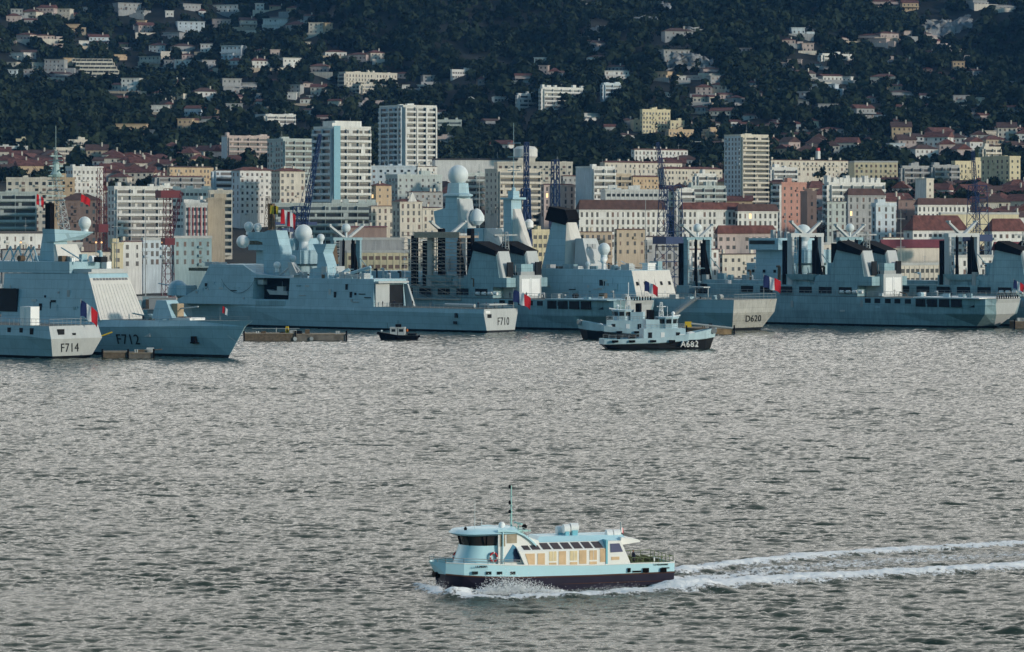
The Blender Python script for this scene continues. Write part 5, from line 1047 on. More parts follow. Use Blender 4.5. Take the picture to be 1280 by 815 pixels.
            if st == 'W':
                for k in range(1, nv): zz = zt-.5-k*h; m_.box(*bx(-.1, L+.1, .0, .22, zz-.08, zz+.12))
                m_.box(*bx(-.2, L+.2, .0, .4, zt-.5, zt-.06)); part('cornice', m_, W_, body)
            elif L > 10:
                for k in range(min(nv, 8)):
                    for q in range(n):
                        if rd.random() < .28: c_ = L*(q+.5)/n; zz = zt-.5-(k+1)*h; put(UB[WL.name if left_ else W_.name], 'balcony', body, *bx(c_-1.0, c_+1.0, .0, .7, zz+.1, zz+1.0))
    face(sty, nc, w, False)
    if xc > xl+1: face(ls or sty, nl, dd, True)
    return root, w, dd, zt
B_ = building
# towers and the big blocks one can name
LM = []   # landmarks for the labels of the small houses
def L_(n, x, y): LM.append((n, x, y))
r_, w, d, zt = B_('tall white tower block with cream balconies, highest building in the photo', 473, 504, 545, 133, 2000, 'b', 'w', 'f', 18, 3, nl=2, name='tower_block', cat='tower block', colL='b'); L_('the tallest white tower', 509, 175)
for s0 in (.02, .36, .64, .93): part('concrete_fin', MB().box(w*s0, w*s0+.9, -1.75, -1.45, 0, zt), COL['w'], r_)
for s0 in (.1, .5, .85): part('concrete_fin', MB().box(-1.75, -1.45, d*s0, d*s0+1.2, 0, zt), COL['w'], r_)
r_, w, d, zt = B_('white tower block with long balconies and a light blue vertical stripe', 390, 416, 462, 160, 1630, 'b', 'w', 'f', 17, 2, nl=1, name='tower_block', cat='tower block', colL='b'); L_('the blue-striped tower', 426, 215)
part('blue_stripe', MB().box(-.4, 3.0, -1.75, -1.45, 4, zt+1), mat('sky_blue_panel', (.20, .39, .47), .6, .05), r_)
part('roof_pavilion', MB().box(3, w-3, 3, d-3, zt+.9, zt+3.4), COL['w'], r_)
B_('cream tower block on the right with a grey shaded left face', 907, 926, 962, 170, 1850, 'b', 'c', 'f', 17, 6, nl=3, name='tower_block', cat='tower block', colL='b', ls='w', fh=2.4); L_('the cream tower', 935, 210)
B_('low balconied wing at the foot of the blue-striped tower', 342, 342, 470, 256, 1600, 'b', 'm', 'f', 4, 9)
B_('white six-storey office block with long balconies behind the red lattice crane', 133, 143, 211, 235, 1600, 'b', 'w', 'f', 6, 1, nl=2, ls='w'); L_('the far-left office block', 170, 255)
B_('white apartment block with square windows left of the white office block', 80, 91, 126, 210, 1720, 'w', 'w', 'f', 7, 4, nl=2, colL='b')
B_('long cream apartment row with small windows at the left behind the antenna mast', 8, 8, 66, 224, 1660, 'w', 'c', 'f', 7, 8)
B_('grey-green apartment block with glazed balconies at the left edge', -8, -8, 45, 242, 1560, 'b', 'm', 'f', 5, 6)
B_('small ochre apartment block behind the antenna mast', 66, 66, 93, 224, 1700, 'w', 'o', 'f', 5, 4)
B_('old brown apartment house left of the red crane', 75, 75, 127, 250, 1540, 'w', 'k', 'd', 5, 7)
B_('beige terraced apartment block on the wooded slope above the antenna mast', 66, 70, 117, 186, 2130, 'b', 'c', 'f', 4, 5, name='apartment_building', yb=206); 
B_('small beige penthouse block on top of the terraced apartments', 84, 86, 113, 176, 2160, 'b', 'c', 'f', 3, 3, yb=188)
B_('white balconied apartments at the left edge on the wooded slope', -6, -6, 34, 184, 2150, 'b', 'w', 'f', 3, 6, yb=202)
B_('small block with lit cream balconies above the left-edge apartments', 20, 20, 42, 175, 2230, 'b', 'y', 'f', 3, 3, yb=188)
B_('peach apartment row above the grey office roofs', 208, 212, 264, 209, 1900, 'w', 'o', 'd', 3, 9)
B_('dark balconied apartment row with red roof right of the white office block', 192, 196, 252, 221, 1800, 'b', 'g', 'r', 3, 5)
B_('pale long flat building behind the beige glass-fronted block', 211, 214, 262, 238, 1680, 'r', 'w', 'f', 2, 8)
B_('grey-blue apartment block left of the white windowed one', 266, 268, 289, 213, 1770, 'b', 'b', 'r', 5, 3)
B_('white windowed apartment block with red roof left of the blue-striped tower', 288, 300, 341, 213, 1750, 'w', 'w', 'r', 6, 6, nl=2, colL='b')
B_('cream apartment block with red roof beside the blue-striped tower', 338, 350, 380, 214, 1730, 'w', 'c', 'r', 6, 4, nl=2)
B_('beige block with striped glass front and blank tan side above the white dome', 228, 230, 261, 252, 1480, 'n', 'w', 'f', 4, 4, name='office_building', cat='office building')
r_, w, d, zt = B_('blank tan side wing of the beige glass-fronted block', 260, 260, 281, 250, 1470, 'n', 't', 'f', 4, 3, name='office_building', cat='office building')
r_, w, d, zt = B_('glass-fronted office with tall window strips left of the tan wing', 232, 232, 259, 256, 1465, 'r', 'w', 'f', 3, 7, name='office_building', cat='office building', win='g')
for k in range(5): part('red_fin', MB().box(w*(.14+.18*k), w*(.14+.18*k)+.4, -.5, -.16, .8, zt-1), mat('pale_red_panel', (.42, .12, .11), .7, .1), r_)
B_('cream balconied block behind the tan wing', 262, 262, 290, 240, 1560, 'b', 'c', 'f', 7, 3)
B_('pinkish apartment block on the slope with long balconies', 276, 284, 334, 171, 2000, 'b', 'p', 'f', 6, 2, nl=1, colL='b', ls='n', yb=209); L_('the pinkish balconied block', 305, 190)
B_('white-green apartment block behind the blue-striped tower', 332, 354, 392, 175, 1950, 'b', 'm', 'f', 7, 3, nl=3, ls='w')
B_('blue-white windowed row at the foot of the tallest tower', 462, 463, 524, 209, 1900, 'w', 'b', 'f', 3, 15)
B_('pale green windowed block right of the blue-striped tower', 481, 497, 552, 220, 1780, 'w', 'm', 'f', 4, 12, nl=4)
B_('white house block at the foot of the tallest tower', 520, 522, 546, 208, 1850, 'w', 'w', 'd', 2, 5)
B_('orange house with red roof right of the blue-striped tower', 461, 470, 489, 232, 1700, 'w', 'o', 'r', 4, 4, nl=2)
B_('grey house with wide dark red roof below the windowed block', 509, 511, 553, 240, 1640, 'w', 'g', 'r', 2, 5)
r_, w, d, zt = B_('cream gabled townhouse with ornate front', 490, 500, 527, 252, 1560, 'W', 'c', 'r', 4, 5, nl=2, name='townhouse', cat='townhouse')
part('gable', MB().frus([(w*.35, -.4, zt), (w*.75, -.4, zt), (w*.75, 0, zt), (w*.35, 0, zt)], [(w*.54, -.4, zt+4), (w*.56, -.4, zt+4), (w*.56, 0, zt+4), (w*.54, 0, zt+4)]), COL['w'], r_)
B_('cream townhouse with tall windows left of the gabled one', 461, 464, 492, 258, 1580, 'W', 'c', 'r', 4, 5, name='townhouse', cat='townhouse')
B_('cream townhouse with red roof left of the ball-topped tower', 524, 528, 552, 260, 1600, 'W', 'c', 'd', 3, 4, name='townhouse', cat='townhouse')
B_('maroon-roofed long shed behind frigate F710', 428, 432, 482, 284, 1420, 'n', 'k', 'q', 2, 5, name='warehouse', cat='warehouse')
B_('grey-roofed warehouse behind the F710 second mast', 429, 429, 505, 300, 1300, 'n', 'g', 'v', 2, 5, name='warehouse', cat='warehouse')
B_('beige low warehouse directly behind frigate F710', 434, 434, 510, 316, 1240, 'r', 'y', 'v', 1, 6, name='warehouse', cat='warehouse', win='s')
B_('long low stadium stand with dark roof below the tallest tower', 544, 544, 652, 200, 1950, 'n', 'w', 'x', 3, 9, name='stadium_stand', cat='stadium')
B_('grey-green balconied block behind the ball-topped tower', 576, 578, 610, 218, 1770, 'b', 'm', 'f', 6, 4)
B_('beige balconied block right of the ball-topped tower', 606, 622, 676, 213, 1740, 'b', 'c', 'f', 6, 6, nl=3, ls='w'); L_('the beige central apartments', 640, 232)
B_('long low cream row above the beige central apartments', 622, 622, 716, 204, 1880, 'w', 'c', 'f', 2, 16)
B_('peach townhouse with red roof left of the white windowless-sided block', 676, 680, 719, 231, 1700, 'W', 'p', 'r', 4, 7, name='townhouse', cat='townhouse')
B_('grey gable-fronted house left of the white windowless-sided block', 701, 704, 722, 220, 1760, 'w', 'g', 'r', 3, 3)
r_, w, d, zt = B_('white block with a blank blue-shaded side and roof aerial', 720, 740, 769, 210, 1690, 'b', 'w', 'f', 6, 2, ls='n', colL='b'); L_('the blank-sided block', 745, 228)
B_('dark beige balconied block right of the white windowless-sided block', 758, 762, 789, 219, 1760, 'b', 't', 'f', 4, 3)
B_('ochre house with wide red roof in the centre right', 786, 791, 824, 221, 1790, 'w', 'o', 'r', 3, 6)
B_('long cream institution with dark red roof on the slope', 750, 756, 856, 203, 2050, 'w', 'c', 'r', 2, 16); L_('the red-roofed institution', 810, 203)
B_('second red-roofed institution building left of the cream tower', 822, 830, 906, 211, 1950, 'w', 'c', 'r', 3, 12)
B_('upper red-roofed institution wing among dark trees', 789, 793, 862, 187, 2180, 'w', 'w', 'r', 2, 10)
B_('white and green balconied block left of the cream tower', 860, 864, 909, 234, 1760, 'b', 'm', 'f', 4, 8)
B_('small white flat-roofed block on top of the green balconied one', 868, 871, 896, 219, 1800, 'b', 'w', 'f', 3, 3)
B_('long pale flat building in front of dark trees', 757, 757, 836, 239, 1640, 'r', 'w', 'f', 2, 10)
B_('white stepped block with flat roof right of the blue lattice crane', 846, 848, 868, 238, 1660, 'b', 'w', 'f', 4, 2)
B_('long white Haussmann-style row with brown mansard roof', 721, 724, 836, 262, 1440, 'W', 'w', 'd', 4, 18, name='townhouse_row', cat='townhouse row', rh=4); L_('the long townhouse row', 775, 278)
B_('long white row of houses with red roof right of the blue lattice crane', 850, 853, 930, 262, 1470, 'W', 'w', 'r', 4, 14, name='townhouse_row', cat='townhouse row', rh=3)
B_('white house row with arched dark windows and brown roof', 920, 922, 975, 264, 1480, 'W', 'w', 'd', 4, 10, name='townhouse_row', cat='townhouse row', rh=3)
B_('long low pink building with red roof behind the supply ship bridge', 894, 897, 974, 292, 1300, 'w', 'p', 'r', 2, 14, name='barracks', cat='barracks', rh=3)
B_('cream four-storey office with window strips between the destroyer masts', 644, 646, 692, 290, 1250, 'r', 'y', 'f', 4, 9, name='office_building', cat='office building')
B_('small brown red-roofed building behind the destroyer funnel', 768, 771, 808, 287, 1300, 'w', 't', 'r', 2, 6)
B_('tan low house left of the small brown red-roofed building', 722, 724, 766, 290, 1310, 'w', 't', 'r', 2, 6)
B_('salmon-pink apartment block with a white side', 967, 977, 1010, 230, 1650, 'w', 's', 'f', 5, 5, nl=2, colL='w', ls='b'); L_('the salmon-pink block', 990, 245)
B_('narrow brown block right of the salmon-pink one', 1009, 1009, 1021, 241, 1620, 'w', 'k', 'f', 4, 2)
B_('white balconied block left of the institution with the tiny tower', 962, 965, 998, 211, 2000, 'b', 'w', 'f', 3, 5)
r_, w, d, zt = B_('very long pale institution with red roof and tiny red and white tower', 962, 964, 1067, 200, 2060, 'w', 'c', 'r', 2, 20, name='institution', cat='institution'); L_('the tiny-towered institution', 1020, 203)
part('roof_tower', MB().box(w*.63, w*.63+2, 2, 4, zt+1, zt+5.6).box(w*.63+.2, w*.63+1.8, 2.2, 3.8, zt+5.6, zt+7.4, m=1), [COL['w'], RED], r_)
B_('long cream barracks block with two rows of small windows', 1067, 1068, 1123, 203, 2020, 'w', 'y', 'v', 2, 14, name='barracks', cat='barracks')
B_('dark glass-fronted block right of the cream barracks', 1126, 1128, 1165, 209, 1950, 'b', 'g', 'f', 3, 3)
B_('grey modern block with white frame left of the yellow building', 1164, 1166, 1202, 208, 1960, 'b', 'g', 'f', 3, 4)
B_('pale cream block left of the yellow corner building', 1190, 1194, 1240, 203, 1980, 'w', 'y', 'f', 3, 6)
B_('bright yellow corner building at the right edge', 1232, 1262, 1277, 197, 1930, 'w', 'y', 'f', 4, 2, nl=5)
B_('cream flat-roofed block with arcade above the yellow building', 1226, 1230, 1253, 185, 2090, 'b', 'c', 'f', 2, 5)
r_, w, d, zt = B_('white block crowned with many square chimney towers', 1031, 1036, 1112, 230, 1720, 'b', 'w', 'f', 3, 8); L_('the chimney-towered block', 1070, 235)
for k in range(9): part('chimney_tower', MB().box(w*(.02+.11*k), w*(.02+.11*k)+2.3, 2, 4.6, zt+.1, zt+(3.2 if k % 3 else 4.2)), COL['w'], r_)
B_('grey apartment house with arched windows and dark roof', 1056, 1060, 1110, 244, 1580, 'W', 'g', 'd', 5, 10, rh=3)
B_('grey-white house right of the arched-window apartment house', 1090, 1095, 1122, 256, 1560, 'W', 'b', 'f', 4, 5)
B_('greenish old apartment house left of the arched-window one', 1032, 1034, 1059, 252, 1560, 'W', 'm', 'd', 4, 6)
B_('white cube block with a lit right face among pines', 1146, 1158, 1168, 225, 1800, 'w', 'c', 'f', 3, 2, ls='n', colL='w')
B_('brown gable-ended house right of the arched-window apartment house', 1121, 1123, 1152, 250, 1620, 'w', 'k', 'd', 2, 4)
B_('long white row of low houses with brown roofs on the right', 1144, 1147, 1219, 256, 1600, 'W', 'w', 'd', 2, 14, name='townhouse_row', cat='townhouse row', rh=3)
B_('long yellow wall-like building below the right-hand roofs', 1174, 1176, 1284, 268, 1540, 'n', 'y', 'v', 1, 12, name='long_hall', cat='hall'); L_('the long yellow hall', 1225, 270)
B_('white-fronted barracks hall with huge dark red roof', 1131, 1141, 1216, 288, 1420, 'w', 'w', 'r', 2, 12, nl=3, name='barracks', cat='barracks', rh=6)
B_('white-walled barracks hall with dark red roof at the right edge', 1232, 1240, 1290, 289, 1410, 'w', 'w', 'r', 2, 7, nl=2, name='barracks', cat='barracks', rh=5)
B_('cream wall building with long maroon roof behind the gantries', 1100, 1104, 1192, 310, 1270, 'n', 'c', 'q', 2, 12, name='warehouse', cat='warehouse', rh=3)
B_('white-walled maroon-roofed shed at the right edge', 1242, 1246, 1290, 313, 1260, 'w', 'w', 'q', 2, 8, name='warehouse', cat='warehouse', rh=3)
B_('grey gabled shed behind the twin funnels', 1042, 1046, 1082, 289, 1400, 'w', 'g', 'd', 2, 4, name='warehouse', cat='warehouse')
B_('small white hall with red roof right of the twin funnels', 1102, 1104, 1132, 297, 1380, 'w', 'w', 'r', 2, 6, name='warehouse', cat='warehouse')
B_('low cream quay building with a ribbon of windows right of the hangar block', 1116, 1118, 1187, 332, 1180, 'r', 'c', 'v', 1, 14, name='quay_building', cat='quay building')
B_('low white warehouse with square windows at the left edge', -8, -6, 58, 292, 1330, 'w', 'w', 'x', 2, 7, name='warehouse', cat='warehouse')
B_('low cream hall right of the left-edge warehouse', 60, 60, 90, 300, 1400, 'w', 'c', 'v', 1, 4, name='warehouse', cat='warehouse')
B_('yellowish small kiosk building on the naval quay', 138, 140, 153, 306, 1190, 'w', 'y', 'f', 2, 2, name='quay_building', cat='quay building')
# big blocks up on the slope
x, y = hit(128, 106); s_ = F/y; r_ = empty('apartment_building', (x, y, float(gz(x, y))), .15, 'long terraced apartment block stepping down the dark slope in seven levels', 'apartment building'); FOOT.append((x, y, 34)); L_('the long terraced block', 125, 88)
for k in range(7):
    x0, x1 = (119-4.6*k-128)/s_, (157-2.6*k-128)/s_; z0 = k*2.95-.6; yk = k*2.2
    part('wall', MB().box(x0, x1, yk, yk+16, z0-(4 if k == 0 else 0), z0+2.9), COL['c'], r_)
    put(UW['d'], 'window', r_, x0+.5, x1-.5, yk-.05, yk, z0+.7, z0+2.4)
    m_ = MB().box(x0-.4, x1+.4, yk-2.0, yk-.06, z0-.1, z0+.1).box(x0-.4, x1+.4, yk-2.1, yk-1.9, z0+.1, z0+1.0)
    q = x0+2.0
    while q < x1: m_.box(q, q+.25, yk-1.7, yk-.06, z0+.12, z0+2.85); q += 4.2
    part('balcony', m_, COL['c'], r_)
B_('long cream hillside block with roof terrace', 423, 432, 495, 91, 2640, 'w', 'c', 'f', 3, 16, nl=3, ls='b', yb=116); L_('the long cream hillside block', 460, 103)
B_('lower terrace wing in front of the long cream hillside block', 440, 451, 496, 106, 2600, 'b', 'c', 'f', 2, 8, nl=2, yb=120)
B_('long low peach row under the long cream hillside block', 450, 450, 492, 127, 2500, 'w', 'p', 'f', 2, 12, yb=134)
B_('white balconied block on the slope left of the blue-striped tower', 318, 332, 368, 144, 2350, 'b', 'w', 'f', 3, 3, nl=2, yb=160); L_('the white balconied slope block', 343, 151)
B_('pale stepped apartment block behind the tallest tower', 545, 546, 577, 151, 2300, 'b', 'm', 'f', 4, 4, yb=174)
B_('white-pink stepped apartment block right of the tallest tower', 545, 546, 573, 172, 2150, 'b', 'p', 'f', 4, 4, yb=193)
B_('long white hillside block with square grid of balconies, left lower wing', 646, 648, 682, 118, 2500, 'b', 'w', 'f', 3, 5, yb=134)
B_('long white hillside block with square grid of balconies, tall right part', 675, 678, 737, 110, 2480, 'b', 'w', 'f', 5, 5, yb=139); L_('the white gridded hillside block', 700, 120)
B_('pale blue hillside block standing alone right of the white gridded block', 752, 755, 776, 105, 2560, 'b', 'b', 'f', 4, 3, yb=127); L_('the pale blue hillside block', 764, 115)
B_('low white villa left of the white gridded hillside block', 617, 618, 642, 122, 2520, 'r', 'w', 'f', 1, 6, yb=126)
B_('yellow stepped apartment complex on the slope, tall middle part', 800, 803, 839, 138, 2300, 'w', 'y', 'f', 6, 7, yb=167); L_('the yellow stepped complex', 822, 150)
B_('yellow stepped apartment complex on the slope, low left part', 791, 792, 808, 151, 2290, 'w', 'y', 'f', 4, 4, yb=165)
B_('yellow stepped apartment complex on the slope, low right part', 836, 838, 856, 152, 2310, 'w', 'y', 'f', 4, 4, yb=167)
B_('peach apartment row right of the yellow stepped complex', 832, 836, 868, 163, 2250, 'w', 'o', 'f', 3, 7, yb=180)
B_('ochre apartment block with brown balconies left of the cream tower', 879, 884, 913, 163, 2240, 'b', 'o', 'f', 3, 4, yb=178)
B_('very long white hillside building high on the right slope', 1024, 1028, 1081, 68, 2900, 'b', 'w', 'f', 2, 14, yb=78); L_('the long white hillside building', 1053, 71)
r_, w, d, zt = B_('modern white flat villa with thin roof on the dark slope', 563, 565, 596, 88, 2760, 'r', 'w', 'f', 1, 5, yb=97)
# glass wedge
x, y = hit(599, 139); z = float(gz(x, y)); s = F/y
mb = MB(); mb.frus([(-5.5, 0, -2), (5.5, 0, -2), (5.5, 9, -2), (-5.5, 9, -2)], [(-5.5, 0, 9.5), (5.2, 0, 3.5), (5.2, 9, 3.5), (-5.5, 9, 9.5)])
r_ = empty('chapel', (x, y, z), .2, 'pale wedge-shaped modern building with steep slanting roof', 'chapel'); part('wall', mb, COL['b'], r_)
part('roof', MB().frus([(-6, -.6, 9.8), (5.8, -.6, 3.6), (5.8, 9.6, 3.6), (-6, 9.6, 9.8)], [(-6, -.6, 10.3), (5.8, -.6, 4.0), (5.8, 9.6, 4.0), (-6, 9.6, 10.3)]), COL['w'], r_)
r_ = empty('water_tank', (PX(657, 1950), 1950, float(gz(0, 1950))), 0, 'pale round tank behind the thin blue crane mast', 'tank'); zq = PZ(198, 1950)-float(gz(0, 1950))
part('tank', MB().lathe((0, 0, zq), [(5.5, 0), (6.4, 1), (6.4, 5), (5, 6.4), (.2, 7)], 20), COL['w'], r_, smooth=True); part('pillar', MB().lathe((0, 0, -2), [(3, 0), (2.6, zq+2)], 12), COL['w'], r_)
L_('the far right slope foot', 1235, 180); L_('the top right corner', 1270, 5); L_('the top left corner', 5, 5); L_('the bare rock face', 800, 35)
# ---------------------------------------------------------------- small houses on the slope, one by one: x, base row, width, height, wall, roof
HS = '''17,28,16,10,p,r 35,25,20,12,c,r 38,31,14,7,g,r 56,20,20,12,p,r 63,26,14,8,c,r 78,26,17,12,c,f 93,26,12,9,o,r 108,15,8,5,w,f 29,51,18,9,p,r 56,50,22,6,p,r 162,14,27,8,g,f 174,20,12,5,g,f 212,21,9,6,w,f 183,42,18,12,p,r 214,48,20,6,g,f
240,13,22,6,g,f 239,42,30,12,b,f 282,17,29,8,w,f 277,36,20,10,p,f 311,36,18,12,c,d 315,49,16,5,p,f 105,59,12,6,w,f 124,57,22,12,b,r 128,60,10,8,c,r 155,60,9,6,o,r 196,66,19,11,w,r 231,66,24,10,g,d 261,66,18,9,w,f 289,74,24,14,b,f 295,86,19,12,w,r
319,86,8,12,w,r 36,73,16,9,g,d 150,75,14,5,o,f 187,85,26,12,c,f 193,90,12,8,o,f 211,85,10,8,g,f 234,87,27,10,w,f 261,85,16,8,g,f 13,88,14,8,c,f 16,103,10,13,b,f 35,98,10,9,g,f 48,87,14,7,c,f 68,90,22,13,g,f 100,93,14,5,g,f 79,99,20,8,g,d 96,102,20,8,w,d 74,109,18,8,c,d
171,97,26,8,p,r 163,116,20,15,w,f 146,113,14,8,c,r 214,114,21,13,c,r 225,110,8,10,w,f 196,124,12,9,w,r 212,123,12,8,c,f 257,112,16,12,g,d 258,127,27,15,w,d 281,127,14,6,w,f 301,129,18,9,p,r 312,111,16,6,g,f 290,118,22,16,g,f 200,142,19,8,w,f 214,138,14,9,p,r 241,146,20,12,b,r
261,145,20,9,o,r 261,157,22,10,w,d 198,153,9,7,o,r 293,143,18,11,g,f 164,171,33,13,o,f 190,170,20,6,g,f 231,163,16,12,o,f 239,158,18,9,o,r 213,182,12,7,p,f 238,183,14,7,p,r 247,189,14,6,w,d 286,165,14,9,w,d 300,164,14,7,k,r 170,206,22,13,p,d 128,202,10,7,p,d
325,14,9,8,w,f 347,12,18,5,o,r 344,39,29,13,w,f 343,28,10,5,p,f 369,43,22,14,p,r 395,43,16,12,c,f 411,40,9,9,o,f 326,69,14,7,c,r 327,86,22,12,w,r 365,86,21,11,w,f 397,92,22,11,p,r 398,73,12,4,w,f 420,72,24,8,w,r 446,76,22,9,p,r 472,76,17,11,c,r 342,106,9,6,k,r 312,112,18,5,g,f
369,117,12,9,g,f 397,120,16,13,c,r 303,128,12,6,p,r 321,127,14,8,g,f 383,130,14,7,w,d 416,132,12,7,c,r 435,131,8,6,g,f 501,98,14,7,p,r 505,112,12,4,w,f 385,143,14,6,w,d 405,152,16,7,p,r 536,104,13,8,g,f 536,117,12,6,g,f 529,113,14,5,w,f 602,104,12,6,g,f 555,148,18,9,w,d 615,157,16,7,g,d
747,61,18,9,p,d 748,79,24,9,w,d 675,83,13,9,n,f 654,102,18,9,p,r 679,93,10,9,p,f 693,100,12,13,p,r 713,99,22,9,g,d 603,107,10,9,p,r 771,100,28,9,w,f 769,90,18,7,g,d 826,99,16,7,o,f 839,122,12,5,w,f 849,50,32,13,g,d 846,80,30,14,g,f 890,93,20,8,p,d 894,107,12,10,g,f 866,100,20,4,p,f 930,70,14,8,p,f
880,119,18,12,p,r 874,129,14,9,c,r 893,128,12,8,c,r 908,124,15,7,p,r 900,150,24,13,c,r 875,159,24,8,p,r 741,151,21,7,w,f 763,167,12,10,g,r 784,177,17,9,w,d 755,136,12,6,g,f 620,159,24,9,g,d 786,158,13,9,p,d 920,159,12,8,w,r 894,188,28,10,w,d 868,187,12,8,w,f 624,194,22,16,w,r
1105,9,32,8,p,r 1138,14,18,12,o,r 1225,8,18,6,g,f 1254,12,24,4,g,f 1085,50,26,7,p,r 1112,49,22,8,p,r 1098,56,18,6,p,f 1156,48,16,7,p,d 1163,58,14,8,p,r 1180,64,12,5,w,f 931,68,16,6,g,f 977,87,12,7,p,f 993,82,15,6,p,f 1010,104,22,14,g,d 1041,102,24,8,w,r 1058,104,10,6,w,f 1103,105,28,11,c,r
1135,103,14,7,p,r 1160,90,10,4,k,r 1187,106,14,8,p,r 1201,112,12,6,g,f 1027,116,30,9,b,f 1049,121,18,8,b,f 980,117,14,4,n,f 1004,121,14,5,g,f 1035,139,22,7,g,f 1004,134,12,7,g,f 1127,123,24,9,g,d 1089,129,10,8,p,r 1163,127,22,9,w,r 1167,139,14,9,c,r 1082,148,22,15,g,r 1124,142,18,10,w,r
1204,127,22,6,g,f 1221,132,12,8,c,f 1015,160,15,10,y,r 966,163,17,9,p,r 973,157,12,6,p,r 987,163,14,8,w,d 996,164,12,10,w,r 934,160,14,6,p,r 951,163,12,6,g,r 938,150,18,6,w,d 1041,168,26,8,p,r 1077,168,14,8,c,r 1114,161,20,11,p,r 982,174,18,7,p,r 1002,174,18,7,p,r 1094,178,14,5,k,r 1128,172,18,8,s,r
1145,181,14,7,p,r 1097,192,16,8,o,r 1122,194,17,12,b,f 1139,194,14,8,p,r 1180,171,22,9,p,r 1194,162,14,7,p,r 1255,169,22,12,p,r 1236,170,20,5,c,f 1274,168,12,8,w,r 1176,187,24,10,p,r 1198,194,14,8,c,r 1243,120,14,6,g,f 1262,140,14,7,g,r 1215,150,12,7,p,f 1270,108,12,5,g,f 1060,190,16,7,w,r 1078,186,12,7,c,r'''
WN = dict(w='white', c='cream', p='pinkish', o='orange-ochre', g='grey', b='bluish', y='yellow', s='salmon', k='reddish-brown', n='teal', m='green-grey', t='tan')
RN = dict(r='red-roofed', d='brown-roofed', f='flat-roofed')
items = []; HOUSES = []
def house(px, py, w, h, c, ro, kind='house', xy=None, win=True):
    x, y = xy or hit(px, py); s = F/y; W_ = w/s; H_ = h/s; z = float(gz(x, y)); dp = min(W_*.8, 12) if kind == 'house' else 11
    rd = random.Random(int(px*7+py*31)); ang = rd.uniform(-.5, .6)
    root = empty('house' if kind == 'house' else 'townhouse', (x, y, z), ang, None, kind, 'houses scattered over the dark hillside' if kind == 'house' else 'old town houses with tiled roofs')
    rf = 0 if ro == 'f' else H_*.3; hw = max(H_-rf, 2.4)
    mb = MB().box(-W_/2, W_/2, 0, dp, -4, hw)
    if ro == 'f' and W_ > 9: mb.box(-W_*.5+W_*rd.choice((0, .35)), W_*.12+W_*rd.choice((0, .38)), -2.2, 0, -4, hw*.5)
    wl = part('wall', mb, COL[c], root)
    rm = MB()
    if ro == 'f': rm.box(-W_/2-.5, W_/2+.5, -.7, dp+.3, hw, hw+.35)
    else: hip(rm, -W_/2, W_/2, 0, dp, hw, max(rf, 1.4), gable=rd.random() < .45, ov=.6)
    rr = part('roof', rm, ROOF['f' if ro == 'f' else ro] if ro != 'f' else COL[c], root)
    if ro != 'f' and rd.random() < .6: part('chimney', MB().box(W_*.2, W_*.2+.8, dp*.3, dp*.3+.8, hw, hw+rf+1.2), COL['c'], rr)
    n = max(2, min(5, int(W_/3))); nf = max(1, min(5, int(hw/2.8)))
    for k in range(nf):
        for q in range(n):
            if rd.random() < .12: continue
            cx_ = -W_/2+W_*(q+.5)/n; z0 = hw*(k+.28)/nf; put(UW['d' if rd.random() < .7 else 's'], 'window', wl, cx_-.55, cx_+.55, -.05 if not (ro == 'f' and W_ > 9 and k == 0) else -2.25, .0 if not (ro == 'f' and W_ > 9 and k == 0) else -2.2, z0, z0+min(1.5, hw/nf*.5))
    if W_ > 10 and rd.random() < .5: part('terrace', MB().box(-W_/2, W_/2, -2.6, -.06 if ro != 'f' else -2.3, hw*.45, hw*.45+.2).box(-W_/2, W_/2, -2.7, -2.6, hw*.45, hw*.45+1.0), COL[c], root)
    if kind == 'house' and rd.random() < .65:
        a = rd.uniform(.2, .9); b = rd.uniform(.5, 1.3); part('garden_wall', MB().box(-W_*(.4+a), W_*(.4+b*.6), -7.3, -6.9, -5, rd.uniform(.0, 1.0)), COL[rd.choice('cgt')], root)
        if rd.random() < .5: part('annex', MB().box(W_*.5+1.5, W_*.5+rd.uniform(5, 8), 1, 6, -3, rd.uniform(2.2, 3.2)), COL[c], root)
    HOUSES.append((x, y, W_)); items.append(dict(o=root, px=px, py=py, look=f"{'wide' if w >= 22 else 'small' if w < 15 else ''} {RN[ro]} {WN[c]} {'house' if kind == 'house' else 'townhouse'}".strip()))
for t in HS.split():
    a = t.split(','); x_, y_, w_, h_ = map(float, a[:4]); house(x_, y_, w_*1.14, h_*1.18, a[4], a[5])
rh_ = random.Random(23)
for (x0, x1, y0, y1, n) in ((150, 420, 12, 150, 34), (0, 110, 20, 112, 9), (980, 1210, 42, 150, 26), (1190, 1278, 60, 175, 9), (850, 960, 95, 165, 8)):
    for k in range(n):
        px, py = x0+(x1-x0)*((k*.618+.2*rh_.random()) % 1), y0+(y1-y0)*(k+rh_.random())/n
        if all(abs(px-i['px']) > 13 or abs(py-i['py']) > 7 for i in items) and not (423 < px+8 and py > 60 and px < 500): house(px, py, rh_.uniform(9, 19), rh_.uniform(6, 12), rh_.choice('wcpgbogp'), rh_.choice('rrdff'))
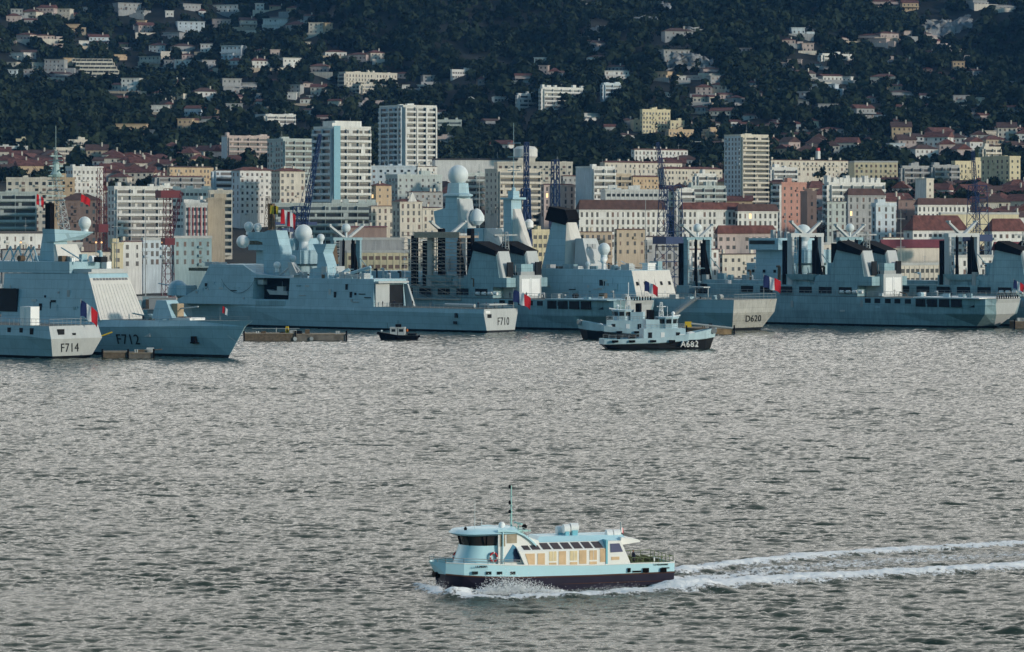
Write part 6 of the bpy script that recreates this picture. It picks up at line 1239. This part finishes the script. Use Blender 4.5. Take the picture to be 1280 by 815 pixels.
# old town roofs between the big blocks
rd = random.Random(11)
bands = [(120, 205, 206, 238, 26), (0, 70, 206, 226, 16), (215, 300, 196, 218, 9), (462, 560, 232, 292, 22), (560, 720, 222, 287, 26), (770, 860, 212, 262, 14), (1112, 1285, 244, 294, 46), (1120, 1285, 176, 204, 16), (1020, 1130, 256, 292, 14), (60, 220, 252, 288, 12), (840, 980, 236, 270, 14), (960, 1060, 190, 204, 8)]
for x0, x1, y0, y1, n in bands:
    for k in range(n):
        px = x0+(x1-x0)*(k+rd.random())/n; py = y0+(y1-y0)*((k*.618) % 1); x, y = hit(px, py)
        if y < 1330: y = 1330+rd.uniform(0, 200); x = PX(px, y)
        if any(math.hypot(x-a, y-b) < c_*.55+4 for a, b, c_ in FOOT): continue
        s = F/y; house(px, (HC-float(gz(x, y)))/y*F+HY, rd.uniform(9, 17)*s, rd.uniform(8, 13)*s, rd.choice('wcpgcokt'), rd.choice('rrrd'), 'townhouse', (x, y))
# the labels: what it looks like and the nearest landmark
def where(px, py):
    n, lx, ly = min(LM, key=lambda l: abs(l[1]-px)+1.6*abs(l[2]-py)); dx, dy = px-lx, py-ly
    v = 'above' if dy < -14 else 'below' if dy > 14 else ''; h = 'left of' if dx < -14 else 'right of' if dx > 14 else ''
    return (v+' '+h if v and h else v or h or 'near')+' '+n
ORD = ['leftmost', 'second from left', 'third from left', 'fourth from left', 'fifth from left', 'sixth from left', 'seventh from left', 'eighth from left', 'ninth from left', 'tenth from left', 'eleventh from left', 'twelfth from left', 'thirteenth from left', 'fourteenth from left']
def autolabel(items):
    g = {}
    for it in items: g.setdefault(it['look']+' '+where(it['px'], it['py']), []).append(it)
    for k, its in g.items():
        its.sort(key=lambda i: i['px'])
        for i, it in enumerate(its): it['o']['label'] = k if len(its) == 1 else f"{k}, {ORD[i] if len(its) < 15 and (i < len(its)-1 or i == 0) else 'rightmost' if i == len(its)-1 else 'one of many'}"
autolabel(items)
ROCKS = ((760, 45, 60, 40, 'broad grey rock face left of the upper grey house', 1), (805, 32, 50, 26, 'slanting grey rock face near the top right of centre', 2), (835, 16, 36, 18, 'small grey rock face at the top right of centre', 3), (866, 48, 56, 14, 'pale rocks around the upper grey house', 4), (862, 86, 60, 16, 'rocky bank below the upper grey house', 5), (735, 18, 40, 14, 'faint rock face at the top edge right of centre', 6), (1185, 45, 60, 14, 'pale quarry bank on the upper right slope', 7), (1035, 58, 50, 14, 'pale bank above the long white hillside building', 8))
RKX = [(*hit(a[0], a[1]-a[3]*.35), a[2], a[3]) for a in ROCKS]
def norock(x, y):
    k = np.ones(len(x), bool); r = np.random.default_rng(9)
    for rx, ry, w_, h_ in RKX: k &= ~((np.hypot((x-rx)/(w_/1.5*.5), (y-ry)/26) < 1) & (r.random(len(x)) < .9))
    return k
# ---------------------------------------------------------------- woods on the slope: one mass of leaf clumps
HX = np.array([h[0] for h in HOUSES]+[f_[0] for f_ in FOOT]); HYY = np.array([h[1] for h in HOUSES]+[f_[1] for f_ in FOOT]); HW_ = np.array([h[2] for h in HOUSES]+[f_[2]*.9 for f_ in FOOT])
def woods(name, n, ylo, yhi, r0, r1, quads, col, seed, keep=None):
    r = np.random.default_rng(seed); y = ylo+(yhi-ylo)*r.random(n); x = (r.random(n)*2-1)*(y*.1425+130)
    cl = np.sin(x/31+y/47)*np.sin(x/67-y/53+1)+.5*np.sin(x/13+y/17)
    ok = cl+r.random(n)*1.6 > .0
    if keep is not None: ok &= keep(x, y)
    x, y = x[ok], y[ok]
    ok = np.ones(len(x), bool)
    for hx, hy, hw in zip(HX, HYY, HW_): ok &= ~((np.abs(x-hx) < hw*.5+2.0) & (y-hy < 8) & (y-hy > -26))
    x, y = x[ok], y[ok]; n = len(x); z = gz(x, y); rad = r0+(r1-r0)*r.random(n)**2; hgt = rad*(.9+.9*r.random(n))
    q = quads; d = r.normal(size=(n, q, 3)); d /= np.linalg.norm(d, axis=2, keepdims=True); d[..., 2] = np.abs(d[..., 2])*1.0-.15
    rr = (.62+.45*r.random((n, q, 1)))
    c = d*rr*np.stack([rad, rad, hgt], 1)[:, None, :]; c[..., 2] += hgt[:, None]*.55
    c += np.stack([x, y, z], 1)[:, None, :]
    nrm = d+.55*r.normal(size=d.shape); nrm /= np.linalg.norm(nrm, axis=2, keepdims=True)
    t = np.cross(nrm, r.normal(size=d.shape)); t /= np.linalg.norm(t, axis=2, keepdims=True); b2 = np.cross(nrm, t)
    s = (rad*.30)[:, None, None]*(.6+.9*r.random((n, q, 1)))
    co = np.stack([c-t*s-b2*s*.7, c+t*s-b2*s*.6, c+t*s*.7+b2*s, c-t*s*.8+b2*s*.8], 2).reshape(-1, 3)
    me = np_mesh(name, co, np.arange(len(co)).reshape(-1, 4), smooth=False); me.materials.append(col)
    at = me.attributes.new('tone', 'FLOAT', 'FACE'); at.data.foreach_set('value', np.repeat(r.random(n), q).astype(np.float32))
    o = bpy.data.objects.new(name, me); C.objects.link(o); return o
def leafmat(name, c0, c1):
    m = bpy.data.materials.new(name); m.use_nodes = True; n = m.node_tree; b = n.nodes['Principled BSDF']; b.inputs['Roughness'].default_value = .9; b.inputs['Specular IOR Level'].default_value = .03
    a = n.nodes.new('ShaderNodeAttribute'); a.attribute_name = 'tone'; mx = n.nodes.new('ShaderNodeMix'); mx.data_type = 'RGBA'; mx.inputs['A'].default_value = (*c0, 1); mx.inputs['B'].default_value = (*c1, 1)
    n.links.new(a.outputs['Fac'], mx.inputs['Factor']); n.links.new(mx.outputs['Result'], b.inputs['Base Color']); M[name] = m; return m
PINE = leafmat('pine_foliage', (.007, .014, .010), (.034, .048, .028))
BARE = leafmat('bare_twigs', (.06, .048, .042), (.11, .085, .075))
tag(woods('hillside_woods', 28000, 2080, 3420, 2.6, 6.0, 46, PINE, 3, norock), 'dark green pine and oak woods covering the hillside between the houses', 'woods', kind='stuff')
tag(woods('upper_woods', 5000, 3400, 4300, 6, 12, 26, PINE, 5), 'dark woods on the highest slopes', 'woods', kind='stuff')
# rock faces
RK = mat('limestone', (.27, .275, .27), .95, .4, .12, streak=.35)
def rock(px, py, w, h, lab, seed):
    x, y = hit(px, py); s = F/y; r = np.random.default_rng(seed); n, m = 22, 14; W_, H_ = w/s, h/s; V = []
    ys_ = np.linspace(0, 1, m); xs_ = np.linspace(-.5, .5, n)
    for j in ys_:
        for i in xs_:
            e = max(0, 1-(2*abs(i))**2.2*(.7+.6*r.random())); top = H_*j*(.35+.65*e)
            V.append((x+i*W_+r.normal()*1.2, y+j*26+r.normal()*1.8-3, float(gz(x+i*W_, y+j*26))+ (2.5+5*e)*math.sin(j*3.0)+r.normal()*1.1-1.4))
    me = np_mesh('rock_face', np.array(V), np.array([(j*n+i, j*n+i+1, (j+1)*n+i+1, (j+1)*n+i) for j in range(m-1) for i in range(n-1)]), smooth=False); me.materials.append(RK)
    o = bpy.data.objects.new('rock_face', me); C.objects.link(o); tag(o, lab, 'rock face', 'bare rock faces on the hillside')
for a in ROCKS: rock(*a)
# ---------------------------------------------------------------- trees one can tell apart
def crown_mesh(name, n, rx, rz, q, sz, m, seed, lobes=6):
    r = np.random.default_rng(seed); L = r.normal(size=(lobes, 3))*[rx*.5, rx*.5, rz*.38]; k = r.integers(0, lobes, n)
    d = r.normal(size=(n, 3)); d /= np.linalg.norm(d, axis=1, keepdims=True); c = L[k]+d*[rx*.5, rx*.5, rz*.5]*(.6+.5*r.random((n, 1))); c[:, 2] += rz
    nr = d+.5*r.normal(size=d.shape); nr /= np.linalg.norm(nr, axis=1, keepdims=True); t = np.cross(nr, r.normal(size=d.shape)); t /= np.linalg.norm(t, axis=1, keepdims=True); b = np.cross(nr, t); s = sz*(.5+r.random((n, 1)))
    co = np.stack([c-t*s-b*s*.6, c+t*s-b*s*.7, c+t*s*.6+b*s, c-t*s*.8+b*s*.7], 1).reshape(-1, 3); me = np_mesh(name, co, np.arange(len(co)).reshape(-1, 4), False); me.materials.append(m)
    at = me.attributes.new('tone', 'FLOAT', 'FACE'); at.data.foreach_set('value', np.clip(.5+.2*L[k][:, 2]/rz+.25*r.normal(size=n), 0, 1).astype(np.float32)); return me
BARKM = mat('bark', (.07, .055, .045), .95, .3, 2)
def trunk_mesh(h, seed):
    r = random.Random(seed); mb = MB().tube((0, 0, -1.5), (0, 0, h*.6), .32, 7, r2=.2)
    for k in range(6): a = k*1.05+r.random(); z = h*(.25+.07*k); mb.tube((0, 0, z), (math.cos(a)*h*.25, math.sin(a)*h*.25, z+h*.25), .12, 5, r2=.04)
    me = mb.mesh('trunk'); fixn(me); me.materials.append(BARKM); return me
KINDS = {'pine': [(crown_mesh('crown', 520, 4.4, 3.2, 0, .75, PINE, s), trunk_mesh(8, s)) for s in (1, 2, 3)],
         'cypress': [(crown_mesh('crown', 260, 1.3, 4.6, 0, .5, PINE, s, 9), trunk_mesh(6, s)) for s in (4, 5)],
         'bare_tree': [(crown_mesh('crown', 420, 4.2, 3.4, 0, .38, BARE, s), trunk_mesh(8, s)) for s in (6, 7)]}
TI = []
def tree(kind, px, Y, sc, rd):
    cm, tm_ = rd.choice(KINDS[kind]); x = PX(px, Y); z = float(gz(x, Y)); r_ = empty(kind, (x, Y, z), rd.uniform(0, 6), None, 'tree', {'pine': 'dark pines in the town', 'cypress': 'narrow cypresses in the town', 'bare_tree': 'bare winter trees in the town'}[kind]); r_.scale = (sc, sc, sc*rd.uniform(.85, 1.15))
    for nm, me in (('crown', cm), ('trunk', tm_)): o = bpy.data.objects.new(nm, me); C.objects.link(o); o.parent = r_
    TI.append(dict(o=r_, px=px, py=HY+(HC-z)/Y*F, look={'pine': 'rounded pine', 'cypress': 'narrow cypress', 'bare_tree': 'bare winter tree'}[kind]))
rd = random.Random(5)
def row(kind, x0, x1, Y0, Y1, n, s0, s1):
    for k in range(n):
        px = x0+(x1-x0)*(k+rd.uniform(.1, .9))/n; Y = rd.uniform(Y0, Y1)
        for _ in range(12):
            X_ = PX(px, Y)
            if any(abs(X_-a) < c_*.62 and -3 < Y-b < c_*.75 for a, b, c_ in FOOT): Y += 14
            else: break
        tree(kind, px, Y, rd.uniform(s0, s1), rd)
row('pine', 965, 1030, 1850, 1940, 9, 1.2, 1.9); row('pine', 1030, 1140, 1830, 1930, 16, 1.1, 1.7); row('pine', 1110, 1285, 1790, 1880, 24, 1.1, 1.8)
row('pine', 712, 770, 1720, 1800, 6, 1.0, 1.5); row('pine', 776, 850, 1680, 1730, 11, 1.1, 1.7); row('pine', 0, 70, 2040, 2120, 9, 1.1, 1.7)
row('pine', 262, 345, 1960, 1990, 7, .8, 1.2); row('pine', 120, 210, 1950, 2080, 10, .9, 1.4); row('pine', 185, 215, 1500, 1540, 4, 1.2, 1.5)
row('pine', 800, 850, 1210, 1260, 6, .7, 1.0); row('pine', 905, 925, 1215, 1240, 3, .8, 1.1); row('pine', 1162, 1185, 1225, 1250, 4, 1.0, 1.3); row('pine', 1205, 1232, 1225, 1245, 3, .9, 1.2)
row('bare_tree', 140, 185, 1450, 1500, 6, .9, 1.3); row('bare_tree', 205, 240, 1450, 1480, 5, .9, 1.2); row('bare_tree', 670, 725, 1480, 1560, 7, .9, 1.4); row('bare_tree', 80, 150, 1290, 1340, 12, .7, .9); row('bare_tree', 1000, 1060, 1560, 1640, 8, 1.0, 1.6); row('bare_tree', 876, 905, 2000, 2080, 4, 1.2, 1.5)
row('cypress', 300, 330, 1900, 1950, 2, 1.2, 1.5); row('cypress', 830, 900, 2020, 2100, 4, 1.0, 1.4); row('cypress', 560, 650, 2100, 2200, 6, 1.0, 1.4)
row('pine', 985, 1285, 1900, 1960, 46, 1.3, 1.9); row('pine', 590, 760, 2040, 2100, 14, 1.1, 1.6)
row('bare_tree', 60, 240, 1380, 1440, 18, 1.2, 1.7); row('pine', 380, 560, 1400, 1470, 8, .9, 1.3); row('bare_tree', 470, 560, 1480, 1540, 6, .9, 1.3); row('pine', 1080, 1280, 1500, 1560, 10, .7, 1.1); row('bare_tree', 1000, 1280, 1460, 1560, 16, .8, 1.3)
autolabel(TI)
WS = 0
for (x0, x1, yt_, Y_, c_, ro_, lab_) in ((60, 100, 306, 1290, 'g', 'v', 'grey workshop hall left of the first lamps'), (96, 140, 315, 1250, 'c', 'd', 'low cream workshop with brown roof near the lamps'), (150, 176, 302, 1300, 'w', 'q', 'white workshop with maroon roof behind the auxiliary ship'), (176, 212, 300, 1310, 'b', 'v', 'pale blue workshop hall left of the red crane foot'), (214, 262, 298, 1230, 'n', 'v', 'teal hall right of the red crane foot'), (0, 60, 312, 1240, 'g', 'd', 'grey workshop under the left-edge warehouse'), (510, 560, 302, 1280, 'c', 'v', 'cream hall behind the scaffolding'), (590, 646, 300, 1330, 'g', 'd', 'grey hall behind the destroyer second mast'), (690, 722, 294, 1300, 'b', 'r', 'pale blue hall behind the destroyer funnel'), (806, 850, 303, 1270, 'g', 'v', 'grey hall at the foot of the blue lattice crane'), (850, 900, 312, 1250, 'w', 'q', 'white hall with maroon roof behind the dark gantry'), (800, 830, 296, 1320, 'w', 'd', 'white hall with brown roof left of the blue lattice crane foot'), (900, 990, 318, 1230, 'c', 'd', 'long cream hall behind the supply ship bridge'), (1010, 1050, 306, 1290, 'c', 'v', 'cream hall behind the tall white gantry'), (1078, 1104, 318, 1220, 'g', 'v', 'grey hall behind the twin funnels'), (1190, 1246, 322, 1230, 'w', 'v', 'white hall behind the rightmost gantry'), (1246, 1290, 330, 1190, 'b', 'd', 'pale blue hall at the right edge')):
    B_(lab_, x0, x0+3, x1, yt_, Y_, 'w', c_, ro_, 2, 5, name='workshop', cat='workshop', group='workshops of the naval base')
# ---------------------------------------------------------------- naval base: cranes, masts, sheds, piers
BLU = mat('crane_blue', (.016, .042, .12), .6, .1); RDC = mat('crane_red', (.12, .012, .022), .6, .1); STL = mat('crane_pale_blue', (.32, .45, .52), .6, .1)
def crane(px, Y, ybase, ytop, col, lab, w=4, jib=None, foot=None, rr=.11, n=9):
    z0 = 1.9; zt = PZ(ytop, Y); r_ = empty('harbour_crane', (PX(px, Y), Y, z0), .5, lab, 'crane', 'cranes of the naval base'); h = zt-z0
    mb = MB(); lattice(mb, (0, 0, h*.0), (0, 0, h), w, w*.6, n, rr); part('tower', mb, col, r_)
    mb = MB(); mb.box(-w*.5, w*.5, -w*.5, w*.5, h*.52, h*.58)
    part('machinery_house', mb, col, r_); part('base', MB().box(-w*.8, w*.8, -w*.8, w*.8, -.2, 3), foot or col, r_)
    if jib:
        jx, jy = jib; mb = MB(); dx = (jx-px)/F*Y; dz = PZ(jy, Y)-zt
        lattice(mb, (0, 0, h*.55), (dx*math.cos(.5), -dx*math.sin(.5), h+dz), 2.0, .8, 12, rr*.75); mb.tube((0, 0, h), (dx*math.cos(.5), -dx*math.sin(.5), h+dz), .09, 4); part('jib', mb, col, r_)
    return r_
r_ = crane(374, 1180, 0, 258, BLU, 'blue harbour crane with steep jib in front of the blue-striped tower', 5, (400, 168), STL, .2); part('counterweight', MB().box(-7, -3, -2, 2, 22, 26).box(-9, 6, -1, 1, 27, 28), BLU, r_)
crane(658, 1170, 0, 178, BLU, 'slim blue crane mast behind the destroyer second mast', 1.8, None, STL, .2, 14)
r_ = crane(657, 1165, 0, 236, BLU, 'thick short blue crane column right of the destroyer second mast', 3.4, None, STL, .34, 7)
crane(694, 1230, 0, 200, BLU, 'slim blue lattice mast directly behind the destroyer funnel', 3.2, None, None, .2, 12)
crane(838, 1180, 0, 232, BLU, 'blue lattice harbour crane right of the long white townhouse row', 8.5, (822, 178), STL, .15, 8)
crane(1222, 1260, 0, 232, BLU, 'tall blue lattice crane with leaning jib at the right', 7.5, (1216, 188), None, .15, 9)
crane(127, 1260, 0, 210, RDC, 'dark red lattice mast crane beside the white apartment block', 3.6, None, None, .10, 12)
r_ = crane(210, 1200, 0, 236, RDC, 'dark red lattice crane with a short horizontal arm left of the white dome', 3.6, (227, 240), None, .11, 11); part('slewing_cab', MB().box(-3.6, 3.6, -2.4, 2.4, 36, 38.5), RDC, r_)
def pole(px, Y, yt, lab, r=.16, cat='mast'):
    r_ = empty('mast', (PX(px, Y), Y, 1.9), .3, lab, cat, 'slim masts of the naval base'); h = PZ(yt, Y)-1.9; mb = MB().tube((0, 0, 0), (0, 0, h), r*1.4, 6, r2=r*.6)
    for k in (.6, .75, .9): mb.box(-1.6, 1.6, -.08, .08, h*k, h*k+.16)
    part('pole', mb, STEEL, r_)
for a in ((182, 1180, 268, 'thin grey mast left of the white radome'), (324, 1190, 245, 'thin grey mast above the F710 bridge'), (146, 1190, 250, 'thin mast rising above the kiosk building'), (599, 1210, 205, 'thin grey mast behind the scaffolding'), (720, 1200, 262, 'thin mast right of the destroyer funnel'), (807, 1210, 250, 'thin mast left of the blue lattice crane'), (1040, 1240, 250, 'thin mast right of the supply ship gantry'), (1126, 1230, 262, 'thin mast right of the twin funnels')): pole(*a)
# grey auxiliary vessels and gear far left
def patrol(px, Y, lab, sc=1.0, col=None):
    col = col or NAVY2; f = Fr(px, Y, 15, 'patrol_ship', lab, 'ship', 'small grey ships behind the frigates'); r = f.root; r.scale = (sc, sc, sc)
    secs = [(0, [(3, -1), (4, .5), (4.6, 3), (4.6, 3.6)]), (30, [(3.4, -1), (4.4, .5), (5, 3), (5, 3.8)]), (46, [(1.4, -1), (2, .5), (3, 3.6), (3, 4.8)]), ([52, 53, 55, 56], [(.1, -1), (.1, .5), (.3, 4), (.2, 5.4)])]
    hull(r, secs, [col, BOOT, DECKM]); mb = MB(); mb.box(12, 36, -4, 4, 3.6, 7.4); mb.box(20, 33, -3.4, 3.4, 7.4, 10.4); mb.box(24, 31, -2.6, 2.6, 10.4, 12.8); part('superstructure', mb, col, r)
    part('bridge_windows', MB().box(20.5, 33.1, -3.5, 3.5, 8.8, 9.6), GLS, r); mb = MB(); lattice(mb, (27, 0, 12.8), (27, 0, 22), 2, .8, 6, .12); mb.box(26.5, 27.5, -3, 3, 18, 18.3); part('mast', mb, STEEL, r)
    part('funnel', MB().frus([(15, -1.8, 7.4), (19, -1.8, 7.4), (19, 1.8, 7.4), (15, 1.8, 7.4)], [(14.5, -1.4, 11.4), (17.6, -1.4, 11.4), (17.6, 1.4, 11.4), (14.5, 1.4, 11.4)]), PALE, r)
    mb = MB(); rail(mb, [(0, 4.4, 3.6), (12, 4.6, 3.7)], 1, 2); rail(mb, [(36, 4.4, 4.2), (50, 1.8, 5)], 1, 2); part('railing', mb, STEEL, r); return f
patrol(192, 1060, 'grey auxiliary ship with boxy superstructure left of frigate F710', 1.15); patrol(60, 1070, 'small grey ship behind the antenna mast of frigate F712', 1.0); patrol(165, 1040, 'low grey vessel moored under the kiosk building', .8)
patrol(20, 1080, 'small grey ship at the left edge behind frigate F712', .9)
cr_ = [WHT, NAVY2, ROOF['q'], YEL, STEEL, BROWN, COL['c'], COL['g'], COL['n']]
CI = []
for k in range(46):
    px = rd.choice([rd.uniform(0, 215), rd.uniform(430, 520), rd.uniform(800, 900), rd.uniform(700, 1280)]); Y = rd.uniform(1122, 1180)
    r_ = empty('container_hut', (PX(px, Y), Y, 1.8), rd.uniform(-.4, .6), None, 'container', 'huts and containers on the naval quay'); w_ = rd.uniform(4, 9); h_ = rd.uniform(2.6, 5); c_ = rd.randrange(len(cr_))
    part('body', MB().box(0, w_, 0, 3, 0, h_), cr_[c_], r_); part('roof', MB().box(-.1, w_+.1, -.1, 3.1, h_, h_+.2), STEEL, r_); part('door', MB().box(w_*.4, w_*.4+1.2, -.05, 0, 0, 2.1), WD, r_)
    CI.append(dict(o=r_, px=px, py=340, look=['white', 'blue-grey', 'maroon', 'yellow', 'grey steel', 'brown', 'cream', 'plain grey', 'teal'][c_]+' quay hut'))
_sv = LM; LM = [('the antenna mast', 65, 340), ('the red crane', 210, 340), ('frigate F710', 440, 340), ('the blue lattice crane', 838, 340), ('the supply ship bridge', 940, 340), ('the twin funnels', 1075, 340), ('the rightmost gantry', 1212, 340), ('the destroyer hangar', 760, 340)]
autolabel(CI); LM = _sv
for k, (px, Y) in enumerate(((120, 1210), (127, 1225), (142, 1215), (203, 1200), (26, 1240))):
    r_ = empty('street_lamp', (PX(px, Y), Y, 1.8), 0, ['lit lamp', 'second lit lamp', 'third lit lamp', 'fourth lit lamp', 'lone lit lamp'][k]+[' left of the kiosk building, leftmost', ' left of the kiosk building', ' directly above the kiosk building', ' at the foot of the red crane', ' in front of the left-edge warehouse'][k], 'street lamp', 'lit lamps on the naval quay')
    h = PZ(303, Y)-1.8; part('pole', MB().tube((0, 0, 0), (0, 0, h), .12), STEEL, r_); part('lamp_head', MB().sph((0, 0, h), .3, 10), mat('lamp_glow', (1.0, .50, .20), .5, .02, emit=1.5), r_)
# pontoons and small quay pieces
def pontoon(x0, x1, ytop, yw, lab, col, deep=7):
    Y = HC*F/(yw-HY); r_ = empty('pontoon', (PX(x0, Y), Y, 0), .06, lab, 'pontoon', 'mooring pontoons'); w_ = (x1-x0)/F*Y; h = PZ(ytop, Y)
    n = max(2, int(w_/9))
    for k in range(n):
        a, b = w_*k/n, w_*(k+1)/n-.25; part('float', MB().box(a, b, 0, deep, -.8, h-.35-.2*(k % 2)), col if k % 2 else WOOD, r_); part('deck_planks', MB().box(a-.1, b+.1, -.15, deep+.1, h-.32-.2*(k % 2), h-.1-.2*(k % 2)), mat('weathered_deck', (.24, .20, .15), .9, .25, 1.2), r_)
    rq = random.Random(int(x0))
    for k in range(int(w_/2.2)):
        a = rq.uniform(.5, w_-1.5); t = rq.random(); q = MB()
        if t < .4: q.box(a, a+rq.uniform(.5, 2.5), 1, 2.5, h-.12-.2, h+rq.uniform(.2, 1.0))
        elif t < .7: q.tube((a, .1, h-.3), (a, .1, h+.4), .18, 8); q.tube((a+.5, .1, h-.3), (a+.5, .1, h+.4), .18, 8)
        elif t < .85: q.tube((a, -.45, .5), (a, -.2, .5), .5, 12)
        else: q.tube((a, 2, h), (a+rq.uniform(2, 6), 3, h+.3), .1, 6)
        part('pontoon_gear', q, rq.choice([STEEL, BLK, BROWN, WOOD, PALE]), r_)
    mb = MB()
    for k in range(n+1): mb.tube((w_*k/n, -.2, -1), (w_*k/n, -.2, h+.5), .22, 8)
    part('mooring_pile', mb, BLK, r_); return r_, w_, h
r_, w_, h = pontoon(305, 433, 416, 426, 'long low weathered pontoon in front of frigate F710', mat('stained_concrete', (.15, .135, .115), .9, .4, .6)); part('ladder_rack', MB().box(8, 8.2, 0, 5, h, h+1.1).box(2, 14, 0, .2, h+1, h+1.1), STEEL, r_)
tag(part('bollard_marker', MB().box(-.4, .4, -.4, .4, 0, 1.6).box(-.15, .15, -.45, -.4, .3, 1.3, m=1), [YEL, BLK], None, loc=(PX(360, 912), 909, h-.1)), 'yellow marker box on the long pontoon below the boat bay', 'marker')
r_, w_, h = pontoon(128, 192, 439, 448, 'short dark pontoon between frigates F714 and F712', M['stained_concrete'])
r_, w_, h = pontoon(858, 918, 409, 418, 'short brown pontoon left of the D620 stern', mat('rusty_concrete', (.30, .21, .12), .9, .35, .8), 9)
tag(part('bollard_marker', MB().box(-.9, .9, -.4, .4, 0, 1.5), YEL, None, loc=(PX(860, 962), 961, h-.1)), 'yellow box on the pontoon beside the D620 gangway', 'marker')
tag(part('mooring_pipe', MB().tube((0, 0, 0), (11, 0, -1.2), .3, 8), STEEL, None, loc=(PX(864, 955), 955, h+1.0)), 'grey pipe lying on the pontoon left of the D620 stern', 'pipe')
r_, w_, h = pontoon(1268, 1310, 401, 411, 'brown pontoon at the right edge behind the A607', M['rusty_concrete'])
r_ = empty('quay', (0, 0, 0)); 
tag(part('quay_floor', MB().box(-700, 700, 1111.5, 1240, 1.2, 1.86), mat('quay_concrete', (.22, .21, .19), .9, .2, .1), None), kind='structure'); bpy.data.objects.remove(r_)
# mooring line of the bow frigate
mb = MB()
for i in range(14):
    a, b = i/14, (i+1)/14; P0 = lambda t: (PX(283+75*t, 794-60*t), 794-60*t, 5.0*(1-t)**1.6+.05); mb.tube(P0(a), P0(b), .05, 4)
tag(part('mooring_line', mb, STEEL, None), 'thin mooring line running from the F712 bow into the water', 'mooring line')
# ---------------------------------------------------------------- thin evening haze
hz = MB().box(-2200, 2200, -700, 5200, -5, 760); ho = part('haze', hz, [])
hm = bpy.data.materials.new('haze'); hm.use_nodes = True; n = hm.node_tree; n.nodes.remove(n.nodes['Principled BSDF']); pv = n.nodes.new('ShaderNodeVolumePrincipled')
pv.inputs['Color'].default_value = (.13, .37, .80, 1); pv.inputs['Density'].default_value = HAZE; pv.inputs['Anisotropy'].default_value = 0.0; n.links.new(pv.outputs[0], n.nodes['Material Output'].inputs['Volume'])
ho.data.materials.append(hm); tag(ho, kind='stuff', label='thin blue evening haze over the bay and hillside', cat='haze')
